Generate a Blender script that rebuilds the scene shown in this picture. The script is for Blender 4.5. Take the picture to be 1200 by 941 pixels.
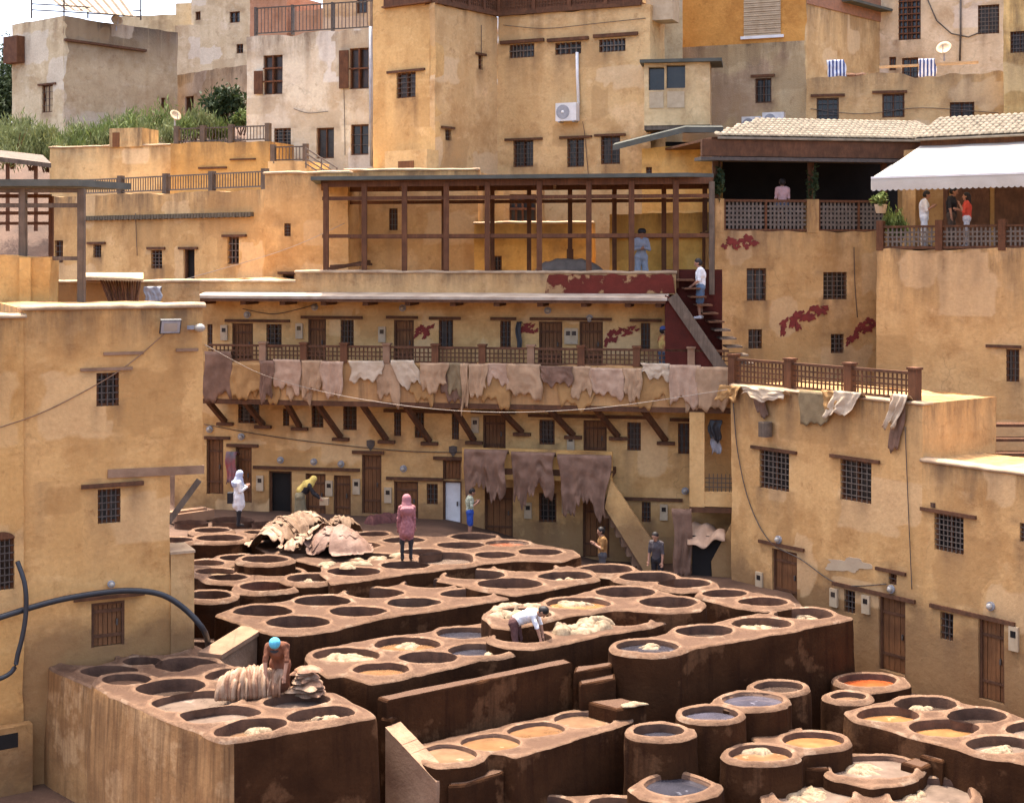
import bpy, bmesh, math, random
import numpy as np
from mathutils import Vector, noise, geometry, Matrix

for o in list(bpy.data.objects): bpy.data.objects.remove(o)
scene = bpy.context.scene
COL = scene.collection
random.seed(7); RNG = np.random.default_rng(7)

# ------------------------------------------------------------------ camera, sky, sun, exposure
FPX, CX, HY, CZ = 1700.0, 600.0, 300.0, 14.0        # photo focal length / horizon in 1200x941 pixels, eye height
cam = bpy.data.cameras.new('camera'); camo = bpy.data.objects.new('camera', cam); COL.objects.link(camo)
camo.location = (0, 0, CZ); camo.rotation_euler = (math.radians(90), 0, 0)
cam.sensor_width = 36; cam.lens = 36*FPX/1200; cam.shift_y = -(470.5-HY)/1200
cam.clip_start = .5; cam.clip_end = 3000
scene.camera = camo
SUN_EL = math.radians(74); SUN_AZ = math.atan2(-.42, .91)
SD = Vector((math.sin(SUN_AZ)*math.cos(SUN_EL), math.cos(SUN_AZ)*math.cos(SUN_EL), math.sin(SUN_EL)))
world = bpy.data.worlds.new('World'); scene.world = world; world.use_nodes = True
wn = world.node_tree.nodes; wl = world.node_tree.links
sky = wn.new('ShaderNodeTexSky'); sky.sky_type = 'NISHITA'; sky.sun_disc = False
sky.sun_elevation = SUN_EL; sky.sun_rotation = SUN_AZ; sky.altitude = 400; sky.dust_density = 7.0; sky.air_density = .7; sky.ozone_density = .4
wl.new(sky.outputs[0], wn['Background'].inputs[0]); wn['Background'].inputs[1].default_value = 0.15
sl = bpy.data.lights.new('sun', 'SUN'); sl.energy = 2.0; sl.angle = math.radians(.5); sl.color = (1, .92, .80)
so = bpy.data.objects.new('sun', sl); COL.objects.link(so); so.location = (-20, 20, 60)
so.rotation_euler = (-SD).to_track_quat('-Z', 'Y').to_euler()
vs = scene.view_settings; vs.view_transform = 'Standard'; vs.look = 'None'; vs.gamma = 1; vs.exposure = 2.35

# ------------------------------------------------------------------ pixel -> place helpers
def PZ(px, py, z):
    Y = FPX*(CZ-z)/(py-HY); return Vector(((px-CX)*Y/FPX, Y, z))
def PY(px, py, Y): return Vector(((px-CX)*Y/FPX, Y, CZ-(py-HY)*Y/FPX))
class Face:                                   # a vertical wall plane, A left, B right as seen from the court
    def __init__(s, A, B):
        s.A = Vector(A[:2]); s.d = (Vector(B[:2])-s.A); s.L = s.d.length; s.d.normalize()
        s.n = Vector((s.d.y, -s.d.x))
    def u(s, px):
        k = (px-CX)/FPX; return (k*s.A.y-s.A.x)/(s.d.x-k*s.d.y)
    def uz(s, px, py):
        u = s.u(px); Y = s.A.y+u*s.d.y; return u, CZ-(py-HY)*Y/FPX
    def w(s, u, z, d=0):
        p = s.A+s.d*u+s.n*d; return Vector((p.x, p.y, z))
    def P(s, px, py, d=0):
        u, z = s.uz(px, py); return s.w(u, z, d)
    def off(s, d): return Face(s.A+s.n*d, s.A+s.n*d+s.d*s.L)
def FP(x0, Y0, x1, Y1): return Face(((x0-CX)*Y0/FPX, Y0), ((x1-CX)*Y1/FPX, Y1))

# ------------------------------------------------------------------ mesh building
class MB:
    def __init__(s): s.v = []; s.f = []; s.m = []
    def add(s, vs, fs, m=0):
        b = len(s.v); s.v += [tuple(v) for v in vs]; s.f += [tuple(b+i for i in f) for f in fs]; s.m += [m]*len(fs); return s
    def hexa(s, p, m=0):                     # 4 bottom, 4 top
        return s.add(p, [(0,3,2,1),(4,5,6,7),(0,1,5,4),(1,2,6,5),(2,3,7,6),(3,0,4,7)], m)
    def box(s, x0, x1, y0, y1, z0, z1, m=0):
        return s.hexa([(x0,y0,z0),(x1,y0,z0),(x1,y1,z0),(x0,y1,z0),(x0,y0,z1),(x1,y0,z1),(x1,y1,z1),(x0,y1,z1)], m)
    def fbox(s, F, u0, u1, z0, z1, d0, d1, m=0):  # box on a wall plane, d outward
        return s.hexa([F.w(u0,z0,d1),F.w(u1,z0,d1),F.w(u1,z0,d0),F.w(u0,z0,d0),F.w(u0,z1,d1),F.w(u1,z1,d1),F.w(u1,z1,d0),F.w(u0,z1,d0)], m)
    def beam(s, a, b, w, h, up=(0,0,1), m=0):
        a = Vector(a); b = Vector(b); d = (b-a).normalized(); up = Vector(up)
        if abs(d.dot(up)) > .98: up = Vector((0,1,0))
        x = d.cross(up).normalized()*(w/2); y = x.cross(d).normalized()*(h/2)
        return s.hexa([a-x-y,a+x-y,b+x-y,b-x-y,a-x+y,a+x+y,b+x+y,b-x+y], m)
    def tube(s, pts, r, n=8, m=0):
        pts = [Vector(p) for p in pts]; V = []; N = len(pts)
        for i, p in enumerate(pts):
            d = (pts[min(i+1,N-1)]-pts[max(i-1,0)]).normalized()
            ref = Vector((0,0,1)) if abs(d.z) < .9 else Vector((1,0,0))
            x = d.cross(ref).normalized(); y = x.cross(d); rr = r[i] if isinstance(r, (list,tuple)) else r
            V += [p+(x*math.cos(t)+y*math.sin(t))*rr for t in [2*math.pi*k/n for k in range(n)]]
        Fs = [(i*n+k, i*n+(k+1)%n, (i+1)*n+(k+1)%n, (i+1)*n+k) for i in range(N-1) for k in range(n)]
        Fs += [tuple(range(n-1,-1,-1)), tuple((N-1)*n+k for k in range(n))]
        return s.add(V, Fs, m)
    def ball(s, c, rx, ry, rz, nu=10, nv=7, m=0):
        c = Vector(c); V = [c+Vector((0,0,-rz))]
        for j in range(1, nv):
            t = -math.pi/2+math.pi*j/nv
            V += [c+Vector((rx*math.cos(t)*math.cos(2*math.pi*i/nu), ry*math.cos(t)*math.sin(2*math.pi*i/nu), rz*math.sin(t))) for i in range(nu)]
        V.append(c+Vector((0,0,rz))); L = len(V)-1
        Fs = [(0, 1+(i+1)%nu, 1+i) for i in range(nu)]
        for j in range(nv-2):
            Fs += [(1+j*nu+i, 1+j*nu+(i+1)%nu, 1+(j+1)*nu+(i+1)%nu, 1+(j+1)*nu+i) for i in range(nu)]
        Fs += [(1+(nv-2)*nu+i, 1+(nv-2)*nu+(i+1)%nu, L) for i in range(nu)]
        return s.add(V, Fs, m)
    def disc(s, F, px, py, r, d0, d1, n=14, m=0):   # short cylinder standing out of a wall
        u, z = F.uz(px, py)
        V = [F.w(u+r*math.cos(2*math.pi*i/n), z+r*math.sin(2*math.pi*i/n), d) for d in (d0, d1) for i in range(n)]
        return s.add(V, [(i,(i+1)%n,n+(i+1)%n,n+i) for i in range(n)]+[tuple(range(n,2*n))], m)

ORG = {}
def link(name, mb, mats, org, smooth=False):
    me = bpy.data.meshes.new(name)
    o3 = np.array(org[:3])
    me.from_pydata([(v[0]-o3[0], v[1]-o3[1], v[2]-o3[2]) for v in mb.v], [], mb.f)
    if not isinstance(mats, (list, tuple)): mats = [mats]
    for m in mats: me.materials.append(m)
    if len(mats) > 1: me.polygons.foreach_set('material_index', mb.m)
    if smooth is True: me.polygons.foreach_set('use_smooth', [True]*len(me.polygons))
    elif smooth: me.polygons.foreach_set('use_smooth', smooth)
    me.update()
    o = bpy.data.objects.new(name, me); COL.objects.link(o); return o
def tag(o, label, cat, group=None):
    o['label'] = label; o['category'] = cat
    if group: o['group'] = group
    return o
def thing(name, label, cat, org, group=None):
    o = bpy.data.objects.new(name, None); COL.objects.link(o); o.location = org; o.empty_display_size = .3
    ORG[o.name] = Vector(org); return tag(o, label, cat, group)
def part(name, mb, mats, parent, smooth=False, label=None):
    org = ORG[parent.name]; o = link(name, mb, mats, org, smooth); o.parent = parent; ORG[o.name] = org
    if label: o['label'] = label
    return o
def solo(name, mb, mats, label, cat, group=None, smooth=False, org=None):
    if org is None:
        a = np.array(mb.v); org = ((a[:,0].min()+a[:,0].max())/2, (a[:,1].min()+a[:,1].max())/2, a[:,2].min())
    o = link(name, mb, mats, org, smooth); o.location = org; ORG[o.name] = Vector(org); return tag(o, label, cat, group)
def struct(name, mb, mats, smooth=False):
    o = link(name, mb, mats, (0,0,0), smooth); o['kind'] = 'structure'; ORG[o.name] = Vector((0,0,0)); return o

# ------------------------------------------------------------------ materials
MATS = {}
def mk(name, col, col2=None, rough=.88, scale=1.2, streak=0, scol=None, sscale=(3,3,.22), fine=.12, bump=.25, bscale=14, spec=.25,
       patch=None, pscale=.5, pth=.58, run=None, base=None, trans=0, objvar=0, grain=None, grime=0, stains=0, wear=None):
    if name in MATS: return MATS[name]
    m = bpy.data.materials.new(name); m.use_nodes = True; nt = m.node_tree; N = nt.nodes; L = nt.links
    b = N['Principled BSDF']; b.inputs['Roughness'].default_value = rough; b.inputs['Specular IOR Level'].default_value = spec
    geo = N.new('ShaderNodeNewGeometry'); pos = geo.outputs['Position']
    def nz(sc, detail=4, vec=None, rough_=.55):
        t = N.new('ShaderNodeTexNoise'); t.inputs['Scale'].default_value = sc; t.inputs['Detail'].default_value = detail
        t.inputs['Roughness'].default_value = rough_
        L.new(vec if vec is not None else pos, t.inputs['Vector']); return t.outputs['Fac']
    def vmul(v):
        t = N.new('ShaderNodeVectorMath'); t.operation = 'MULTIPLY'; L.new(pos, t.inputs[0]); t.inputs[1].default_value = v; return t.outputs[0]
    def mr(x, a, c, d=0., e=1.):
        t = N.new('ShaderNodeMapRange'); t.inputs[1].default_value = a; t.inputs[2].default_value = c; t.inputs[3].default_value = d; t.inputs[4].default_value = e
        L.new(x, t.inputs[0]); return t.outputs[0]
    def mul(a, c):
        t = N.new('ShaderNodeMath'); t.operation = 'MULTIPLY'
        for i, x in enumerate((a, c)):
            if isinstance(x, (int, float)): t.inputs[i].default_value = x
            else: L.new(x, t.inputs[i])
        return t.outputs[0]
    def mix(f, a, c, mode='MIX'):
        t = N.new('ShaderNodeMix'); t.data_type = 'RGBA'; t.blend_type = mode
        for i, x in ((0, f), (6, a), (7, c)):
            if isinstance(x, (int, float)): t.inputs[i].default_value = x
            elif isinstance(x, (tuple, list)): t.inputs[i].default_value = (*x[:3], 1)
            else: L.new(x, t.inputs[i])
        return t.outputs[2]
    col2 = col2 or tuple(c*.72 for c in col)
    c = mix(mr(nz(scale, 6), .35, .68), col, col2)
    if patch: c = mix(mul(mr(nz(pscale, 5, None, .6), pth, pth+.05), .75), c, patch)
    if streak: c = mix(mul(mr(nz(1.0, 4, vmul(sscale), .6), .5, .72), streak), c, scol or tuple(x*.35 for x in col))
    if grime:                                   # worn, hand-patched lime wash: broad darker clouds and small pocks
        c = mix(mul(mr(nz(.62, 10, None, .72), .49, .66), grime), c, tuple(x*q for x, q in zip(col, (.60,.50,.40))))
        c = mix(mul(mr(nz(2.7, 8, None, .75), .56, .70), grime*.9), c, tuple(x*q for x, q in zip(col, (.50,.40,.33))))
        c = mix(mul(mr(nz(1.0, 8, vmul((1.1,1.1,2.4)), .7), .55, .70), grime*.7), c, tuple(min(.8, x*q) for x, q in zip(col, (1.1,1.16,1.3))))
        vo = N.new('ShaderNodeTexVoronoi'); vo.feature = 'DISTANCE_TO_EDGE'; vo.inputs['Scale'].default_value = .42
        wv = N.new('ShaderNodeTexNoise'); wv.inputs['Scale'].default_value = 1.6; wv.inputs['Detail'].default_value = 6; L.new(pos, wv.inputs['Vector'])
        va = N.new('ShaderNodeVectorMath'); va.operation = 'MULTIPLY_ADD'; L.new(wv.outputs['Color'], va.inputs[0]); va.inputs[1].default_value = (.9,.9,.9); L.new(pos, va.inputs[2]); L.new(va.outputs[0], vo.inputs['Vector'])
        c = mix(mul(mul(mr(vo.outputs['Distance'], .010, .002), mr(nz(.5, 3), .52, .66)), .32), c, tuple(x*.3 for x in col))
    if run:                                     # rain runs and soot below a parapet: (ztop, reach, colour, strength)
        sep = N.new('ShaderNodeSeparateXYZ'); L.new(pos, sep.inputs[0])
        g = mr(sep.outputs[2], run[0]-run[1], run[0])
        c = mix(mul(mul(g, mr(nz(1.0, 7, vmul((2.2,2.2,.4) if len(run) < 5 else (5.5,5.5,.14)), .72), run[4] if len(run) > 4 else .38, (run[4] if len(run) > 4 else .38)+.26)), run[3]), c, run[2])
    if base:                                    # splashed dye stains on the lower wall: (z0, reach, colour, strength)
        sep = N.new('ShaderNodeSeparateXYZ'); L.new(pos, sep.inputs[0])
        g = mr(sep.outputs[2], base[0]+base[1], base[0])
        c = mix(mul(mr(mul(g, mr(nz(.9, 6, None, .65), .25, .7, .35, 1.3)), .25, .6), base[3]), c, base[2])
    if wear:                                    # lips rubbed pale by feet and hides, gaps between vats soaked dark
        aw = N.new('ShaderNodeAttribute'); aw.attribute_name = 'wear'
        ad = N.new('ShaderNodeMath'); ad.operation = 'MULTIPLY_ADD'; L.new(nz(3.0, 6, None, .7), ad.inputs[0]); ad.inputs[1].default_value = 1.5; ad.inputs[2].default_value = -.75
        a2 = N.new('ShaderNodeMath'); a2.operation = 'ADD'; L.new(ad.outputs[0], a2.inputs[0]); L.new(aw.outputs['Fac'], a2.inputs[1])
        c = mix(mr(a2.outputs[0], .15, .75), wear, c)
    if stains:                                  # drips below sills and parapets and old repairs, painted on the wall mesh
        at = N.new('ShaderNodeAttribute'); at.attribute_name = 'stain'; at2 = N.new('ShaderNodeAttribute'); at2.attribute_name = 'repair'
        c = mix(mul(mr(at2.outputs['Fac'], .35, .65), .6), c, tuple(min(.8, x*q) for x, q in zip(col, (1.02,1.12,1.4))))
        c = mix(mul(mr(at2.outputs['Fac'], -.35, -.65), .55), c, tuple(x*q for x, q in zip(col, (.62,.56,.50))))
        c = mix(mul(mul(at.outputs['Fac'], mr(nz(5.0, 6, None, .7), .25, .6, .35, 1.0)), stains), c, (.15,.082,.042))
    if fine: c = mix(mr(nz(bscale*1.7, 4), .3, .7, 0, fine), c, tuple(x*.45 for x in col))
    if grain: c = mix(mr(nz(1.0, 5, vmul(grain), .7), .4, .7, 0, .75), c, tuple(x*.4 for x in col))
    if objvar:
        oi = N.new('ShaderNodeObjectInfo'); c = mix(1.0, c, mr_rgb(N, L, oi.outputs['Random'], objvar), 'MULTIPLY')
    L.new(c, b.inputs['Base Color'])
    if bump:
        bp = N.new('ShaderNodeBump'); bp.inputs['Strength'].default_value = bump; bp.inputs['Distance'].default_value = .03
        L.new(nz(bscale, 7, None, .65), bp.inputs['Height']); L.new(bp.outputs[0], b.inputs['Normal'])
    if trans:
        tr = N.new('ShaderNodeBsdfTranslucent'); L.new(c, tr.inputs[0]); ms = N.new('ShaderNodeMixShader'); ms.inputs[0].default_value = trans
        L.new(b.outputs[0], ms.inputs[1]); L.new(tr.outputs[0], ms.inputs[2]); L.new(ms.outputs[0], N['Material Output'].inputs[0])
    MATS[name] = m; return m
def mr_rgb(N, L, x, amt):
    t = N.new('ShaderNodeMapRange'); t.inputs[3].default_value = 1-amt; t.inputs[4].default_value = 1+amt*.4; L.new(x, t.inputs[0])
    return t.outputs[0]

OCH = (.60,.36,.155); SOOT = (.10,.065,.04); RUST = (.34,.17,.06)
def plaster(name, col=OCH, ztop=None, reach=1.2, zbase=None, breach=2, **k):
    q = (1.14,1.04,.86) if col[2]/col[0] < .5 else (1.07,1.03,.88)       # wall colours warmed and lightened to offset the bluish sky fill
    col = tuple(min(.78, c*e) for c, e in zip(col, q))
    kw = dict(col2=(col[0]*.82, col[1]*.78, col[2]*.72), scale=.7, patch=(min(col[0]*1.12,.8), min(col[1]*1.16,.75), min(col[2]*1.3,.7)), pscale=.33, pth=.6,
              streak=.42, scol=(col[0]*.62, col[1]*.5, col[2]*.36), sscale=(1.6,1.6,.16), bump=.75, bscale=6, fine=.25, grime=.82, stains=.95)
    if ztop is not None: kw['run'] = (ztop, reach, SOOT, .85)
    if zbase is not None: kw['base'] = (zbase, breach, (.14,.072,.034), .68)
    kw.update(k); return mk(name, col, **kw)
M_wood = mk('wood_brown', (.165,.066,.027), (.10,.038,.016), rough=.75, scale=3, grain=(18,18,1.2), bump=.3, bscale=30)
M_door = mk('wood_door', (.235,.098,.034), (.13,.052,.019), rough=.7, scale=2, grain=(22,22,.9), bump=.3, bscale=30)
M_beam = mk('wood_beam_dark', (.145,.062,.028), (.08,.036,.017), rough=.8, scale=3, grain=(9,9,3), bump=.3, bscale=30)
M_wgrey = mk('wood_grey', (.175,.125,.085), (.10,.07,.047), rough=.85, scale=3, grain=(20,20,1.2), bump=.3, bscale=30)
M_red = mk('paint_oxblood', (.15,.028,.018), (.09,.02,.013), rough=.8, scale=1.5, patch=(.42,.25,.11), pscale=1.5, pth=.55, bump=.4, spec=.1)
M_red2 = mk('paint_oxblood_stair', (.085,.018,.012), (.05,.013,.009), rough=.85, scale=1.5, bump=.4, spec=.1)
M_redmark = mk('paint_red_mark', (.22,.035,.025), (.15,.025,.02), rough=.8, scale=5, bump=.1)
M_iron = mk('iron_grille', (.10,.078,.062), (.06,.045,.035), rough=.6, scale=9, bump=0, fine=0)
M_irong = mk('iron_pale', (.16,.125,.095), (.10,.075,.055), rough=.55, scale=9, bump=0, fine=0)
M_pane = mk('dark_glass', (.014,.013,.013), (.03,.026,.022), rough=.18, scale=2.5, bump=0, fine=0, spec=.5)
M_pane2 = mk('brown_pane', (.05,.028,.016), (.022,.014,.01), rough=.3, scale=4, bump=0, fine=0, spec=.4); M_pane3 = mk('dusty_pane', (.055,.05,.042), (.02,.018,.016), rough=.35, scale=3, bump=0, fine=0, spec=.4)
M_void = mk('interior_shade', (.02,.016,.013), (.012,.01,.008), rough=.9, bump=0, fine=0)  # near-black colour stands in for the shade inside deep rooms and openings
M_cop = mk('coping_pale', (.46,.33,.20), (.31,.20,.115), scale=2.5, bump=.5, bscale=12, streak=.4, scol=(.24,.16,.10))
M_sheet = mk('tin_sheet', (.46,.38,.29), (.28,.21,.15), rough=.5, scale=1.5, bump=.1, streak=.4, scol=(.2,.13,.09), sscale=(.8,3,1))
M_slate = mk('roof_felt_green_grey', (.105,.105,.085), (.07,.07,.055), rough=.8, scale=2, bump=.2)
M_white = mk('white_paint', (.74,.73,.70), (.62,.60,.56), rough=.6, scale=3, bump=.1)
M_cream = mk('cream_box', (.50,.38,.24), (.40,.29,.17), rough=.6, scale=4, bump=.1)
M_metal = mk('grey_metal', (.34,.34,.35), (.24,.24,.25), rough=.45, scale=5, bump=.05, spec=.5)
M_black = mk('black_rubber', (.018,.018,.02), (.03,.03,.032), rough=.45, bump=.05, spec=.4)
M_bulb = mk('lamp_glass', (.40,.36,.30), (.3,.26,.2), rough=.15, bump=0, fine=0, spec=.6)
M_wire = mk('wire_pale', (.42,.34,.26), rough=.6, bump=0, fine=0)
M_top = mk('vat_rim_clay', (.205,.118,.068), (.115,.060,.032), wear=(.078,.038,.020), scale=2.4, patch=(.265,.178,.115), pscale=1.7, pth=.57, streak=0, bump=.9, bscale=13, fine=.4, grime=.5)
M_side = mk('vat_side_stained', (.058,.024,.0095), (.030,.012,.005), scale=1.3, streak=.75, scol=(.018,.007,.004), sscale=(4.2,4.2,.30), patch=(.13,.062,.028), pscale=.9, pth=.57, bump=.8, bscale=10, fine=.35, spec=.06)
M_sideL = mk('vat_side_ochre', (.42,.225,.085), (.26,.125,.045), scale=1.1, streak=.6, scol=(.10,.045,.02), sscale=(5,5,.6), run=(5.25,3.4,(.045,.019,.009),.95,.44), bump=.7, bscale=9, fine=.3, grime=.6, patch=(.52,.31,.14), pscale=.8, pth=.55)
M_in = mk('vat_lining', (.115,.058,.033), (.055,.026,.015), scale=3, streak=.4, scol=(.03,.018,.012), sscale=(6,6,.6), rough=.7, bump=.5, bscale=22)
def liquid(name, col, rough=.07, murk=1.5):
    return mk(name, col, tuple(c*.6 for c in col), rough=rough*.55, scale=murk*1.6, bump=.10, bscale=4, fine=.05, spec=.6, patch=tuple(min(.6, c*1.5+.05) for c in col), pscale=2.6, pth=.63)
DYE = dict(dark=liquid('dye_and_basin_shade', (.072,.047,.034)), blue=liquid('dye_slate', (.040,.038,.047)), violet=liquid('dye_violet', (.075,.068,.085), .12),  # dark also fills empty basins, their inner shade put into the colour
           brown=liquid('dye_brown', (.235,.12,.055), .2), tan=liquid('dye_tan', (.29,.19,.115), .2), orange=liquid('dye_orange', (.31,.145,.055), .2),
           red=liquid('dye_red', (.40,.085,.025), .15), grey=liquid('dye_grey', (.19,.135,.10), .12), mud=liquid('dye_mud', (.12,.072,.046), .15),
           brick=liquid('dye_brick', (.29,.10,.05), .3), choc=liquid('dye_choc', (.235,.135,.075), .15))
M_lime = mk('limed_hide', (.30,.225,.14), (.15,.095,.052), scale=7, bump=.8, bscale=16, rough=.75, fine=.2)
HID = [mk('hide_tan', (.48,.305,.17), (.32,.19,.10), scale=3, bump=.4, bscale=18, rough=.7, trans=.12),
       mk('hide_pink', (.52,.345,.225), (.36,.215,.13), scale=3, bump=.4, bscale=18, rough=.7, trans=.12),
       mk('hide_mauve', (.24,.135,.085), (.14,.075,.045), scale=3, bump=.4, bscale=18, rough=.7, trans=.1),
       mk('hide_cream', (.62,.49,.34), (.48,.35,.22), scale=3, bump=.4, bscale=18, rough=.7, trans=.15),
       mk('hide_ochre', (.45,.25,.09), (.32,.17,.06), scale=3, bump=.4, bscale=18, rough=.7, trans=.12),
       mk('hide_olive', (.27,.195,.10), (.19,.13,.065), scale=3, bump=.4, bscale=18, rough=.7, trans=.12)]
M_sand = mk('hide_sand', (.22,.137,.08), (.125,.072,.04), scale=4, bump=.4, bscale=16, rough=.75)
M_ground = mk('court_ground', (.12,.066,.040), (.06,.032,.019), scale=.9, bump=.6, bscale=9, rough=.8)
M_stone = mk('stone_slab', (.30,.18,.105), (.19,.105,.058), scale=2, bump=.5, bscale=14)

# ------------------------------------------------------------------ walls with real openings
def lines(a, b, cuts, step):
    xs = sorted(set([a, b]+[c for c in cuts if a < c < b])); out = []
    for p, q in zip(xs[:-1], xs[1:]):
        n = max(1, int(round((q-p)/step))); out += [p+(q-p)*i/n for i in range(n)]
    return out+[b]
def wobble(p, amp):
    return (noise.noise(p*.8)*.7+noise.noise(p*2.3+Vector((7,3,1)))*.3)*amp
def wall_mesh(F, u0, u1, z0, z1, ops, depth, amp=.02, step=.5, topj=.02, reveal=.22):
    topj *= 2; amp *= 1.3
    """plaster sheet with openings cut out, reveals, and the block of masonry behind it"""
    us = lines(u0, u1, [x for o in ops for x in o[:2]], step); zs = lines(z0, z1, [x for o in ops for x in o[2:4]], step)
    mb = MB(); V = {}
    def hole(i, j):
        if i < 0 or j < 0 or i >= len(us)-1 or j >= len(zs)-1: return False
        cu = (us[i]+us[i+1])/2; cz = (zs[j]+zs[j+1])/2
        return any(o[0] < cu < o[1] and o[2] < cz < o[3] for o in ops)
    def vert(i, j, d=0, side=False):
        k = (i, j, d, side)
        if k not in V:
            p = F.w(us[i], zs[j]); w = wobble(p, amp); z = zs[j]
            if j == len(zs)-1: z += noise.noise(p*1.7)*topj+noise.noise(p*.6)*topj
            uj = (noise.noise(Vector((p.x, p.y, z*1.1)))+.4*noise.noise(Vector((p.x, p.y, z*4))))*amp*1.2 if i in (0, len(us)-1) else 0
            V[k] = len(mb.v); mb.v.append(tuple(F.w(us[i]+uj, z, w-d)))
        return V[k]
    sm = []
    def q(*ids, s=False): mb.f.append(ids); mb.m.append(0); sm.append(s)
    for i in range(len(us)-1):
        for j in range(len(zs)-1):
            if hole(i, j): continue
            q(vert(i,j), vert(i+1,j), vert(i+1,j+1), vert(i,j+1), s=True)
            if hole(i+1, j): q(vert(i+1,j,0,3), vert(i+1,j,reveal,3), vert(i+1,j+1,reveal,3), vert(i+1,j+1,0,3))
            if hole(i-1, j): q(vert(i,j+1,0,3), vert(i,j+1,reveal,3), vert(i,j,reveal,3), vert(i,j,0,3))
            if hole(i, j+1): q(vert(i+1,j+1,0,3), vert(i+1,j+1,reveal,3), vert(i,j+1,reveal,3), vert(i,j+1,0,3))
            if hole(i, j-1): q(vert(i,j,0,3), vert(i,j,reveal,3), vert(i+1,j,reveal,3), vert(i+1,j,0,3))
    I, J = len(us)-1, len(zs)-1
    for j in range(J):
        q(vert(0,j,depth,1), vert(0,j,0,1), vert(0,j+1,0,1), vert(0,j+1,depth,1)); q(vert(I,j,0,1), vert(I,j,depth,1), vert(I,j+1,depth,1), vert(I,j+1,0,1))
    for i in range(I): q(vert(i,J,0,2), vert(i+1,J,0,2), vert(i+1,J,depth,2), vert(i,J,depth,2))
    q(vert(I,0,depth), vert(0,0,depth), vert(0,J,depth), vert(I,J,depth))
    mb.attr = wall_marks(F, u0, u1, z0, z1, ops, mb.v); return mb, sm
def wall_marks(F, u0, u1, z0, z1, ops, V):
    """per-vertex stain (drips under openings and from the parapet) and repair (old plaster patches) values"""
    R = random.Random(int(abs(u0*131+z1*977+F.A.x*37))); P = np.array(V); U = (P[:,0]-F.A.x)*F.d.x+(P[:,1]-F.A.y)*F.d.y; Z = P[:,2]; st = np.zeros(len(V)); rp = np.zeros(len(V))
    nu_ = np.array([noise.noise(Vector((a*3.1, 0, z1)))+.6*noise.noise(Vector((a*9, 4, z1))) for a in U])
    for a, b, za, zb in ops:
        m = (U > a-.12) & (U < b+.12) & (Z < za+.02); ln = R.uniform(.35, 1.1)
        st = np.maximum(st, np.where(m, np.exp(-(za-Z)/ln)*np.clip(.45+nu_*.9, 0, 1), 0))
        m = (U > a-.3) & (U < b+.3) & (Z > zb-.02); st = np.maximum(st, np.where(m, np.exp(-(Z-zb)/.18)*.45, 0))
    for i in range(int((u1-u0)*1.5)):
        c = R.uniform(u0, u1); w = R.uniform(.05, .16); ln = R.uniform(.3, 1.0)*min(2.6, (z1-z0)*.5); dz = z1-Z
        st = np.maximum(st, np.exp(-((U-c-.04*np.sin(Z*5+c))/w)**2)*np.clip(1-dz/ln, 0, 1)**.7*R.uniform(.35, .95))
    for i in range(int((u1-u0)*(z1-z0)/7)):
        cu, cz, w, h, v = R.uniform(u0, u1), R.uniform(z0, z1), R.uniform(.3, 1.3), R.uniform(.25, .9), R.choice((1, 1, -1))
        d_ = np.maximum(np.abs(U-cu)/w, np.abs(Z-cz)/h)+nu_*.12+.1*np.sin(U*7+Z*5); rp = np.where(d_ < 1.15, v*np.clip((1.2-d_)*4, 0, 1), rp)
    return st, rp

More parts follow.
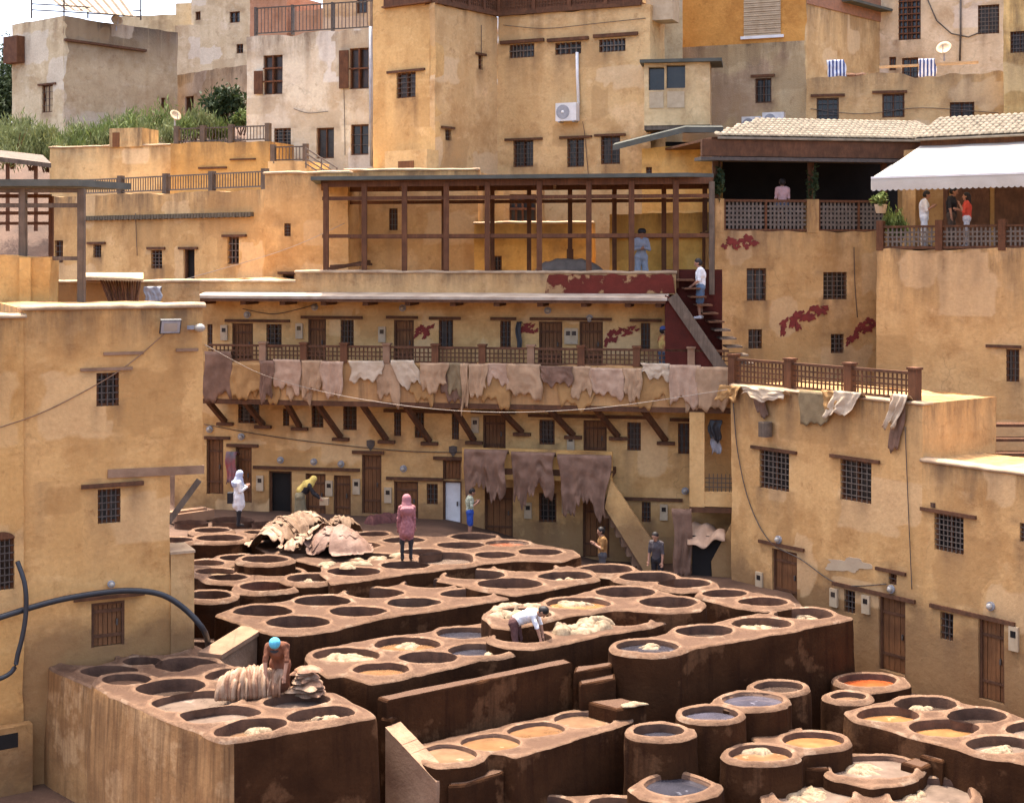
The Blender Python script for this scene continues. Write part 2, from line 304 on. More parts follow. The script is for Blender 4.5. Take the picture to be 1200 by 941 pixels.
def put_marks(o, mb):
    for nm, a in zip(('stain', 'repair'), mb.attr):
        at = o.data.attributes.new(nm, 'FLOAT', 'POINT'); at.data.foreach_set('value', np.asarray(a, np.float32))
    return o
class House:
    def __init__(s, name, label, org, cat='house', group=None):
        s.o = thing(name, label, cat, org, group); s.faces = []
    def face(s, F, x0, x1, z0, z1, mat, depth=3, amp=.026, step=.5, topj=.03):
        step = min(step, .5)*.42
        """x0/x1 are photo pixels (or ('u',value)) of the two ends"""
        u = [x[1] if isinstance(x, tuple) else F.u(x) for x in (x0, x1)]
        fc = dict(F=F, u0=u[0], u1=u[1], z0=z0, z1=z1, mat=mat, depth=depth, ops=[], amp=amp, step=step, topj=topj); s.faces.append(fc); return fc
    def done(s):
        for f in s.faces:
            mb, sm = wall_mesh(f['F'], f['u0'], f['u1'], f['z0'], f['z1'], f['ops'], f['depth'], f['amp'], f['step'], f['topj'])
            put_marks(part('wall', mb, f['mat'], s.o, sm), mb)
    def rect(s, fc, x0, y0, x1, y1):
        F = fc['F']; xm = (x0+x1)/2; ua, ub = F.u(x0), F.u(x1); za = F.uz(xm, y1)[1]; zb = F.uz(xm, y0)[1]
        fc['ops'].append((ua, ub, za, zb)); return F, ua, ub, za, zb
    def win(s, fc, x0, y0, x1, y1, nx=3, nz=4, frame=M_wood, bars=M_iron, fw=.06, rec=.13, sill=False, pane=M_pane, lint=None, bt=.022):
        F, a, b, z0, z1 = s.rect(fc, x0, y0, x1, y1)
        mb = MB(); mb.fbox(F, a-.01, a+fw, z0-.01, z1+.01, -rec-.05, -rec+.04); mb.fbox(F, b-fw, b+.01, z0-.01, z1+.01, -rec-.05, -rec+.04)
        mb.fbox(F, a+fw, b-fw, z0-.01, z0+fw, -rec-.05, -rec+.035); mb.fbox(F, a+fw, b-fw, z1-fw, z1+.01, -rec-.05, -rec+.035)
        mb.fbox(F, (a+b)/2-.025, (a+b)/2+.025, z0+fw, z1-fw, -rec-.05, -rec+.02)
        w = part('window', mb, frame, s.o)
        pane = random.choice((M_pane, M_pane, M_pane2, M_pane3)) if pane is M_pane else pane; nx = max(0, nx+random.choice((-1,0,0,1))) if nx > 2 else nx
        mb = MB(); mb.fbox(F, a-.01, b+.01, z0-.01, z1+.01, -rec-.09, -rec-.05); part('pane', mb, pane, w)
        if nx or nz:
            mb = MB()
            for i in range(nx):
                u = a+(b-a)*(i+1)/(nx+1); mb.fbox(F, u-bt/2, u+bt/2, z0, z1, -.06, -.06+bt)
            for i in range(nz):
                z = z0+(z1-z0)*(i+1)/(nz+1); mb.fbox(F, a, b, z-bt/2, z+bt/2, -.061+bt, -.061+bt*1.8)
            part('grille', mb, bars, w)
        if sill:
            mb = MB(); mb.fbox(F, a-.06, b+.06, z0-.07, z0-.003, -.1, .06); part('sill', mb, M_cop, w)
        if lint: s.lint(fc, *lint)
        return w
    def lint(s, fc, x0, x1, y, h=.09, d=.07, mat=M_beam):
        F = fc['F']; ua, ub = F.u(x0), F.u(x1); z = F.uz((x0+x1)/2, y)[1]; mb = MB()
        mb.fbox(F, ua, ub, z-h/2, z+h/2, -.12, d); part('lintel', mb, mat, s.o)
    def door(s, fc, x0, y0, x1, y1, planks=5, mat=M_door, rec=.12, lint=None, arch=False, handle=True, ledge=True):
        F, a, b, z0, z1 = s.rect(fc, x0, y0, x1, y1); fr = .06
        mb = MB(); mb.fbox(F, a-.01, a+fr, z0, z1, -rec-.06, -rec+.06); mb.fbox(F, b-fr, b+.01, z0, z1, -rec-.06, -rec+.06); mb.fbox(F, a+fr, b-fr, z1-fr, z1+.01, -rec-.06, -rec+.055)
        mb.fbox(F, a, b, z0, z1, -rec-.1, -rec-.06)
        d = part('door', mb, M_beam, s.o)
        for i in range(planks):
            p = a+fr+(b-a-2*fr)*i/planks; q = a+fr+(b-a-2*fr)*(i+1)/planks; mb = MB()
            mb.fbox(F, p+.006, q-.006, z0+.02, z1-fr-.005, -rec-.06, -rec+random.uniform(-.012,.012)); part('plank', mb, mat, d)
        if ledge:
            for t in (.2, .75):
                mb = MB(); mb.fbox(F, a+fr, b-fr, z0+(z1-z0)*t, z0+(z1-z0)*t+.07, -rec+.013, -rec+.035); part('rail', mb, M_beam, d)
        if handle:
            mb = MB(); mb.fbox(F, b-fr-.12, b-fr-.08, z0+(z1-z0)*.45, z0+(z1-z0)*.45+.14, -rec+.013, -rec+.06); part('handle', mb, M_iron, d)
        if lint: s.lint(fc, *lint)
        return d
    def void(s, fc, x0, y0, x1, y1, lint=None, dep=.22):
        F, a, b, z0, z1 = s.rect(fc, x0, y0, x1, y1)
        mb = MB(); fr = .07
        mb.fbox(F, a-.01, a+fr, z0, z1, -.17, -.08); mb.fbox(F, b-fr, b+.01, z0, z1, -.17, -.08); mb.fbox(F, a+fr, b-fr, z1-fr, z1+.01, -.17, -.085)
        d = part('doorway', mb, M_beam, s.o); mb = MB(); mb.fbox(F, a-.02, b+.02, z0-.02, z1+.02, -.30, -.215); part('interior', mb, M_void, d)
        if lint: s.lint(fc, *lint)
    def cope(s, fc, x0=None, x1=None, th=.10, over=.05, w=.4, mat=None, z=None):
        F = fc['F']; a = F.u(x0) if x0 is not None else fc['u0']-over; b = F.u(x1) if x1 is not None else fc['u1']+over; z = z if z is not None else fc['z1']
        mb = MB(); n = max(2, int((b-a)/.3)); sec = [(over,-.02),(over+.015,.04),(over-.05,th),(-.1,th+.02),(-w,th),(-w,-.02)]; V = []
        for i in range(n+1):
            u = a+(b-a)*i/n; p = F.w(u, z); j = noise.noise(p*2.1)*.035; k = noise.noise(p*1.3+Vector((4,4,4)))*.03
            V += [F.w(u, z+e+(j if e > 0 else 0), d+k) for d, e in sec]
        m = len(sec); fs = [(i*m+k, (i+1)*m+k, (i+1)*m+(k+1)%m, i*m+(k+1)%m) for i in range(n) for k in range(m)]
        fs += [tuple(range(m)), tuple(n*m+k for k in reversed(range(m)))]
        part('coping', mb.add(V, fs), mat or M_cop, s.o, True)
    def meter(s, fc, px, py, w=.28, h=.48):
        F = fc['F']; u, z = F.uz(px, py); mb = MB(); mb.fbox(F, u-w/2, u+w/2, z-h/2, z+h/2, -.02, .07)
        o = part('meter_box', mb, M_cream, s.o); mb = MB(); mb.fbox(F, u-w*.28, u+w*.28, z+h*.05, z+h*.32, .07, .078); part('dial', mb, M_pane, o)
    def lamp(s, fc, px, py, r=.13):
        F = fc['F']; r *= .8; mb = MB(); mb.disc(F, px, py, r, -.02, .06); o = part('wall_lamp', mb, M_metal, s.o)
        u, z = F.uz(px, py); mb = MB(); mb.ball(F.w(u, z, .09), r*.72, r*.72, r*.72); part('globe', mb, M_bulb, o, True)
    def mark(s, fc, pts, mat=M_redmark, d=.025, name='painted_mark'):
        F = fc['F']; P = [F.uz(*p) for p in pts]
        P = chaikin(P); cv, ce, cf = tri2d(P); mb = MB(); mb.add([F.w(u, z, d) for u, z in cv], cf); n0 = len(cv)
        N = len(P); mb.add([F.w(u, z, dd) for dd in (d, d-.05) for u, z in P], [(i, i+N, (i+1)%N+N, (i+1)%N) for i in range(N)])
        part(name, mb, mat, s.o)
def tri2d(P):
    from mathutils.geometry import delaunay_2d_cdt
    r = delaunay_2d_cdt([Vector((p[0], p[1])) for p in P], [(i, (i+1) % len(P)) for i in range(len(P))], [], 1, 1e-5)
    fs = []
    for f in r[2]:
        a = sum(r[0][f[i]].x*r[0][f[(i+1)%len(f)]].y-r[0][f[(i+1)%len(f)]].x*r[0][f[i]].y for i in range(len(f)))
        fs.append(tuple(f) if a > 0 else tuple(reversed(f)))
    return [(v.x, v.y) for v in r[0]], None, fs

# ------------------------------------------------------------------ vat blocks: clay masonry with basins sunk into the top
def px_shape(spec, z):
    """(cx,cy,w[,h[,n]]) in photo pixels, or ('poly',[...]) -> closed world outline on the plane z"""
    if spec[0] == 'poly':
        P = [PZ(x, y, z) for x, y in spec[1]]; P = [(p.x, p.y) for p in P]; P = chaikin(chaikin(P)); g = np.mean(P, axis=0); P = [tuple(g+(np.array(p)-g)*1.0) for p in P]
        return np.array(resample(P, .09))
    cx, cy, w = spec[:3]; Y = FPX*(CZ-z)/(cy-HY); r = w/2*Y/FPX
    h = spec[3] if len(spec) > 3 and spec[3] else None; n = spec[4] if len(spec) > 4 else 2.0
    if h is None: b = r*.80
    else: b = (FPX*(CZ-z)/(cy-h/2-HY)-FPX*(CZ-z)/(cy+h/2-HY))/2
    Xc = (cx-CX)*Y/FPX; ph = random.uniform(0, 6.28); N = max(36, int(2*math.pi*max(r, b)/.085)); out = []
    for i in range(N):
        t = 2*math.pi*i/N; c, s_ = math.cos(t), math.sin(t)
        wob = 1+.020*math.sin(3*t+ph)+.013*math.sin(5*t+2*ph)+.022*noise.noise(Vector((math.cos(t)*3+ph, math.sin(t)*3, ph)))+.012*noise.noise(Vector((math.cos(t)*9+ph, math.sin(t)*9, ph)))
        x = math.copysign(abs(c)**(2/n), c)*r*wob; y = math.copysign(abs(s_)**(2/n), s_)*b*wob
        out.append((Xc+x+(cx-CX)/FPX*y*.8, Y+y))
    return np.array(out)
def chaikin(P):
    Q = []
    for i in range(len(P)):
        a = P[i]; b = P[(i+1) % len(P)]
        Q += [(a[0]*.75+b[0]*.25, a[1]*.75+b[1]*.25), (a[0]*.25+b[0]*.75, a[1]*.25+b[1]*.75)]
    return Q
def resample(P, step):
    P = np.array(list(P)+[P[0]]); d = np.r_[0, np.cumsum(np.hypot(*np.diff(P, axis=0).T))]
    n = max(8, int(d[-1]/step)); t = np.linspace(0, d[-1], n, endpoint=False)
    return list(zip(np.interp(t, d, P[:,0]), np.interp(t, d, P[:,1])))
def inside(P, X, Y):
    r = np.zeros(X.shape, bool); n = len(P)
    for i in range(n):
        x0, y0 = P[i]; x1, y1 = P[(i+1) % n]
        if y0 == y1: continue
        r ^= ((y0 > Y) != (y1 > Y)) & (X < (x1-x0)*(Y-y0)/(y1-y0)+x0)
    return r
def pdist(P, X, Y):
    d = np.full(X.shape, 1e9)
    for i in range(len(P)):
        a = np.array(P[i]); b = np.array(P[(i+1) % len(P)]); e = b-a; L2 = max(e@e, 1e-12)
        t = np.clip(((X-a[0])*e[0]+(Y-a[1])*e[1])/L2, 0, 1)
        d = np.minimum(d, (X-a[0]-t*e[0])**2+(Y-a[1]-t*e[1])**2)
    return np.sqrt(d)
def sdf(P, X, Y): return pdist(P, X, Y)*np.where(inside(P, X, Y), -1, 1)
def contour(D, x0, y0, h):
    """longest zero contour of the field D (negative inside), counter-clockwise"""
    S = {}; ny, nx = D.shape
    def pt(j, i, k):
        if k == 0: t = D[j,i]/(D[j,i]-D[j,i+1]); return (x0+(i+t)*h, y0+j*h)
        t = D[j,i]/(D[j,i]-D[j+1,i]); return (x0+i*h, y0+(j+t)*h)
    neg = D < 0; nxt = {}
    cells = np.argwhere((neg[:-1,:-1] != neg[1:,:-1]) | (neg[:-1,:-1] != neg[:-1,1:]) | (neg[:-1,:-1] != neg[1:,1:]))
    for j, i in cells:
        a, b, c, d = neg[j,i], neg[j,i+1], neg[j+1,i+1], neg[j+1,i]
        E = dict(b=(j,i,0), r=(j,i+1,1), t=(j+1,i,0), l=(j,i,1)); code = a+2*b+4*c+8*d
        for p, q in {1:['bl'],2:['rb'],3:['rl'],4:['tr'],5:['bl','tr'],6:['tb'],7:['tl'],8:['lt'],9:['bt'],10:['rb','lt'],11:['rt'],12:['lr'],13:['br'],14:['lb']}[int(code)]:
            nxt[E[p]] = E[q]
    best = []
    while nxt:
        s = next(iter(nxt)); loop = []
        while s in nxt: loop.append(s); s = nxt.pop(s)
        if len(loop) > len(best): best = loop
    P = [pt(*e) for e in best]
    A = sum(P[i][0]*P[(i+1)%len(P)][1]-P[(i+1)%len(P)][0]*P[i][1] for i in range(len(P)))
    return P if A > 0 else P[::-1]

def vat_block(label, z, zb, vats, poly=None, margin=.15, sidemat=None, rim=.04, batter=.05, k=.10, name='vat_block', org=None, lip=.055):
    """vats: list of (shape, dye key or None, depth of the liquid below the rim)"""
    loops = [px_shape(v[0], z) for v in vats]
    allp = np.concatenate(loops+([np.array([PZ(x, y, z)[:2] for x, y in poly])] if poly else []))
    h = .05; x0, y0 = allp.min(0)-.6; x1, y1 = allp.max(0)+.6
    X, Y = np.meshgrid(np.arange(x0, x1, h), np.arange(y0, y1, h))
    fs = [sdf(l, X, Y)-margin for l in loops]
    if poly: fs.append(sdf([tuple(PZ(x, y, z)[:2]) for x, y in poly], X, Y))
    D = -k*np.log(sum(np.exp(-np.clip(f, -3, 3)/k) for f in fs))
    C = contour(D, x0, y0, h); C = resample(C, .07); C = resample(np.array(chaikin(C)), .08); C = np.array(C)
    ce = (np.roll(C, -1, 0)-np.roll(C, 1, 0)); ce = np.c_[ce[:,1], -ce[:,0]]/np.maximum(np.hypot(ce[:,0], ce[:,1]), 1e-6)[:,None]
    C = C+ce*np.array([noise.noise(Vector((a*1.4, b*1.4, z+9)))*.035+max(-.05, -.12*max(0, noise.noise(Vector((a*3.5, b*3.5, z)))-.38)) for a, b in C])[:,None]   # worn, chipped edge
    if loops: vd = lambda X_, Y_: np.min([sdf(l, X_, Y_) for l in loops], axis=0)
    else: vd = lambda X_, Y_: np.full(X_.shape, 9.)
    # interior sample points
    gx, gy = np.meshgrid(np.arange(x0, x1, .13), np.arange(y0, y1, .13)); gx = gx+RNG.uniform(-.03,.03,gx.shape); gy = gy+RNG.uniform(-.03,.03,gy.shape)
    gx, gy = gx.ravel(), gy.ravel()
    for l in loops:
        c = l.mean(0); n = (l-c); n /= np.linalg.norm(n, axis=1)[:,None]
        for o in (.045, .10, .16):
            q = l+n*o; gx = np.r_[gx, q[:,0]]; gy = np.r_[gy, q[:,1]]
    cc = (np.roll(C, -1, 0)-np.roll(C, 1, 0)); cc = np.c_[-cc[:,1], cc[:,0]]; cc /= np.linalg.norm(cc, axis=1)[:,None]
    for o in (.025, .07):
        q = C+cc*o; gx = np.r_[gx, q[:,0]]; gy = np.r_[gy, q[:,1]]
    ok = inside(C, gx, gy); gx, gy = gx[ok], gy[ok]
    ce = pdist(C, gx, gy); dv = vd(gx, gy); ok = (ce > .018) & (dv > .02); gx, gy = gx[ok], gy[ok]
    pts = [Vector(p) for p in C]; edges = [(i, (i+1) % len(C)) for i in range(len(C))]
    for l in loops:
        b = len(pts); pts += [Vector(p) for p in l]; edges += [(b+i, b+(i+1) % len(l)) for i in range(len(l))]
    pts += [Vector((a, b)) for a, b in zip(gx, gy)]
    R = geometry.delaunay_2d_cdt(pts, edges, [], 2 if loops else 1, 1e-4)
    vx = np.array([v.x for v in R[0]]); vy = np.array([v.y for v in R[0]])
    ce = ce0 = pdist(C, vx, vy); dv = vd(vx, vy)
    nzv = np.array([noise.noise(Vector((a*1.1, b*1.1, z)))*.6+noise.noise(Vector((a*5, b*5, z)))*.4 for a, b in zip(vx, vy)])
    def height(ce, dv, nzv):
        e = np.clip(lip-ce, 0, lip); hh = nzv*.034
        hh = hh+rim*1.5*np.exp(-((np.abs(dv)-.06)/.065)**2)
        return hh-(lip-np.sqrt(np.maximum(lip*lip-e*e, 0)))*.9
    vz = z+height(ce, dv, nzv)
    fcs = []
    for f in R[2]:
        cxm = sum(vx[i] for i in f)/len(f); cym = sum(vy[i] for i in f)/len(f)
        fcs.append(tuple(f))
    fc = np.array([[np.mean(vx[list(f)]), np.mean(vy[list(f)])] for f in fcs])
    keep = (vd(fc[:,0], fc[:,1]) > -.005) & inside(C, fc[:,0], fc[:,1])
    mb = MB(); V = list(zip(vx, vy, vz)); Fs = []
    for f, kp in zip(fcs, keep):
        if not kp: continue
        a = sum(vx[f[i]]*vy[f[(i+1)%len(f)]]-vx[f[(i+1)%len(f)]]*vy[f[i]] for i in range(len(f)))
        Fs.append(f if a > 0 else tuple(reversed(f)))
    mb.add(V, Fs, 0)
    # sides
    def lookup(l):
        nn = np.array([noise.noise(Vector((a*1.1, b*1.1, z)))*.6+noise.noise(Vector((a*5, b*5, z)))*.4 for a, b in l])
        return nn
    n = len(C); cz = z+height(np.zeros(n), vd(C[:,0], C[:,1]), lookup(C)); H = z-zb
    rows = [0, .12, .4, .8]+[.8+(H-.8)*i/4 for i in (1,2,3,4)] if H > 1 else [0, .1, H*.5, H]
    SV = []
    for r in rows:
        for i in range(n):
            p = Vector((C[i,0], C[i,1], z-r)); w = noise.noise(Vector((p.x*1.3, p.y*1.3, p.z*.8)))*.03+noise.noise(p*4)*.012
            o = -(batter*min(1, r/1.5)+(w if r > 0 else 0)); SV.append((p.x+cc[i,0]*o, p.y+cc[i,1]*o, (cz[i] if r == 0 else z-r)))
    SF = [(a*n+i, (a+1)*n+i, (a+1)*n+(i+1)%n, a*n+(i+1)%n) for a in range(len(rows)-1) for i in range(n)]
    b0 = len(mb.v); mb.v += [tuple(v) for v in SV]
    def slot(f): i = f[0] % n; return 2 if cc[i,0] < -.25 and sidemat else 1     # right-facing sides take the darker side material
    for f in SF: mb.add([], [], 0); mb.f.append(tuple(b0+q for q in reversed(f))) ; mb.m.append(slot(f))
    c0 = C.mean(0); o = thing(name, label, 'vat block', (c0[0], c0[1], zb))
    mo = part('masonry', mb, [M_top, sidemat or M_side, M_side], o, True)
    wr = np.zeros(len(mb.v), np.float32); wr[:len(vx)] = np.maximum(np.exp(-np.maximum(dv, 0)/.11), np.exp(-ce0/.07)); mo.data.attributes.new('wear', 'FLOAT', 'POINT').data.foreach_set('value', wr)
    for l, v in zip(loops, vats):
        lz = z+height(np.full(len(l), 1.), np.zeros(len(l)), lookup(l)); c = l.mean(0); n = len(l); dl = .03+v[2]*.6; LV = []; steps = [0, .04, dl*.6, dl+.12]
        for q, r in enumerate(steps):
            s = 1-(.0, .012, .02, .035)[q]
            LV += [(c[0]+(l[i,0]-c[0])*s, c[1]+(l[i,1]-c[1])*s, lz[i] if q == 0 else z+.02-r+noise.noise(Vector((l[i,0]*3, l[i,1]*3, r)))*.01) for i in range(n)]
        lm = MB(); lm.add(LV, [(a*n+i, a*n+(i+1)%n, (a+1)*n+(i+1)%n, (a+1)*n+i) for a in range(3) for i in range(n)])
        b = part('basin', lm, M_in, o, True)
        dm = MB(); zz = z-dl; s = .985
        dm.add([(c[0]+(p[0]-c[0])*s, c[1]+(p[1]-c[1])*s, zz) for p in l]+[(c[0], c[1], zz)], [(i, (i+1)%n, n) for i in range(n)])
        part('dye', dm, DYE[v[1] or 'mud'], b)
    return o

# ------------------------------------------------------------------ ground
def terrain_z(x, y):
    z = 2.55+max(0, min(18.2, (y-48)*.70)); return z+noise.noise(Vector((x*.15, y*.15, 0)))*(.5 if y > 58 else .0)
mb = MB(); xs = [-900,-300,-120]+list(range(-60,61,4))+[120,300,900]; ys = [-300,-60,0,10,20]+list(range(24,104,4))+[140,220,400,900]
mb.add([(x, y, terrain_z(x, y)) for y in ys for x in xs], [(j*len(xs)+i, j*len(xs)+i+1, (j+1)*len(xs)+i+1, (j+1)*len(xs)+i) for j in range(len(ys)-1) for i in range(len(xs)-1)])
struct('ground', mb, M_ground, True)
def court_z(x): return 5.58-.012*(x+10) if x < -2 else max(4.35, 5.484-(x+2)*.24)
mb = MB(); xs = [-13+.6*i for i in range(36)]; ys = [35.5+.8*i for i in range(17)]
mb.add([(x, y, court_z(x)+noise.noise(Vector((x, y, 0)))*.03-(1.0 if y < 42.8 and x < 1.5 else 0)) for y in ys for x in xs], [(j*len(xs)+i, j*len(xs)+i+1, (j+1)*len(xs)+i+1, (j+1)*len(xs)+i) for j in range(len(ys)-1) for i in range(len(xs)-1)])
n = len(xs); mb.add([(xs[i], ys[0], 2.5 if k == 0 else court_z(xs[i])-1.0) for k in (0, 1) for i in range(n)], [(i, i+1, n+i+1, n+i) for i in range(n-1)])
struct('pavement', mb, M_ground, True)

# ------------------------------------------------------------------ vat blocks
d, md, bl, br, tn, gr, og = 'dark', 'mud', 'blue', 'brown', 'tan', 'grey', 'orange'
vat_block('low clay vat block of round basins below the white-scarfed visitor', 5.72, 4.6,
    [((273,610,50),gr,.3), ((248,622.5,41),d,.4), ((258,631.5,56),md,.4), ((204,634,44),md,.35), ((224,613,40),d,.35), ((318,614,46),md,.3), ((301,625,30),d,.3)], margin=.18)
vat_block('worn clay vat cluster with red-brown rim beside the corner pillar', 5.42, 4.4,
    [((240,661,46),tn,.16), ((280,655,46),d,.4), ((253,671,48),tn,.14), ((267,678,46),d,.42), ((320,671,66),d,.42), ((312,688,62),'brick',.55), ((244,699,56),d,.5)], margin=.2)
vat_block('single raised round clay vat with thick rim beside the heap of hides', 5.72, 4.4, [((310,656.5,55),gr,.22)], margin=.2)
vat_block('single round clay vat holding pale yellowish liquor below the limed hides', 5.52, 4.4, [((365,678.5,59),gr,.2)], margin=.2)
vat_block('wide clay vat block carrying the pink-scarfed visitor and many shallow basins', 5.62, 4.4,
    [((347,648,38),gr,.25), ((415,671,62),md,.4), ((424,640,44),tn,.12), ((473,634,50),d,.35), ((437,627,38),md,.3), ((540,640,56),gr,.25), ((555,630,54),d,.3),
     ((594,638,52),'brick',.05), ((633,648,52),gr,.25), ((580,651.5,48),gr,.25), ((522,655,64,15,3.2),gr,.25), ((494,648,50),gr,.25), ((436,654,56),gr,.15), ((475,663.5,57),d,.4)],
    poly=[(386,684),(420,680),(456,674),(506,668),(564,659),(610,656),(660,657),(681,650),(672,644),(620,636),(560,626),(520,628),(460,627),(420,621),(400,626),(350,632),(312,628),(298,640),(312,647),(345,655),(375,662)], margin=.14)
vat_block('long straight clay block with eight round vats behind the blue-capped worker', 5.36, 3.2,
    [((308,717.5,70),d,.45), ((349,730.5,74),d,.45), ((378,705.5,66),d,.45), ((419.5,718,67),md,.4), ((439,696,68),md,.4), ((484.5,707.5,63),bl,.3), ((505,685,61),d,.45), ((546,697,60),d,.45)],
    poly=[(251,720),(318,743),(346,743),(390,738),(453,722),(520,713),(606,699),(585,691),(540,680),(506,678),(420,692),(372,699),(280,711)], margin=.13)
vat_block('clay block with four large shaded vats below the row of doors', 5.46, 3.2,
    [((556,674.5,70),bl,.35), ((597.5,685,76),md,.4), ((615.5,665.5,69),gr,.3), ((662,676,64),bl,.25)],
    poly=[(604,697),(660,687),(702,678),(694,668),(660,661),(616,659),(580,661),(568,668),(510,679),(560,689)], margin=.14)
vat_block('scalloped clay block of three round vats near the stair foot', 5.34, 3.4, [((710,668,64),md,.3), ((759.5,677,66),d,.4), ((801,684.5,62),md,.35)], margin=.2, poly=[(700,672),(740,668),(840,687),(800,692)])
vat_block('small clay block of two shallow vats beside the arched wooden door', 5.30, 3.2, [((849,696.5,52),'mud',.3), ((894,706.5,58),'choc',.35)],
    poly=[(816,697),(830,692),(860,691),(905,698),(930,708),(896,716),(870,712),(840,705)], margin=.14)
vat_block('clay block with pale limed vats and brown vat beside the trough wall', 5.12, 3.0,
    [((406.5,769,79),tn,.16), ((447,785.5,66),br,.14), ((477,756,78),br,.16), ((501.5,772,69),md,.3), ((545,743,69),bl,.1), ((560.5,763,71),bl,.13)],
    poly=[(362,778),(384,793),(404,789),(434,800),(490,790),(540,777),(606,764),(590,750),(566,729),(512,739),(450,746),(410,753),(378,760)], margin=.15)
vat_block('raised clay block with four vats behind the stooping white-shirted worker', 5.50, 3.0,
    [((611,721,72),tn,.1), ((677,708.5,76),og,.1), ((733,695,70),md,.35), ((783,707,68),'mud',.4)],
    poly=[(568,722),(575,714),(640,704),(700,690),(764,690),(824,706),(820,714),(770,716),(714,713),(650,724),(600,737),(576,734)], margin=.15)
vat_block('lower clay block with brown vat and heaped pale hides round the stooping worker', 5.26, 3.0,
    [((614,748,66),d,.3), ((728,728,66),br,.3)],
    poly=[(574,742),(574,751),(592,758),(620,760),(652,755),(716,741),(760,733),(792,726),(780,718),(700,713),(640,726),(600,738)], margin=.13)
vat_block('tall dark-sided clay block with four vats in a row', 5.22, 2.5,
    [((758.6,758.5,73),bl,.1), ((826,740.5,67),d,.25), ((892,732,70),gr,.22), ((942,720.6,69),gr,.3)],
    poly=[(728,764),(776,765),(820,757),(880,747),(1001,723),(948,712),(906,716),(860,723),(832,732),(786,741),(740,750)], margin=.17)
vat_block('round clay vat of dark dye beside the trough end', 4.20, 2.5, [((772,857,60),bl,.2)], margin=.17, poly=[(785,868),(815,861),(812,853),(790,850)])
vat_block('round clay vat of dark dye between the trough and the violet vat', 4.32, 2.5, [((832,837,66),'violet',.12)], margin=.15)
vat_block('round clay vat of violet-grey dye against the tall dark block', 4.34, 2.5, [((882,821,72),'violet',.04)], margin=.17, poly=[(832,824),(850,818),(870,812),(868,828)])
vat_block('round clay vat of black dye tucked under the tall dark block', 4.28, 2.5, [((913,806,58),d,.12)], margin=.17)
vat_block('clay vat of red dye half in the tall block shadow', 3.92, 2.5, [((1017,798,68),'red',.15)], margin=.17, poly=[(1015,812),(1068,802),(1060,793),(1040,790)])
vat_block('small round clay vat with narrow mouth beside the red dye vat', 3.98, 2.5, [((994,817,42),'choc',.1)], margin=.19)
vat_block('large clay block with orange dye vats below the brown plank doors', 3.92, 2.5,
    [((1040.7,839,73),og,.2), ((1106,854,82),og,.25), ((1085,826,73),d,.3), ((1145,840,70),d,.3), ((1172,874,80),gr,.25), ((1216,856,74),gr,.2)],
    poly=[(988,834),(1040,853),(1100,870),(1132,879),(1192,892),(1240,905),(1260,850),(1206,843),(1188,837),(1146,828),(1120,823),(1080,814),(1054,815),(1044,822),(1026,823)], margin=.15)
vat_block('pair of joined round clay vats of orange and brown dye', 3.80, 2.5, [((952.5,868,73),og,.12), ((891,884,74),br,.14)], margin=.17, poly=[(878,863),(908,860),(940,850),(930,880),(900,875)])
vat_block('angular clay vat of grey liquor with white hides floating', 3.42, 2.5, [((1023,900,96,27,2.6),gr,.08)], margin=.15, poly=[(968,893),(1000,882),(1062,890),(1086,900),(1060,918),(1020,922),(972,908)])
vat_block('pair of wide clay vats of grey liquor at the low end of the court', 3.22, 2.4, [((953,930,92,30,2.6),gr,.1), ((1090,930,96,34,2.6),gr,.12)], margin=.17, poly=[(886,920),(910,917),(1004,920),(1042,919),(1060,910),(1090,908),(1147,930),(1150,952),(1040,975),(900,958)])
vat_block('pointed clay vat of dark dye in front of the round dye vats', 3.50, 2.4, [(('poly',[(750,920),(775,908),(800,907),(830,917),(835,922),(815,932),(790,936),(765,930)]),bl,.06)], margin=.14, poly=[(735,922),(790,902),(845,920),(840,930),(790,942),(750,934)])
vat_block('low clay vats of grey liquor at the foot of the trough', 3.18, 2.4, [((720,944,62),gr,.12), ((640,944,64),gr,.2)], margin=.14, poly=[(575,938),(600,934),(760,930),(790,944),(760,962),(580,960)])
vat_block('ochre streaked corner block with oblong liming vats', 5.20, 1.2,
    [((148,797.5,58),md,.3), (('poly',[(156,808),(172,801),(205,796),(232,797),(243,804),(236,810),(205,816),(183,818),(165,814)]),d,.32),
     (('poly',[(174,825),(192,818.5),(220,811.5),(260,810.5),(282,819),(279,825),(240,832),(205,837),(185,831)]),gr,.14),
     (('poly',[(207,838),(225,833.5),(255,828.5),(284,827.5),(308,835),(304,840),(270,846.5),(235,851),(220,848)]),gr,.2),
     (('poly',[(249,858),(270,848),(294,843),(332,842.5),(339,849),(322,858.5),(290,864),(264,866),(252,864)]),'choc',.28),
     (('poly',[(306,824),(320,817.5),(340,813.5),(371,813),(389,819),(386,824.5),(362,830),(330,832.5),(312,829.5)]),gr,.2),
     (('poly',[(334,840.5),(350,832.8),(380,828.6),(408,829.6),(418,836),(412,841),(380,845.5),(350,848),(337,845.5)]),md,.25),
     (('poly',[(238,793),(255,785.5),(276,783.5),(292,788),(287,797),(262,801),(243,799)]),gr,.18)],
    poly=[(110,800),(130,815),(263,868),(441,839),(432,832),(395,812),(340,806),(300,790),(262,776),(236,778),(180,795),(150,787),(118,793)], margin=.12, sidemat=M_sideL, batter=.08)
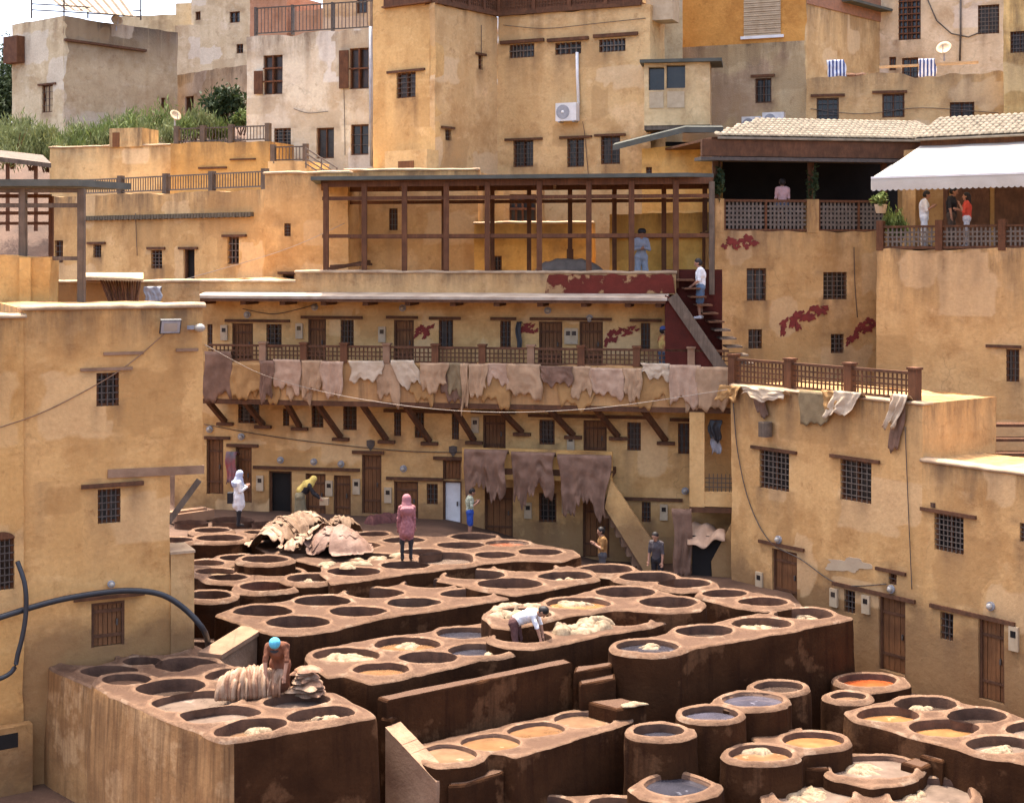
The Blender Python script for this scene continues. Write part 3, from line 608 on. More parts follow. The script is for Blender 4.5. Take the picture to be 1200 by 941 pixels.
vat_block('ochre streaked rear block of shaded vats against the plain house wall', 5.08, 1.2,
    [((99.5,773,73),d,.3), ((181,761,79),d,.25), ((218,780.5,76),d,.35), ((167,776,46),d,.35), ((129,788,68),d,.3)],
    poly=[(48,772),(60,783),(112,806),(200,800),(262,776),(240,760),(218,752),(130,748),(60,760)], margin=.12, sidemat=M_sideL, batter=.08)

# trough of four compartments behind a tall wall
tk = vat_block('clay trough of four brown compartments along a tall wall', 4.16, 2.4,
    [(('poly',[(486,880),(522,870),(553,878),(562,886),(547,893),(506,896)]),'choc',.07), (('poly',[(530,869),(578,857.5),(606,865),(612,871),(599,879),(562,882)]),br,.07),
     (('poly',[(587,856),(634,844),(664,852),(660,859),(626,864.5),(608,865)]),br,.07), (('poly',[(641,842),(682,832.5),(721,843),(716,849),(686,854),(668,853)]),'choc',.07)],
    poly=[(474,884),(512,899),(548,897),(566,890),(570,880),(590,883),(604,888),(664,869),(700,858),(742,844),(742,838),(705,826),(660,834),(560,856),(490,872)], margin=.02, lip=.04, rim=.02, name='dye_trough')
def slab(name, label, pts, z, zb, cat, mat=None, par=None, smooth=False):
    """prism with a px-traced top on the plane z"""
    P = [PZ(x, y, z) for x, y in pts]; n = len(P); c = sum(P, Vector())/n
    mb = MB(); sec = [(1.0, zb), (1.0, z-.05), (.985, z-.012), (.95, z+.004)]; V = []
    sub = []
    for i in range(n):
        a, b = P[i], P[(i+1) % n]; m = max(1, int((b-a).length/.25)); sub += [a.lerp(b, t/m) for t in range(m)]
    N = len(sub)
    for s, zz in sec:
        for p in sub:
            q = c+(p-c)*s if s > .99 else p+(c-p).normalized()*((1-s)*1.4 if (c-p).length > .1 else 0)
            j = noise.noise(Vector((p.x*2.5, p.y*2.5, zz*2)))*.025; V.append((q.x+j, q.y-j, zz+(j if zz > zb else 0)))
    fs = [(k*N+i, k*N+(i+1)%N, (k+1)*N+(i+1)%N, (k+1)*N+i) for k in range(3) for i in range(N)]
    A = sum(sub[i].x*sub[(i+1)%N].y-sub[(i+1)%N].x*sub[i].y for i in range(N))
    mb.add(V, fs if A > 0 else [tuple(reversed(f)) for f in fs], 1)
    V2, _, f2 = tri2d([(V[3*N+i][0], V[3*N+i][1]) for i in range(N)])
    zt = sum(V[3*N+i][2] for i in range(N))/N
    mb.add([(a, b, zt) for a, b in V2], f2, 0)
    mats = mat or [M_top, M_side]
    if par: return part(name, mb, mats, par)
    return solo(name, mb, mats, label, cat)
slab('court_wall', 'straight clay wall standing tall behind the trough', [(442,817),(453,821),(671,776),(662,772)], 5.10, 2.4, 'wall')
slab('court_wall', 'short clay pier with notched top at the trough corner', [(446,841),(458,843),(467,838),(464,829),(456,831)], 4.75, 2.4, 'wall')
a = PZ(462,850,4.62); b = PZ(522,914,3.9); mb = MB()
for i in range(6):
    p = a.lerp(b, i/6); q = a.lerp(b, (i+1)/6); j = Vector((0,0,noise.noise(p*2)*.04))
    mb.hexa([(p.x-.17,p.y-.1,2.4),(q.x-.17,q.y-.1,2.4),(q.x+.12,q.y+.1,2.4),(p.x+.12,p.y+.1,2.4),(p.x-.17,p.y-.1,p.z),(q.x-.17,q.y-.1,q.z+j.z),(q.x+.12,q.y+.1,q.z+.05+j.z),(p.x+.12,p.y+.1,p.z+.05)])
solo('court_wall', mb, mk('clay_rough_wall', (.36,.22,.13), (.22,.12,.07), scale=2, bump=.7, bscale=12, fine=.3), 'rough sloping clay wall descending at the trough end', 'wall')
slab('trough_shelf', 'low clay shelf in front of the trough end', [(524,910),(560,899),(596,899),(590,905),(545,919),(526,920)], 3.86, 2.4, 'ledge')
st = thing('clay_steps', 'three worn clay steps between trough wall and tall dark block', 'steps', PZ(715,815,4.2))
slab('step', '', [(672,788),(716,780),(722,775),(674,781)], 4.95, 2.4, '', par=st); slab('step', '', [(680,802),(722,795),(720,789),(676,796)], 4.75, 2.4, '', par=st)
slab('step', '', [(690,822),(722,831),(758,825),(728,817)], 4.42, 2.4, '', par=st)
slab('stone_slab', 'flat clay slab joining the brown and angular vats', [(944,900),(972,901),(971,889),(942,890)], 3.5, 2.6, 'slab')
slab('stone_slab', 'pale clay ledge between the wide grey liquor vats', [(1003,925),(1042,925),(1040,918),(1002,918)], 3.27, 2.6, 'slab')
ss = thing('clay_steps', 'two small clay steps against the orange dye block', 'steps', PZ(1090,890,3.4))
slab('step', '', [(1055,893),(1080,900),(1100,892),(1075,885)], 3.5, 2.4, '', par=ss); slab('step', '', [(1078,884),(1104,892),(1115,886),(1088,879)], 3.62, 2.4, '', par=ss)
# slanting plank laid between blocks
a = PZ(246,768,5.12); b = PZ(296,737,5.3); mb = MB(); mb.beam(a, b, .62, .1); mb.beam(a-Vector((0,0,.5)), b-Vector((0,0,.5)), .5, .85)
solo('stone_slab', mb, M_stone, 'slanting stone slab bridging two vat blocks beside the pipe', 'slab')
mb = MB(); p = PZ(200,607,5.78); q = PZ(244,601,5.78); mb.beam(p, q, .75, .32); mb.beam(p+Vector((0,-.3,.19)), q+Vector((0,-.28,.19)), .08, .08)
solo('wooden_trough', mb, M_stone, 'shallow pinkish trough lying at the edge of the vats', 'trough')

# ------------------------------------------------------------------ houses round the court
WL = 12.84
P_left = plaster('plaster_left', (.60,.375,.165), ztop=12.8, reach=1.0, zbase=5.0, breach=1.6)
LF = FP(27,31.3,237,33.0)
H = House('plain_house', 'plain ochre house with floodlight and two small grilled windows', LF.w(2,1.5))
f = H.face(LF, 27, 200, 1.5, 9.1, P_left, depth=5, step=.45, topj=0)
g = H.face(LF, 27, 237.5, 9.1, WL, P_left, depth=5, step=.45)
H.win(g, 113,437,139.5,476, 3, 4, lint=None); H.win(f, 114.6,573,141.4,613, 3, 4, lint=(95,168,568))
H.door(f, 107,705,146,757, 6, lint=(86,169,699,.07), rec=.08)
for x0, x1, y in ((94,155,432.5),(121,168,414),(206,232,410)): H.lint(g, x0, x1, y, .07, .045, M_stone)
mb = MB(); a = LF.P(126,555,-.04); b = LF.P(239,550,-.04); mb.beam(a, b, .16, .19); part('ledge_beam', mb, M_stone, H.o)
mb = MB(); mb.beam(LF.P(199,612,-.1), LF.P(232,562,.1), .13, .13); part('brace', mb, M_wgrey, H.o)
H.lamp(f, 130,684,.10)
H.cope(g, None, None, .09, .06, .5); H.done()
mb = MB(); mb.fbox(LF, LF.u(199.8), LF.u(227), 1.5, LF.uz(213,648)[1], -.9, .05); part('pillar', mb, plaster('plaster_left_pillar', (.50,.33,.165), zbase=5, breach=1.2), H.o)
mb = MB(); mb.fbox(LF, LF.u(199), LF.u(228), LF.uz(213,648)[1], LF.uz(213,645)[1], -.95, .08); part('pillar_cap', mb, M_cop, H.o)
mb = MB(); mb.fbox(LF, 0, 3.4, WL-1.0, WL-.9, -5.5, -.3); part('roof', mb, M_cop, H.o)
# floodlight and bulb on that wall
t = thing('floodlight', 'square floodlight tilted out from the plain ochre wall', 'floodlight', LF.P(197,391,.1)); c = LF.P(197,382,.22); mb = MB()
ax = Vector((LF.d.x, LF.d.y, 0)); nn = Vector((LF.n.x, LF.n.y, 0)); fwd = (nn*.55+Vector((0,0,-.8))).normalized(); up = ax.cross(fwd).normalized()
def obox(mb, c, x, y, z, a, b, e): return mb.hexa([c+x*(i*a)+y*(j*b)+z*(k*e) for k in (-1,1) for i, j in ((-1,-1),(1,-1),(1,1),(-1,1))])
fwd = (nn*.8+Vector((0,0,-.35))).normalized(); up = ax.cross(fwd).normalized()
obox(mb, c, ax, up, fwd, .23, .17, .035); part('body', mb, M_black, t); mb = MB(); obox(mb, c+fwd*.04, ax, up, fwd, .15, .10, .006); part('lens', mb, M_bulb, t)
mb = MB(); obox(mb, c+fwd*.038, ax, up, fwd, .21, .15, .003); part('bezel', mb, M_metal, t); mb = MB(); mb.beam(c, LF.P(197,388,-.05), .05, .05); part('bracket', mb, M_metal, t)
t = thing('wall_bulb', 'clear bulb lamp sticking out near the floodlight', 'lamp', LF.P(226,386,.1)); mb = MB(); mb.beam(LF.P(220,384,-.05), LF.P(227,383.5,.12), .09, .09); part('socket', mb, M_metal, t)
mb = MB(); mb.ball(LF.P(232,384,.16), .13, .12, .10); part('bulb', mb, M_bulb, t, True)
# neighbouring wall part at the frame edge
LF2 = FP(-70,30.3,28,31.25)
H = House('plain_house', 'ochre house wall with arched grilled window beside the hose', LF2.w(1,1.2))
f = H.face(LF2, -70, 27.5, 1.2, WL-.16, plaster('plaster_left2', (.57,.345,.14), ztop=12.7, reach=1.0, zbase=3, breach=2), depth=5)
H.win(f, -16,632,17,692, 4, 6, sill=False); H.cope(f, None, None, .08, .06, .5); H.done()
u0, u1 = LF2.u(-16), LF2.u(17); z1 = LF2.uz(0,632)[1]; mb = MB(); n = 12; um = (u0+u1)/2; r = (u1-u0)/2
mb.add([LF2.w(um+r*math.cos(math.pi*i/n), z1+r*.55*math.sin(math.pi*i/n), dd) for dd in (.02, .03) for i in range(n+1)], [(i, i+1, n+2+i, n+1+i) for i in range(n)]+[tuple(range(n+1, 2*n+2))]); part('window_arch', mb, M_wood, H.o)
mb = MB(); mb.fbox(LF2, LF2.u(-70), LF2.u(34), 1.2, LF2.uz(10,848)[1], 0, .28); part('plinth', mb, plaster('plaster_plinth', (.36,.22,.10), zbase=2, breach=2.5), H.o)
mb = MB(); mb.fbox(LF2, LF2.u(-10), LF2.u(17), LF2.uz(4,873)[1], LF2.uz(4,856)[1], .25, .285); part('drain_opening', mb, M_void, H.o)

# gallery house along the back of the court
GF = FP(240,47,850,44); GW = GF.off(-1.25); GM = plaster('plaster_gallery', (.60,.40,.19), zbase=5.0, breach=2.0)
H = House('gallery_house', 'long ochre workshop house with timber gallery and hide-draped parapet', GW.w(8,3)); G = H
f = H.face(GW, 205, 842, 3.2, 13.2, GM, depth=5, amp=.015, step=.55); GFc = f; H.face(GW, 842, 866, 3.2, 9.4, GM, depth=2, amp=.015)
for x0,y0,x1,y1 in ((272,379,296.5,428),(361,374,382,428),(461.6,375,485,428),(631.6,377,659,430),(679,377,706.5,430)): H.door(f, x0,y0,x1,y1, 5)
for x0,y0,x1,y1,nx in ((243,380,249,408,1),(312,380,330,408,3),(399,375,414.6,408,3),(514,375,531,410,3),(586,376,598.6,408,2),(751,378.7,762,412,2)): H.win(f, x0,y0,x1,y1, nx, 4)
for x0,x1,y in ((264,340,376),(353,425,372),(453,490,372),(503,540,373),(575,605,373.5),(621,717,374),(738,775,375.5)): H.lint(f, x0, x1, y, .09)
for x0,y0,x1,y1,nx in ((279,471,304,496,4),(331.6,479,339,499,1),(365,474.6,379,501,3),(402,474.6,418,504,3),(461.7,480.5,470,511,2),(486,482,497,513,2),(529.5,483.5,538,515,2),(632,492,650,521,3),(735,495,751,528,3),(794.6,496,808,532,3)): H.win(f, x0,y0,x1,y1, nx, 4)
H.door(f, 566,486.5,592.5,532, 5); H.door(f, 683.7,492.6,711,536, 5)
for x0,x1,y in ((450,540,482),(552,604,483),(619,758,488),(785,815,492)): H.lint(f, x0, x1, y, .10)
for x0,y0,x1,y1 in ((242,514,261.7,579),(276,524,295,589),(358,555,381.6,606),(391,557,411,606),(424,533,447,602),(461.7,564,490,611),(568,571,601,631),(683,584,714,653)): H.door(f, x0,y0,x1,y1, 4)
H.void(f, 315,552,342,605); H.door(f, 519,539,540,562, 4, handle=False, ledge=False); H.door(f, 519,563.5,541,617.5, 1, mat=M_white, handle=True, ledge=False)
H.win(f, 500,567,513,591,2,3); H.win(f, 631.6,577.7,652,612,3,4); H.win(f, 752,588,762.6,612,2,3)
for x0,x1,y in ((240,270,513),(266,303,522),(297,422,549),(413,450,530),(453,519,561),(508,545,537),(730,800,585)): H.lint(f, x0, x1, y, .10)
for p in ((246,503),(283,511.5),(329,539),(368,541),(400,543.5),(473,549),(290,369),(369,360),(472,361),(642,364),(691,373),(803,575)): H.lamp(f, *p, .14)
for p in ((305,566),(386,572),(418,570),(455,580),(263,390),(351,388),(448,392),(666,394),(673,394),(557,498),(669,518),(619,598),(778,600),(663,592)): H.meter(f, *p, .24, .5)
for px, py in ((434.5,521),(531,528)):
    u, z = GW.uz(px, py); mb = MB(); P = [(-.13,.13),(0,.16),(.13,.13),(.13,-.03),(0,-.2),(-.13,-.03)]
    mb.add([GW.w(u+a, z+b, dd) for dd in (-.02,.04) for a, b in P], [(5,4,3,2,1,0)]+[tuple(range(6,12))]+[(i,(i+1)%6,6+(i+1)%6,6+i) for i in range(6)]); part('iron_shield', mb, M_iron, H.o)
def splash(H, f, cx, cy, w, h, ang, seed, n=9):
    R = random.Random(seed)
    for i in range(n):
        s = (i+.5)/n-.5+R.uniform(-.06,.06); t = R.uniform(-.5,.5)*(1-abs(s)*1.2); x, y = s*w, t*h; sz = R.uniform(.16,.34)*(1.15-abs(s))
        H.mark(f, blob(cx+x*math.cos(ang)-y*math.sin(ang), cy+x*math.sin(ang)+y*math.cos(ang), w*sz*1.25, h*sz*1.7, seed*20+i, 30, ang+R.uniform(-.7,.7), 3), d=.022+.0025*i)
def blob(cx, cy, w, h, seed, n=26, ang=0, arms=4):
    R = random.Random(seed); ph = [R.uniform(0,6.28) for _ in range(4)]; out = []
    for i in range(n):
        t = 2*math.pi*i/n; r = 1+.26*math.sin(arms*t+ph[0])+.2*math.sin((arms+3)*t+ph[1])+.1*math.sin(11*t+ph[2])
        x, y = w/2*r*math.cos(t), h/2*r*math.sin(t); out.append((cx+x*math.cos(ang)-y*math.sin(ang), cy+x*math.sin(ang)+y*math.cos(ang)))
    return out
splash(H, f, 498,387,26,11,-.45,1); splash(H, f, 617,386,25,11,-.1,2); splash(H, f, 717,396,24,11,-.9,3); splash(H, f, 733,388,28,9,-.2,4)
H.done()
# gallery deck, parapet, rail
ua, ub = GF.u(238), GF.u(862)
mb = MB(); mb.fbox(GF, ua, ub, 9.95, 10.15, -1.3, -.12); part('deck', mb, M_beam, H.o)
PM = mk('parapet_stained', (.52,.30,.12), (.34,.175,.068), scale=.8, streak=.7, scol=(.13,.07,.035), sscale=(3,3,.3), bump=.5, bscale=10)
pm, sm = wall_mesh(GF, ua, ub, 9.38, 10.62, [], .16, .03, .3, .03); put_marks(part('parapet', pm, PM, H.o, sm), pm)
mb = MB(); mb.fbox(GF, ua, ub, 9.22, 9.375, -1.2, .02); part('edge_beam', mb, M_beam, H.o)
for i, px in enumerate((308,356,403,453,510,565,622,681,746,810)):
    u = GF.u(px); mb = MB(); mb.fbox(GF, u-.11, u+.11, 10.60, 11.18, -.16, .06); mb.fbox(GF, u-.14, u+.14, 11.18, 11.24, -.19, .09); part('rail_post', mb, M_wood if i % 3 else M_stone, H.o)
def lattice(F, u0, u1, z0, z1, d, mat, par, step=.11, t=.03, name='lattice', diag=False):
    mb = MB(); n = max(2, int((u1-u0)/step)); m = max(2, int((z1-z0)/step))
    for i in range(1, n): u = u0+(u1-u0)*i/n; mb.fbox(F, u-t/2, u+t/2, z0, z1, d-.012, d+.012)
    for j in range(1, m): z = z0+(z1-z0)*j/m; mb.fbox(F, u0, u1, z-t/2, z+t/2, d-.018, d+.006)
    o = part(name, mb, mat, par); o['kind'] = 'stuff'; return o
pxs = [240,308,356,403,453,510,565,622,681,746,810,858]
for a, b in zip(pxs[:-1], pxs[1:]):
    u0, u1 = GF.u(a)+.10, GF.u(b)-.10
    mb = MB(); mb.fbox(GF, u0, u1, 11.08, 11.15, -.09, .0); mb.fbox(GF, u0, u1, 10.62, 10.68, -.085, -.005); part('handrail', mb, M_beam, H.o); lattice(GF, u0, u1, 10.68, 11.08, -.05, M_beam, H.o, .13, .04)
# braces under the gallery
for (x0,y0),(x1,y1) in (((241,466),(264.6,494)),((284,468),(309,497.5)),((333,471),(352,500)),((369,466),(400,512)),((422,467),(453.6,515)),((473,470),(504,517)),((529,472),(556,516)),((581.6,472),(612,506)),((641,474),(672,509.6)),((697,479),(724.5,511)),((753,479),(780.6,516.5))):
    a = GF.P(x0, y0, -.25); a.z = 9.25; b = GW.P(x1, y1, .06); mb = MB(); mb.beam(a, b, .15, .15); br_ = part('brace', mb, M_beam, H.o)
    u, z = GW.uz(x1, y1); mb = MB(); mb.fbox(GW, u-.28, u+.28, z-.12, z-.02, -.05, .16); part('brace_plate', mb, M_beam, br_)
# eave roof and terrace above
mb = MB(); z = 12.72; a0, a1 = GF.u(231), GF.u(782)
EV = [GF.w(u, z+dz, dd) for u in (a0, a1) for dd, dz in ((-1.4,.18),(.12,.0),(.12,-.09),(-1.4,.09))]
mb.add(EV, [(0,1,5,4),(1,2,6,5),(2,3,7,6),(3,0,4,7),(3,2,1,0),(4,5,6,7)]); part('eave_roof', mb, M_sheet, H.o)
mb = MB(); mb.fbox(GF, a0+.05, a1-.05, z-.18, z-.094, .0, .09); part('fascia', mb, M_beam, H.o)
for px in (250,300,345,392,440,488,540,590,640,690,740,775):
    u = GW.u(px); mb = MB(); mb.fbox(GW, u-.09, u+.09, z-.3, z-.10, -.02, 1.2); part('eave_bracket', mb, M_beam, H.o)
TP = plaster('plaster_terrace', (.53,.36,.19), ztop=13.55, reach=.8)
TF = GF.off(-.75); u0, u1 = TF.u(346), TF.u(792)
pm, sm = wall_mesh(TF, u0, u1, 12.8, 13.46, [], .3, .02, .4, .02); put_marks(part('terrace_parapet', pm, TP, H.o, sm), pm)
fcx = dict(F=TF, u0=u0, u1=u1, z1=13.46); H.cope(fcx, None, None, .06, .03, .36)
u0, u1 = TF.u(222), TF.u(346); pm, sm = wall_mesh(TF, u0, u1, 12.8, 13.15, [], .3, .02, .4, .02); put_marks(part('terrace_parapet', pm, TP, H.o, sm), pm)
H.cope(dict(F=TF, u0=u0, u1=u1-.02, z1=13.15), None, None, .06, .03, .5)
pm, sm = wall_mesh(TF, TF.u(641), TF.u(791), 12.85, 13.40, [], .02, .0, .3, .01); 
mb = MB(); P = [(642+i*6.1, 322+3.2*noise.noise(Vector((i*.9,0,3)))+2.5*noise.noise(Vector((i*2.7,5,3)))) for i in range(25)]+[(791,343),(791,344),(639,344),(639,343)]; H.mark(dict(F=TF), P, M_red, .045, 'paint_band')
mb = MB(); mb.fbox(TF, TF.u(200), TF.u(835), 12.9, 13.0, -6, -.3); part('terrace_floor', mb, M_cop, H.o)

# walkway with stair below the gallery at the right
WF = GW.off(1.0)
u0, u1 = WF.u(541), WF.u(718); mb = MB(); mb.fbox(WF, u0, u1, 7.15, 7.35, -1.05, 0); part('walkway', mb, M_beam, H.o)
pm, sm = wall_mesh(WF, u0, u1, 7.0, 7.95, [], .14, .02, .4, .02); put_marks(part('walkway_parapet', pm, plaster('plaster_walk', (.55,.34,.13)), H.o, sm), pm)
a = WF.P(716,566,.0); b = WF.P(766,656,.0); mb = MB()
for dd in (0,):
    A = [Vector(p)+Vector((WF.n.x, WF.n.y, 0))*e for e in (.12, -.05) for p in (a+Vector((-.18,0,-.75)), b+Vector((-.18,0,-.5)), b+Vector((.28,0,.15)), a+Vector((.0,0,.12)))]
    mb.hexa([A[0],A[1],A[5],A[4],A[3],A[2],A[6],A[7]])
part('stair_parapet', mb, GM, H.o)
for i in range(8):
    p = a.lerp(b, (i+.5)/8); mb = MB(); mb.box(p.x-.25, p.x+.25, p.y+.06, p.y+.95, p.z-.95, p.z-.45); part('step', mb, M_stone, H.o)
# loggia at the right end
CF = GF.off(.05); mb = MB(); mb.fbox(CF, CF.u(808), CF.u(825.5), CF.uz(816,594)[1], 9.25, -.35, 0); part('column', mb, GM, H.o)
mb = MB(); mb.fbox(CF, CF.u(825.5), CF.u(862), CF.uz(840,594)[1], CF.uz(840,577)[1], -.3, -.02); part('loggia_parapet', mb, GM, H.o)
mb = MB(); mb.fbox(CF, CF.u(808), CF.u(862), CF.uz(840,601)[1], CF.uz(840,595)[1], -1.2, .02); part('loggia_beam', mb, M_beam, H.o)
lattice(CF, CF.u(826), CF.u(860), CF.uz(840,577)[1], CF.uz(840,556)[1], -.15, M_iron, H.o, .12, .025, 'loggia_railing')
mb = MB(); A = [(836,690),(834,655),(857,612),(862,612),(862,690)]; u_ = [CF.uz(*p) for p in A]
mb.add([CF.w(u, z, dd) for dd in (.35,.2) for u, z in u_], [(0,1,2,3,4)[::-1], (5,6,7,8,9)]+[(i,(i+1)%5,5+(i+1)%5,5+i) for i in range(5)]); part('stair_parapet', mb, GM, H.o)
for i in range(3):
    mb = MB(); u = CF.u(845); z = CF.uz(845, 690-i*16)[1]; mb.fbox(CF, u-.1, u+.5, z-.3, z+.1, -.6+.2*i, .15); part('step', mb, M_cop, H.o)
# stairs up to the terrace, red-brown wall behind
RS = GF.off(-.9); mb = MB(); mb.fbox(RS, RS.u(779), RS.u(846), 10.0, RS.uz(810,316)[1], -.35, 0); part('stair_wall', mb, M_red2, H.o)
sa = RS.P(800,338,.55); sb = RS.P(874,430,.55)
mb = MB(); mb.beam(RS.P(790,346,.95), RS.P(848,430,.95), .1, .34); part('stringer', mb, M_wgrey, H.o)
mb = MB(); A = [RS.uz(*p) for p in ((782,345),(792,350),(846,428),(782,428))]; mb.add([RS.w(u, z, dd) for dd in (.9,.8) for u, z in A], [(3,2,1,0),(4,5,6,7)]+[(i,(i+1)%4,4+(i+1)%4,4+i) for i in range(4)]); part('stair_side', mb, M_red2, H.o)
for i in range(11):
    p = RS.P(803+i*6.9, 327+i*9.6, .45); mb = MB(); mb.box(p.x-.22, p.x+.26, p.y-.45, p.y+.45, p.z-.05, p.z); part('tread', mb, M_wgrey if i > 5 else M_beam, H.o)

# pergola on the terrace
T = thing('terrace_pergola', 'brown timber pergola frame with flat felt roof on the terrace', 'pergola', TF.w(8, 13.0)); PFr = TF.off(-.15); PBk = TF.off(-3.6)
zt = PFr.uz(500,216)[1]
for i, px in enumerate((382,427,474,523,571,632,690,740,792)):
    p = PFr.P(px, 320); q = Vector((p.x, p.y, zt+.05)); mb = MB(); mb.beam(Vector((p.x, p.y, 13.0)), q, .17, .17); part('post', mb, M_wood, T)
for px in (383,520,577,620,668,720,778,826):
    p = PBk.P(px, 300); mb = MB(); mb.beam(Vector((p.x, p.y, 13.0)), Vector((p.x, p.y, zt+.05)), .15, .15); part('post', mb, M_wood, T)
for Fq, ys in ((PFr, (216,233,277)), (PBk, (222,238,278))):
    for y in ys:
        a = Fq.P(378, y); b = Fq.P(834, y); b.z = a.z; mb = MB(); mb.beam(a, b, .09, .12 if y > 225 else .2); part('beam', mb, M_wood, T)
for px in (378,470,560,650,740,834):
    mb = MB(); a = PFr.P(px, 216); b = PBk.P(px, 222); b.z = a.z = zt+.05; mb.beam(a, b, .1, .16); part('rafter', mb, M_wood, T)
pr = PFr.P(834,300); mb = MB(); mb.beam(Vector((pr.x,pr.y,12.8)), Vector((pr.x,pr.y,zt)), .16, .16); part('post', mb, M_wgrey, T)
mb = MB(); c = [PFr.P(368,214,.35), PFr.P(806,212,.35), PFr.P(836,214,-.2), PBk.P(836,214,-.4), PBk.P(368,214,-.4)]; zz = zt+.14
mb.add([(p.x, p.y, zz+e+(.06 if k > 2 else 0)) for e in (0,.12) for k, p in enumerate(c)], [(4,3,2,1,0),(5,6,7,8,9)]+[(i,(i+1)%5,5+(i+1)%5,5+i) for i in range(5)]); part('roof', mb, M_slate, T)

# right-hand house along the court
P0, P1 = (6.55,43.3), (12.5,35.4); RF = Face(P0, P1)
RM = plaster('plaster_right', (.56,.36,.17), ztop=10.2, reach=1.6, zbase=3.2, breach=3.6)
H = House('court_house', 'ochre court house with grilled windows and hides on its roof rail', RF.w(4,2.5)); f = H.face(RF, 857, 1081, 2.5, 10.12, RM, depth=3.2, step=.5)
f2 = H.face(RF, 1081, ('u', 17.0), 2.5, 8.66, plaster('plaster_right_low', (.56,.36,.17), ztop=8.7, reach=1.2, zbase=3.2, breach=3.2), depth=2.6, step=.5); RH = H
H.win(f, 890,528,924.5,574,5,6,bars=M_irong,lint=(881,934,527)); H.win(f, 984.7,539.7,1021,588,5,6,bars=M_irong,lint=(973.6,1031.5,537.5)); H.win(f2, 1095,603.7,1129,647,5,6,bars=M_irong,lint=(1079.7,1144.6,601)); H.win(f2, 1195,614,1216,636,3,3)
H.door(f, 905,645,934,706,4,lint=(890,943,639)); H.win(f, 989,691.6,1002,718,2,3); H.door(f, 1030,699,1061,788,4); H.lint(f, 976.7,1073,694,.1); H.win(f, 1041,671,1050.5,685,0,1,lint=(1027,1062,669))
H.win(f2, 1101.7,718,1117,750,2,3); H.door(f2, 1146.7,723,1176.7,822,5); H.lint(f2, 1090.7,1190,720,.1)
for p in ((913,632),(1045,690)): H.lamp(f, *p, .14)
H.lamp(f2, 1161.7,710,.14)
for p in ((890.7,680),(978,700),(1015.7,708)): H.meter(f, *p, .26, .5)
H.meter(f2, 1189,748,.26,.6)
H.mark(f, blob(994,662,46,17,9,36,.15,2), mk('plaster_patch_grey', (.46,.35,.22), (.40,.29,.18), scale=2, bump=.3), .018, 'plaster_patch')
H.cope(f2, None, None, .08, .05, .4); H.cope(f, None, None, .05, .04, .4); H.done()
# roof rail
t = thing('roof_railing', 'timber lattice railing along the court house roof', 'railing', RF.w(2,10.1)); RR = RF.off(-.25)
for px in (860,926,996,1072):
    u = RR.u(px); mb = MB(); mb.fbox(RR, u-.13, u+.13, 10.05, 11.0, -.12, .12); mb.fbox(RR, u-.16, u+.16, 11.0, 11.06, -.15, .15); part('post', mb, M_wood, t)
for a, b in ((860,926),(926,996),(996,1072)):
    u0, u1 = RR.u(a)+.13, RR.u(b)-.13; mb = MB(); mb.fbox(RR, u0, u1, 10.86, 10.94, -.05, .05); mb.fbox(RR, u0, u1, 10.2, 10.26, -.045, .045); part('handrail', mb, M_beam, t); lattice(RR, u0, u1, 10.26, 10.86, 0, M_beam, t, .14, .045)
# roof-top steps and low walls behind
pmat = plaster('plaster_rear_steps', (.50,.32,.15), ztop=10.6, reach=2)
SF = FP(1080,40.5,1170,41.5); H = House('roof_walls', 'low ochre roof walls with timber steps behind the court house', SF.w(1,8.2), 'wall')
f = H.face(SF, 1085, 1160, 7.6, SF.uz(1120,480)[1], pmat, depth=.4); H.cope(f, None, None, .05, .03, .42)
mb = MB(); Q = FP(1100,39.3,1130,39.3); mb.fbox(Q, Q.u(1106), Q.u(1127), 7.6, Q.uz(1116,497)[1], -.5, 0); part('block', mb, pmat, H.o)
H.done()
for i in range(4):
    mb = MB(); p = PY(1155, 548-i*17, 40+i*.35); mb.box(p.x-.1, p.x+2.6, p.y-.2, p.y+.3, p.z-.06, p.z+.02); part('step', mb, M_beam, H.o)
mb = MB(); Q = FP(1076,37.9,1260,39); mb.fbox(Q, Q.u(1082), Q.u(1260), 7.5, 7.62, -4, .5); part('roof', mb, M_ground, H.o)

# restaurant house: plain wall with lattice terrace, tiled roof
QF = FP(838,47.4,1040,48.6); QM = plaster('plaster_rest', (.53,.345,.165), ztop=15.2, reach=1.6)
zb_, zt_ = QF.uz(900,234)[1], QF.uz(900,175)[1]; zr = QF.uz(900,271)[1]
H = House('restaurant_house', 'ochre house with lattice terrace under tiled roof and painted red hides', QF.w(3,5)); f = H.face(QF, 838, 1040, 4.5, zr, QM, depth=5, step=.6, amp=.012)
H.win(f, 875,314.6,898,352.6,3,4,bars=M_irong,frame=M_beam); H.win(f, 964.7,319,992.6,351,4,5,bars=M_irong,frame=M_beam); H.win(f, 877,386,893,408.6,2,2,frame=M_beam,bars=M_irong); H.win(f, 973.6,391.5,989,414,2,3,frame=M_beam,bars=M_irong)
splash(H, f, 857,288,20,13,.1,21); splash(H, f, 876,284,22,12,-.1,22)
splash(H, f, 926,377,36,13,-.75,23); splash(H, f, 950,366,36,14,-.25,24,11); splash(H, f, 932,378,20,8,1.2,26,6); splash(H, f, 1001,393,26,11,-.7,25); splash(H, f, 1016,382,24,13,-.3,27)
H.done()
for a, b in ((838,848.5),(945.7,959.5)):
    mb = MB(); mb.fbox(QF, QF.u(a), QF.u(b), zr-.05, zb_+.02, -.3, .015); part('pillar', mb, QM, H.o)
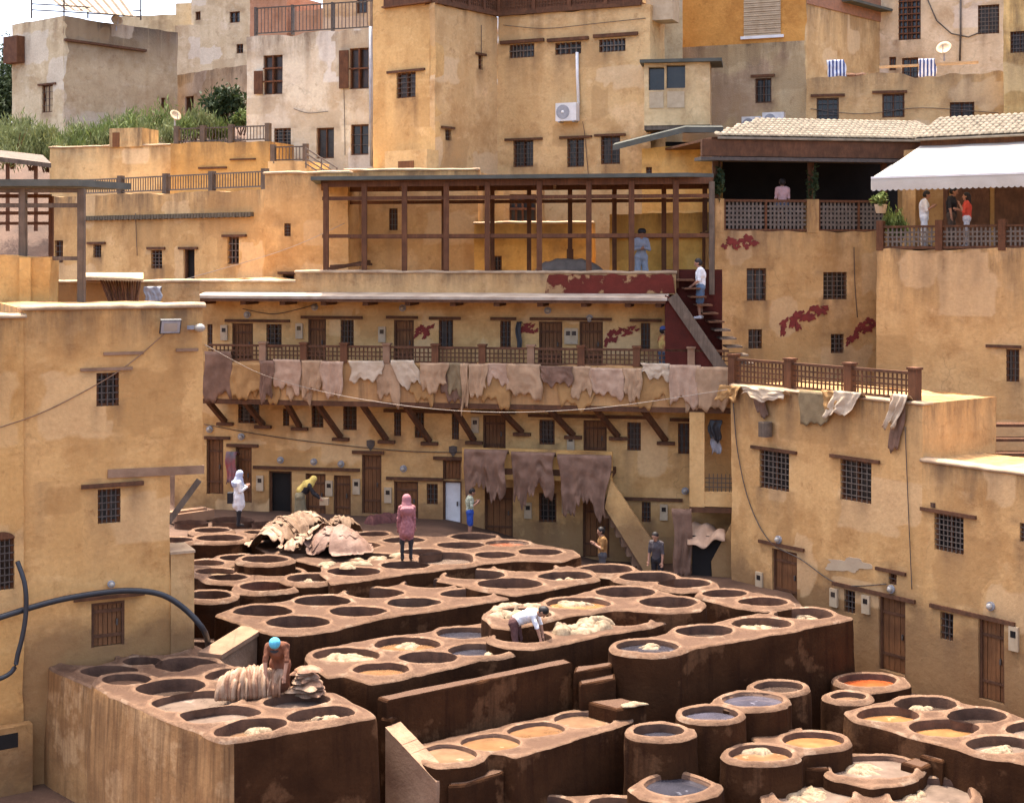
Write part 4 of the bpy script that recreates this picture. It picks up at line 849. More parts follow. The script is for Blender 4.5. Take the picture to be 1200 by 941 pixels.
for a, b in ((848.5,897),(897,945.7),(959.5,1006),(1006,1040)):
    u0, u1 = QF.u(a), QF.u(b); mb = MB(); mb.fbox(QF, u0, u1, zb_-.08, zb_, -.14, -.02); mb.fbox(QF, u0, u1, zr, zr+.07, -.135, -.025); mb.fbox(QF, u0, u0+.07, zr+.07, zb_-.08, -.13, -.03); part('rail_frame', mb, M_wood, H.o); lattice(QF, u0+.07, u1, zr+.07, zb_-.08, -.08, M_irong, H.o, .13, .07)
for px in (840,952,1038):
    mb = MB(); p = QF.P(px, 234, -.15); mb.beam(Vector((p.x,p.y,zb_)), Vector((p.x,p.y,zt_+.1)), .18, .18); part('post', mb, M_beam, H.o)
mb = MB(); mb.fbox(QF, QF.u(836), QF.u(1300), zr-.15, zr-.02, -5, -.2); part('terrace_floor', mb, M_beam, H.o)
mb = MB(); mb.fbox(QF, QF.u(836), QF.u(1300), zr-.1, zt_+.6, -5.2, -5.0); part('rear_wall', mb, M_void, H.o)  # wall coloured near-black to carry the deep shade of the room
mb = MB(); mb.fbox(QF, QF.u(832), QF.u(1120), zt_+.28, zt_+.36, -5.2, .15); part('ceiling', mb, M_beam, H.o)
mb = MB(); a = QF.P(822,186,.5); b = QF.P(1200,186,.5); mb.fbox(QF, QF.u(818), QF.u(1085), QF.uz(900,185)[1], QF.uz(900,166)[1], .25, .42); part('fascia', mb, M_beam, H.o)
mb = MB(); mb.fbox(QF, QF.u(816), QF.u(1085), QF.uz(900,190)[1], QF.uz(900,186)[1], -.2, .5); part('gutter', mb, M_iron, H.o)
# tiled roof: rows of half-round pale tiles, one slope
def tiled(H, F, x0, x1, ze, rise, d0, run, nrow, col, name, hip=0):
    u0, u1 = F.u(x0), F.u(x1); n = int((u1-u0)/.2); mb = MB()
    for i in range(n):
        u = u0+(u1-u0)*(i+.5)/n
        for r in range(nrow):
            if hip and (u-u0)/hip < r/nrow: continue
            t0, t1 = r/nrow, (r+1.12)/nrow; dj = random.uniform(-.01,.01)
            A = []
            for t, rad in ((t0,.105),(t1,.09)):
                c = F.w(u+dj, ze+rise*t+(.03 if t == t0 else 0), d0-run*t)
                A += [c+Vector((F.d.x,F.d.y,0))*(rad*math.cos(math.pi*k/5))+Vector((0,0,rad*.8*math.sin(math.pi*k/5))) for k in range(6)]
            mb.add(A, [(k,k+1,7+k,6+k) for k in range(5)]+[(5,4,3,2,1,0)])
    mb.add([F.w(u+(hip*q if u == u0 else 0), z, dd) for u in (u0,u1) for z, dd, q in ((ze-.03,d0,0),(ze+rise-.03,d0-run,1),(ze+rise-.12,d0-run,1),(ze-.10,d0,0))], [(0,1,5,4)[::-1],(1,2,6,5)[::-1],(3,0,4,7)[::-1],(0,3,2,1),(4,5,6,7),(2,3,7,6)[::-1]])
    o = part(name, mb, col, H.o, True); o['kind'] = 'stuff'
M_tile = mk('roof_tile_pale', (.29,.235,.165), (.16,.125,.085), scale=3, bump=.4, bscale=14, streak=.3, sscale=(2,2,1))
tiled(H, QF, 835, 1110, QF.uz(960,163)[1], .80, .5, 2.6, 8, M_tile, 'roof_tiles', 2.6)

# ------------------------------------------------------------------ tourist terrace house with white awning
RT = FP(1027,46,1215,43.2); zf = RT.uz(1060,292)[1]
H = House('terrace_house', 'plain ochre house with tourist terrace and white awning', RT.w(2,4)); TM = plaster('plaster_tour', (.58,.375,.18), ztop=14.2, reach=2.6)
f = H.face(RT, 1027, ('u',11), 5, zf, TM, depth=6, step=.55); H.win(f, 1179,409.6,1194.6,447.6,2,4,lint=(1155.7,1197,406)); H.done()
zr1 = RT.uz(1100,264)[1]
pxs = (1031,1100,1174,1260)
for px in pxs:
    u = RT.u(px); mb = MB(); mb.fbox(RT, u-.11, u+.11, zf-.05, zr1+.16, -.2, .02); part('rail_post', mb, M_wood, H.o)
for a, b in zip(pxs[:-1], pxs[1:]):
    u0, u1 = RT.u(a)+.11, RT.u(b)-.11; mb = MB(); mb.fbox(RT, u0, u1, zr1-.07, zr1, -.14, -.02); mb.fbox(RT, u0, u1, zf+.0, zf+.09, -.13, -.03); part('handrail', mb, M_beam, H.o); lattice(RT, u0, u1, zf+.09, zr1-.07, -.08, M_irong, H.o, .13, .055)
mb = MB(); mb.fbox(RT, -.1, 8.5, zf-.02, zf+.05, -5.8, -.25); part('terrace_floor', mb, M_beam, H.o)
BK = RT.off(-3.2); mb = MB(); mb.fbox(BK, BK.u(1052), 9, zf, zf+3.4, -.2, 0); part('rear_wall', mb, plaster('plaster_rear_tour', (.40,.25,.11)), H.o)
mb = MB(); mb.fbox(RT, 1.0, 8.5, zf+3.3, zf+3.42, -5.8, -2.2); part('ceiling', mb, M_beam, H.o)
for a, b in ((1106,1112),(1118,1160),(1166,1210)):
    mb = MB(); mb.fbox(BK, BK.u(a), BK.u(b), zf, zf+2.6, 0, .06); part('shutter_panel', mb, M_beam if a > 1115 else M_wood, H.o)
ctr = BK.u(1070); mb = MB(); mb.fbox(BK, ctr-.2, ctr+.25, zf, zf+3.3, 0, .5); part('pillar', mb, TM, H.o)
# awning
AF = RT.off(1.0); AB = RT.off(-2.7); M_awn = mk('awning_canvas', (.58,.54,.47), (.52,.475,.40), rough=.7, scale=2, bump=.06, trans=.3)
T = thing('awning', 'white canvas awning with scalloped valance over the tourist terrace', 'awning', AF.P(1022,225))
ub0, uf0 = AB.u(1087), AF.u(1021); zb2 = AB.uz(1087,165)[1]; zf2 = AF.uz(1021,209)[1]; mb = MB(); N = 20; V = []
for j in range(9):
    t = j/8
    for i in range(N+1):
        s = i/N; a = AF.w(uf0+s*7, zf2); b = AB.w(ub0+s*7, zb2); p = a.lerp(b, t); V.append((p.x, p.y, p.z-.05*math.sin(math.pi*t)*(1-.3*math.cos(s*25))))
mb.add(V, [(j*(N+1)+i, j*(N+1)+i+1, (j+1)*(N+1)+i+1, (j+1)*(N+1)+i) for j in range(8) for i in range(N)]); part('canopy', mb, M_awn, T, True)
mb = MB(); n = 160; V = []
for i in range(n+1):
    u = uf0+7*i/n; V += [AF.w(u, zf2, .012), AF.w(u, zf2-.2, .03), AF.w(u, zf2-.36-.05*abs(math.sin(math.pi*i/4)), .02)]
mb.add(V, [(3*i+k, 3*i+k+1, 3*i+4+k, 3*i+3+k) for i in range(n) for k in (0,1)]); part('valance', mb, M_awn, T, True)
mb = MB(); mb.beam(AF.w(uf0, zf2+.01), AF.w(uf0+7, zf2+.01), .06, .06); part('front_bar', mb, M_white, T)
sd = MB(); a = AF.w(uf0, zf2); b = AB.w(ub0, zb2); sd.add([a, a-Vector((0,0,.34)), a.lerp(b,.35)-Vector((0,0,.34)), a.lerp(b,.35)], [(0,1,2,3)]); part('side_flap', sd, M_awn, T)
mb = MB(); mb.beam(AB.w(ub0, zb2-.03), AB.w(ub0+7, zb2-.03), .1, .1); part('rear_bar', mb, M_metal, T)
for s in (.2, 3.5): mb = MB(); mb.beam(AF.w(uf0+s, zf2-.04), AB.w(ub0+s, zb2-.6), .05, .05); part('arm', mb, M_metal, T)
tiled(H, RT.off(-2.3), 1076, 1300, RT.off(-2.3).uz(1140,160)[1], .8, .35, 2.4, 7, M_tile, 'roof_tiles')
mb = MB(); QQ = RT.off(-2.3); mb.fbox(QQ, QQ.u(1080), QQ.u(1300), QQ.uz(1140,172)[1], QQ.uz(1140,162)[1], 0, .12); part('eave_beam', mb, M_wood, H.o)

# ------------------------------------------------------------------ houses behind
ZB = 7.0
def zat(F, px, py): return F.uz(px, py)[1]
# long low house at left
MF = FP(58,58.4,310,51.2); M2 = FP(310,51.1,408,50.4); PMd = plaster('plaster_mid', (.60,.40,.19), ztop=16.3, reach=1.2)
H = House('rear_house', 'long ochre house with dark tile string course and iron roof railing', MF.w(5,9)); f = H.face(MF, 58, 310, ZB, zat(MF,300,222), PMd, depth=3, step=.7)
H.win(f, 109,287,118.6,302,2,3,lint=(103,124,285)); H.win(f, 177,293.5,190,315,2,4,bars=M_irong,lint=(173,194,291)); H.void(f, 215,291,228,330,lint=(210,232,291)); H.win(f, 266.6,278,280,309.6,2,3,bars=M_irong,lint=(261,289,276.5))
H.win(f, 64,282,74,308,1,3)
mb = MB(); u0, u1 = MF.u(100), MF.u(298); z = zat(MF,200,254)
n = 60
for i in range(n): a = u0+(u1-u0)*i/n; mb.fbox(MF, a, a+(u1-u0)/n*.8, z-.09+.02*(i%2), z+.09, -.02, .16)
o = part('string_course', mb, mk('string_tile', (.14,.11,.07), (.09,.07,.045), scale=4, bump=.4), H.o); o['kind'] = 'stuff'
H.done()
def iron_rail(label, F, pxa, pxb, z0, h, posts, post=(.22,.9), mat=None, pm=None, d=0, step=.14):
    t = thing('iron_railing', label, 'railing', F.w(F.u(pxa), z0, d)); u0, u1 = F.u(pxa), F.u(pxb)
    for px in posts:
        u = F.u(px); mb = MB(); mb.fbox(F, u-post[0]/2, u+post[0]/2, z0-.05, z0+h+post[1]*.1, d-.1, d+.1); part('post', mb, pm or M_wgrey, t)
    for e in (.06, h-.04):
        mb = MB(); mb.fbox(F, u0, u1, z0+e, z0+e+.05, d-.03, d+.03); part('rail', mb, mat or M_irong, t)
    mb = MB(); n = max(3, int((u1-u0)/step))
    for i in range(1, n): u = u0+(u1-u0)*i/n; mb.fbox(F, u-.013, u+.013, z0+.11, z0+h-.04, d-.012, d+.012)
    o = part('baluster', mb, mat or M_iron, t); o['kind'] = 'stuff'
iron_rail('iron roof railing above the dark string course', MF, 95, 309, zat(MF,300,222)+.02, .62, (138,191,245,307), d=-.15)
P2 = plaster('plaster_mid2', (.57,.375,.18), ztop=16.8, reach=1.0)
H = House('rear_house', 'blank ochre house with one tiny grilled window beside the pergola', M2.w(1.5,9)); f = H.face(M2, 310, 408, ZB, zat(M2,380,203), P2, depth=4, step=.7)
H.win(f, 333,262,340.6,277,1,3); H.void(f, 331,321,345,335,lint=(326,347,320)); H.cope(f, None, None, .06, .04, .4); H.done()
M3 = FP(408,51.6,560,51.2)
H = House('rear_house', 'dull ochre house wall with one barred window seen through the pergola', M3.w(2,9)); f = H.face(M3, 404, 560, ZB, zat(M3,450,200), plaster('plaster_mid3', (.55,.375,.19), ztop=17, reach=.8), depth=3, step=.7)
H.win(f, 456,244.5,466,270,2,3,bars=M_irong); H.cope(f, None, None, .06, .04, .4); H.done()
M4 = FP(548,50.6,700,50.0); M5 = FP(690,49.4,840,48.6)
H = House('terrace_walls', 'bright yellow terrace wall with dark window behind the pergola posts', M4.w(2,9)); f = H.face(M4, 556, 694, ZB, zat(M4,620,262), plaster('plaster_yellow1', (.62,.40,.13), ztop=15.3, reach=.6), depth=1.5, step=.7); H.win(f, 578,300,588,318,1,2)
H.win(f, 664,292,672,304,1,2); H.cope(f, None, None, .06, .04, .4)
B4 = FP(548,53,700,52.6); f = H.face(B4, 520, 590, ZB, zat(B4,560,205), plaster('plaster_yellow1b', (.60,.42,.20)), depth=2, step=.7); f = H.face(B4, 590, 634, ZB, zat(B4,610,216), plaster('plaster_yellow1c', (.56,.39,.2)), depth=2, step=.7); H.win(f, 597,228,628,262,3,1,frame=M_beam,bars=M_wood,bt=.08)
H.done()
H = House('terrace_walls', 'bright yellow terrace wall with blackened top beside the stair', M5.w(2,9)); f = H.face(M5, 714, 838, ZB, zat(M5,770,250), plaster('plaster_yellow2', (.64,.41,.12), ztop=15.6, reach=1.0), depth=1.5, step=.7); H.done()
# small yellow house with felt roof
YF = FP(745,52.4,842,51.6); H = House('small_house', 'small yellow house under a tilted grey felt roof', YF.w(1,10)); f = H.face(YF, 752, 842, ZB, zat(YF,790,172), plaster('plaster_yellow3', (.62,.40,.14)), depth=2); H.win(f, 757,196,764,210,1,2); H.done()
mb = MB(); a = YF.P(722,178,.6); b = YF.P(806,157,.6); c = YF.P(850,157,.5); e = Vector((.25,2.2,.25))
mb.hexa([a, b, b+e, a+e, a+Vector((0,0,.2)), b+Vector((0,0,.2)), b+e+Vector((0,0,.2)), a+e+Vector((0,0,.2))]); mb.hexa([b, c, c+e, b+e, b+Vector((0,0,.2)), c+Vector((0,0,.2)), c+e+Vector((0,0,.2)), b+e+Vector((0,0,.2))]); part('roof', mb, M_slate, H.o)

# tall central house
UL = FP(437,56,510,54.2); UR = FP(510,54.2,583,57.2); UF = FP(583,57.2,762,54.5); zu = zat(UF,583,20)
UM = dict(scale=.5, pscale=.4, streak=.35)
H = House('tall_house', 'tall ochre house with outdoor air conditioner and wooden roof terrace', UF.w(2,12))
f = H.face(UL, 437, 510, ZB, 25.5, plaster('plaster_tall_l', (.62,.43,.21), **UM), depth=.5, step=.7); H.win(f, 464.5,85,487,115,4,4,lint=(454,498,83.5))
f2 = H.face(UR, 510, 583, ZB, zu, plaster('plaster_tall_r', (.58,.42,.24), **UM), depth=.25, step=.7); H.win(f2, 560.6,65,566,82,0,2,lint=(557,569,64)); H.win(f2, 522,152,529,165,1,2,lint=(517,532,150))
f3 = H.face(UF, 583, 762, ZB, zu, plaster('plaster_tall_f', (.60,.44,.25), **UM), depth=3, step=.7)
for r in ((597,52,626,68),(650.5,50,681,64),(702,46,733,61)): H.win(f3, *r, 5, 1, bt=.04, frame=M_wood, bars=M_irong)
for x0,x1,y in ((587,638,49),(642,690,46.5),(696,748,41.5)): H.lint(f3, x0, x1, y, .13, .12)
for r in ((601.6,164.5,625,196),(664.6,162.5,684.5,196),(704,159.5,726.6,192.6)): H.win(f3, *r, 5, 5, bars=M_iron)
for x0,x1,y in ((592,636,163.5),(656,694,161),(697,733,158.5)): H.lint(f3, x0, x1, y, .09, .08)
H.done()
for F, a, b in ((UR,510,583),(UF,583,752)):
    u0, u1 = F.u(a), F.u(b); mb = MB(); mb.fbox(F, u0, u1, zu, zu+.14, -.5, .12); part('terrace_edge', mb, M_beam, H.o)
    for q in range(4):
        ua_, ub_ = u0+(u1-u0)*q/4, u0+(u1-u0)*(q+1)/4; mb = MB(); mb.fbox(F, ua_, ua_+.14, zu+.14, zu+2.6, -.1, .06); part('terrace_post', mb, M_wood, H.o)
        mb = MB(); mb.fbox(F, ua_+.14, ub_, zu+.14, zu+.24, -.08, .02); mb.fbox(F, ua_+.14, ub_, zu+.72, zu+.82, -.08, .02); mb.fbox(F, ua_+.14, ub_, zu+.24, zu+.72, -.07, -.03); part('rail_panel', mb, M_wood, H.o); lattice(F, ua_+.16, ub_, zu+.24, zu+.72, -.015, M_beam, H.o, .12, .035)
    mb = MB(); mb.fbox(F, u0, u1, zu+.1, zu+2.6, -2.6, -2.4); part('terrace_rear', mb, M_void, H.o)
mb = MB(); mb.fbox(UL, UL.u(451), UL.u(506), zat(UL,480,7), zat(UL,480,5), -.1, .2); mb.fbox(UL, UL.u(451), UL.u(506), zat(UL,480,4.9), zat(UL,480,-30), .0, .08); part('balcony_panel', mb, M_wood, H.o)
mb = MB(); mb.fbox(UL.off(.6), UL.u(463), UL.u(512), ZB, zat(UL,480,178), -.7, 0); ob = part('lean_to', mb, plaster('plaster_leanto', (.66,.50,.28)), H.o)
LT = UL.off(.6); mb = MB(); mb.fbox(LT, LT.u(467), LT.u(485), zat(LT,476,205), zat(LT,476,189), -.02, .03); part('hatch', mb, M_door, ob)
mb = MB(); mb.tube([UF.P(677,62,.06), UF.P(677.5,90,.08), UF.P(679,122,.08)], .06); part('white_pipe', mb, M_white, H.o, True)
def ac_unit(F, x0, y0, x1, y1, label, d=.08, dep=.34):
    t = thing('air_conditioner', label, 'air conditioner', F.P((x0+x1)/2, y1, d)); u0, u1 = F.u(x0), F.u(x1); z0, z1 = zat(F,(x0+x1)/2,y1), zat(F,(x0+x1)/2,y0)
    mb = MB(); mb.fbox(F, u0, u1, z0, z1, d, d+dep); part('casing', mb, M_white, t)
    um = u0+(u1-u0)*.36; r = (z1-z0)*.4; zm = (z0+z1)/2; mb = MB(); n = 18
    mb.add([F.w(um+r*math.cos(2*math.pi*i/n), zm+r*math.sin(2*math.pi*i/n), d+dep+e) for e in (0,.015) for i in range(n)], [(i,(i+1)%n,n+(i+1)%n,n+i) for i in range(n)]+[tuple(range(n,2*n))]); g_ = part('fan_grille', mb, M_metal, t)
    mb = MB(); mb.ball(F.w(um, zm, d+dep+.02), .06, .03, .06); part('hub', mb, M_white, g_, True)
    for q in (.15, .85):
        u = u0+(u1-u0)*q; mb = MB(); mb.fbox(F, u-.03, u+.03, z0-.05, z0, -.05, d+dep); part('bracket', mb, M_metal, t)
ac_unit(UF, 656,122,680,143, 'white air conditioner box on the tall house wall below a pipe')
# corner wall and enclosed balcony box
KF = FP(760,55.6,800,56.5); H = House('corner_house', 'narrow grey-cream house with enclosed yellow balcony box', KF.w(.5,12)); f = H.face(KF, 758, 800, ZB, 25, plaster('plaster_corner', (.50,.41,.28)), depth=2); H.done()
BX = FP(755,53.6,832,53.2); mb = MB(); z0, z1 = zat(BX,790,147), zat(BX,790,74); u0, u1 = BX.u(755), BX.u(832)
pm, sm = wall_mesh(BX, u0, u1, z0, z1, [(BX.u(760),BX.u(778.5),zat(BX,770,106),zat(BX,770,79)), (BX.u(781),BX.u(803),zat(BX,770,104),zat(BX,770,77))], 1.6, .01, .5, .0, .3); bo = put_marks(part('balcony_box', pm, plaster('plaster_box', (.64,.50,.31)), H.o, sm), pm)
for a, b in ((760,778.5),(781,803)):
    mb = MB(); mb.fbox(BX, BX.u(a), BX.u(b), zat(BX,770,106), zat(BX,770,77), -.35, -.28); part('pane', mb, M_pane, bo)
    mb = MB(); mb.fbox(BX, BX.u(a)+.03, BX.u(b)-.03, zat(BX,770,127), zat(BX,770,108), -.02, .03); part('panel', mb, M_cream, bo)
mb = MB(); mb.fbox(BX, u0-.15, BX.u(846), z1, z1+.12, -1.7, .25); part('box_roof', mb, M_slate, bo)
mb = MB(); mb.fbox(BX, u0, u1, z0-.16, z0-.003, -1.6, -.02); part('box_floor', mb, M_wgrey, bo)
mb = MB(); Q = FP(757,54.8,790,54.4); mb.fbox(Q, Q.u(757), Q.u(788), zat(Q,770,24), 25, -1, 0); part('upper_box', mb, M_cream, H.o)
# orange house
OF = FP(790,58,945,56); ORt = FP(945,56,1032,60.5)
zc = zat(OF,870,52)
H = House('orange_house', 'orange painted house with roller shutter and bare brick lower storey', OF.w(3,12))
f = H.face(OF, 792, 945, ZB, zc, plaster('plaster_brickish', (.52,.41,.27), patch=(.36,.235,.15), pth=.54, ztop=zc, reach=3, bump=.7, bscale=22), depth=2, step=.7, topj=0)
H.win(f, 885,92,904,121,2,2,frame=M_beam,lint=(880,908,89))
g = H.face(OF, 792, 945, zc, 25.8, plaster('paint_orange', (.54,.29,.085), patch=(.56,.30,.08), streak=.25), depth=2, step=.7)
mb = MB(); u0, u1 = OF.u(872), OF.u(915); z0 = zat(OF,893,42)
for i in range(22): mb.fbox(OF, u0, u1, z0+i*.085, z0+i*.085+.07, .0, .05+.02*(i % 2))
o = part('roller_shutter', mb, M_cream, H.o); o['kind'] = 'stuff'
mb = MB(); mb.fbox(OF, u0-.12, u1+.12, z0-.12, z0-.01, -.02, .1); part('sill', mb, M_white, H.o)
f = H.face(ORt, 945, 1032, ZB, 25.8, plaster('plaster_side', (.56,.43,.25), ztop=24, reach=2.5), depth=2, step=.7)
mb = MB(); mb.fbox(ORt, ORt.u(945), ORt.u(1032), zat(ORt,990,16), 25.8, .015, .05); part('brick_band', mb, mk('brick_bare', (.33,.16,.09), (.24,.13,.08), scale=6, bump=.6), H.o)
mb = MB(); mb.fbox(ORt, ORt.u(985), ORt.u(1036), zat(ORt,990,4), zat(ORt,990,1), -.5, .5); part('eave', mb, M_slate, H.o)
H.done()
for a, b in ((872,894),(896,921)): ac_unit(OF.off(.3), a, 138 if a < 890 else 133, b, 157 if a < 890 else 150, 'white air conditioner box with round fan grille above the tiled roof' if a < 890 else 'grey-white air conditioner box, right one of two above the tiled roof')
# pale house and low wall with windows at upper right
WP = FP(1026,60.5,1182,58.5); H = House('pale_house', 'pale plaster house with tall dark lattice window and bent cables', WP.w(3,15)); f = H.face(WP, 1026, 1182, ZB, 26, plaster('plaster_pale', (.68,.56,.43), streak=.4), depth=3, step=.8)
H.win(f, 1053,-6,1079,47,3,6,frame=M_beam,bars=M_wood,bt=.05); H.win(f, 1146,6,1171,40,5,6,frame=M_beam,bars=M_irong); H.win(f, 1042,67,1050,83,0,0,frame=M_wood); H.win(f, 1057,68,1076,92,2,2); H.done()
mb = MB(); mb.tube([WP.P(1126,-8,.08), WP.P(1126,40,.08), WP.P(1125,72,.08)], .04); part('drain_pipe', mb, M_iron, H.o, True)
mb = MB(); mb.tube([WP.P(1085,-5,.06), WP.P(1098,25,.05), WP.P(1115,40,.05), WP.P(1135,44,.05), WP.P(1150,38,.05)], .025); part('cable', mb, M_iron, H.o, True)
LW = FP(945,55,1182,53.4); H = House('low_house', 'low weathered house with three barred windows above the tiled roof', LW.w(3,12)); f = H.face(LW, 945, 1178, ZB, zat(LW,1060,88), plaster('plaster_lowhouse', (.58,.42,.23), ztop=21.0, reach=1.2, patch=(.40,.28,.17)), depth=3.2, step=.6, topj=.08)
H.win(f, 957,115,983,142,3,3,frame=M_wgrey,lint=(950,990,112)); H.win(f, 1034,110,1060,138,4,2,lint=(1022,1063,108)); H.win(f, 1113,120,1142,142,5,3); H.done()
WR = FP(1174,52.8,1240,52); H = House('yellow_house', 'yellow house edge with grilled opening beside the low weathered house', WR.w(1,12)); f = H.face(WR, 1176, 1240, ZB, 26, plaster('plaster_edge', (.66,.48,.22), ztop=21, reach=3), depth=2); H.win(f, 1184,37,1206,62,4,4); H.done()
mb = MB(); mb.beam(LW.P(1031,76,-.8), LW.P(1149,70,-.8), .09, .09); solo('bamboo_pole', mb, mk('bamboo', (.55,.38,.2), (.42,.27,.13), scale=6), 'bamboo drying pole propped on the low house roof', 'pole')
M_stripe = bpy.data.materials.new('blanket_stripes'); M_stripe.use_nodes = True
_n = M_stripe.node_tree.nodes; _l = M_stripe.node_tree.links; _g = _n.new('ShaderNodeTexCoord'); _w = _n.new('ShaderNodeTexWave'); _w.inputs['Scale'].default_value = 2.4; _l.new(_g.outputs['Object'], _w.inputs['Vector'])
_r = _n.new('ShaderNodeValToRGB'); _r.color_ramp.interpolation = 'CONSTANT'; _r.color_ramp.elements[0].color = (.03,.05,.16,1); _r.color_ramp.elements[1].color = (.68,.68,.68,1); _r.color_ramp.elements[1].position = .5
_l.new(_w.outputs['Fac'], _r.inputs[0]); _l.new(_r.outputs[0], _n['Principled BSDF'].inputs['Base Color'])
def cloth(F, x0, x1, yt, yb, d, fold=.05, seed=0, over=.25, nfold=3, rag=.06, taper=0, nu=18, nv=14, sway=0, fringe=0):
    """sheet thrown over an edge: short flap behind, long fall in front, with folds"""
    R = random.Random(seed); ph = [R.uniform(0,6.28) for _ in range(5)]; u0, z1 = F.uz(x0, yt); u1, _ = F.uz(x1, yt); z0 = F.uz((x0+x1)/2, yb)[1]; um = (u0+u1)/2
    mb = MB(); V = []; H_ = z1-z0
    for j in range(nv+1):
        t = j/nv
        for i in range(nu+1):
            s = i/nu; wv = math.sin(nfold*2*math.pi*s+ph[0]+1.2*t)*.6+math.sin(nfold*3.7*s+ph[1]+2*t)*.4
            edge = rag*(math.sin(9*s+ph[2])*.5+math.sin(23*s+ph[3])*.3+math.sin(4*s+ph[4])*.6)
            tt = max(0, (t-.12)/.88); edge += fringe*(abs(math.sin(s*31+ph[2]*2))*.6+noise.noise(Vector((s*14, ph[0], 0))))*(t > .8)
            if t < .12: z = z1+.02-(.12-t)*over*6; dd = d-.22*(1-t/.12)-.02
            else: z = z1-(H_+edge)*tt; rg = 1-2*abs(noise.noise(Vector((s*nfold*1.7+ph[0], tt*1.3+.6*s, ph[1])))); dd = d+.03+fold*(wv*.45+rg*.7)*(.3+.7*tt)+fold*.6*noise.noise(Vector((s*4+ph[0], tt*5, ph[1])))
            sc = 1-taper*tt+.05*math.sin(5*tt+ph[1]); u = um+(u0+(u1-u0)*s-um)*sc+sway*tt*tt+.03*math.sin(7*tt+ph[0])
            V.append(F.w(u, z, dd))
    mb.add(V, [(j*(nu+1)+i, (j+1)*(nu+1)+i, (j+1)*(nu+1)+i+1, j*(nu+1)+i+1) for j in range(nv) for i in range(nu)])
    return mb
def thick(o, t=.007):
    m = o.modifiers.new('thickness', 'SOLIDIFY'); m.thickness = t; m.offset = 0; return o
thick(solo('blanket', cloth(LW, 1078, 1098, 66, 89, -.72, .03, 5), M_stripe, 'blue and white striped blanket hung on the bamboo pole', 'blanket', smooth=True))
thick(solo('blanket', cloth(LW, 969, 990, 70, 93, -.1, .06, 6, sway=.1), M_stripe, 'blue and white striped blanket crumpled beside a heap on the low roof', 'blanket', smooth=True))
mb = MB()
for i in range(9): mb.ball(LW.P(985+i*4.2, 89+2*math.sin(i*2), -.4-.1*(i % 3)), .22, .2, .13)
solo('rubbish_heap', mb, M_beam, 'dark heap of scrap on the low weathered roof', 'heap', smooth=True)

# white house
WB = FP(289,60.5,437.5,58.5); H = House('white_house', 'streaked white house with brown shutters and rooftop railing', WB.w(2,14)); f = H.face(WB, 289, 437.5, ZB, zat(WB,360,39), plaster('plaster_white', (.70,.64,.53), col2=(.62,.54,.41), patch=(.68,.56,.38), pth=.55, streak=.5, scol=(.50,.36,.22), ztop=23, reach=1.2), depth=4, step=.7, topj=.06)
H.win(f, 308.6,65,331,111,1,2,frame=M_beam,bars=M_wood,bt=.06); H.win(f, 409.6,56.6,432,104.6,1,1,frame=M_beam,bars=M_wood,bt=.06)
for a, b, y0, y1 in ((299,309,84,111),(398.6,409.4,60,104.6)):
    mb = MB(); u0, u1 = WB.u(a), WB.u(b); z0, z1 = zat(WB,a,y1), zat(WB,a,y0); mb.fbox(WB, u0, u1, z0, z1, .06, .11); sh = part('shutter', mb, M_beam, H.o)
H.win(f, 371,150,391.5,186,0,0,frame=M_beam); H.win(f, 411,146,432,182,0,2,frame=M_beam); H.win(f, 321,150.5,341,171,4,4,bars=M_irong); H.done()
mb = MB(); mb.tube([WB.P(435.5,32,.1), WB.P(436,120,.1), WB.P(436.5,195,.1)], .07); part('drain_pipe', mb, M_metal, H.o, True)
iron_rail('iron railing on the streaked white house roof', WB, 296, 437, zat(WB,360,38), 1.15, (298,341,388,436), (.08,.3), M_iron, M_iron, -.15, .16)
B1 = FP(380,68,445,67.5); H = House('roof_house', 'brown roof house standing behind the white house railing', B1.w(1,16)); f = H.face(B1, 378, 446, 14, 27.5, plaster('plaster_brown', (.50,.36,.24)), depth=3, step=1); H.win(f, 418,-8,430,16,1,1,frame=M_wood); H.done()
B2 = FP(293,72,380,70); H = House('roof_house', 'rust-red low roof house with slanting parapet behind the white house', B2.w(1,16)); f = H.face(B2, 293, 336, 14, zat(B2,310,-4), plaster('plaster_rust', (.42,.24,.17)), depth=3, step=1); f = H.face(B2, 344, 380, 14, zat(B2,360,12), plaster('plaster_rust2', (.40,.24,.17)), depth=3, step=1); H.done()

# terraces below the white house
C1 = FP(58,61,205,59.4); H = House('terrace_walls', 'cream terrace wall with small pavilion in front of the shrubs', C1.w(2,14)); cm = plaster('plaster_cream', (.70,.52,.29), ztop=18.6, reach=.8); f = H.face(C1, 58, 203, ZB, zat(C1,130,172), cm, depth=2, step=.7); H.cope(f, None, None, .05, .03, .4)
mb = MB(); mb.fbox(C1, C1.u(129), C1.u(167), zat(C1,130,173), zat(C1,130,151), -1.3, .06); pv = part('pavilion', mb, cm, H.o); mb = MB(); mb.fbox(C1, C1.u(133), C1.u(141), zat(C1,130,173), zat(C1,130,156), .05, .09); part('hatch', mb, M_door, pv); H.done()
C2 = FP(198,58.6,318,57); H = House('terrace_walls', 'deep yellow terrace wall carrying a dark railing below the white house', C2.w(2,14)); f = H.face(C2, 200, 316, ZB, zat(C2,260,167), plaster('plaster_deepyellow', (.58,.37,.14), ztop=18.6, reach=1.2), depth=2, step=.7); H.lint(f, 233,266,197,.08); H.lint(f, 270,300,187,.06); H.done()
iron_rail('dark railing on the deep yellow terrace wall', C2, 203, 314, zat(C2,260,167), .62, (205,236,269,312), (.2,.9), M_iron, None, -.15)
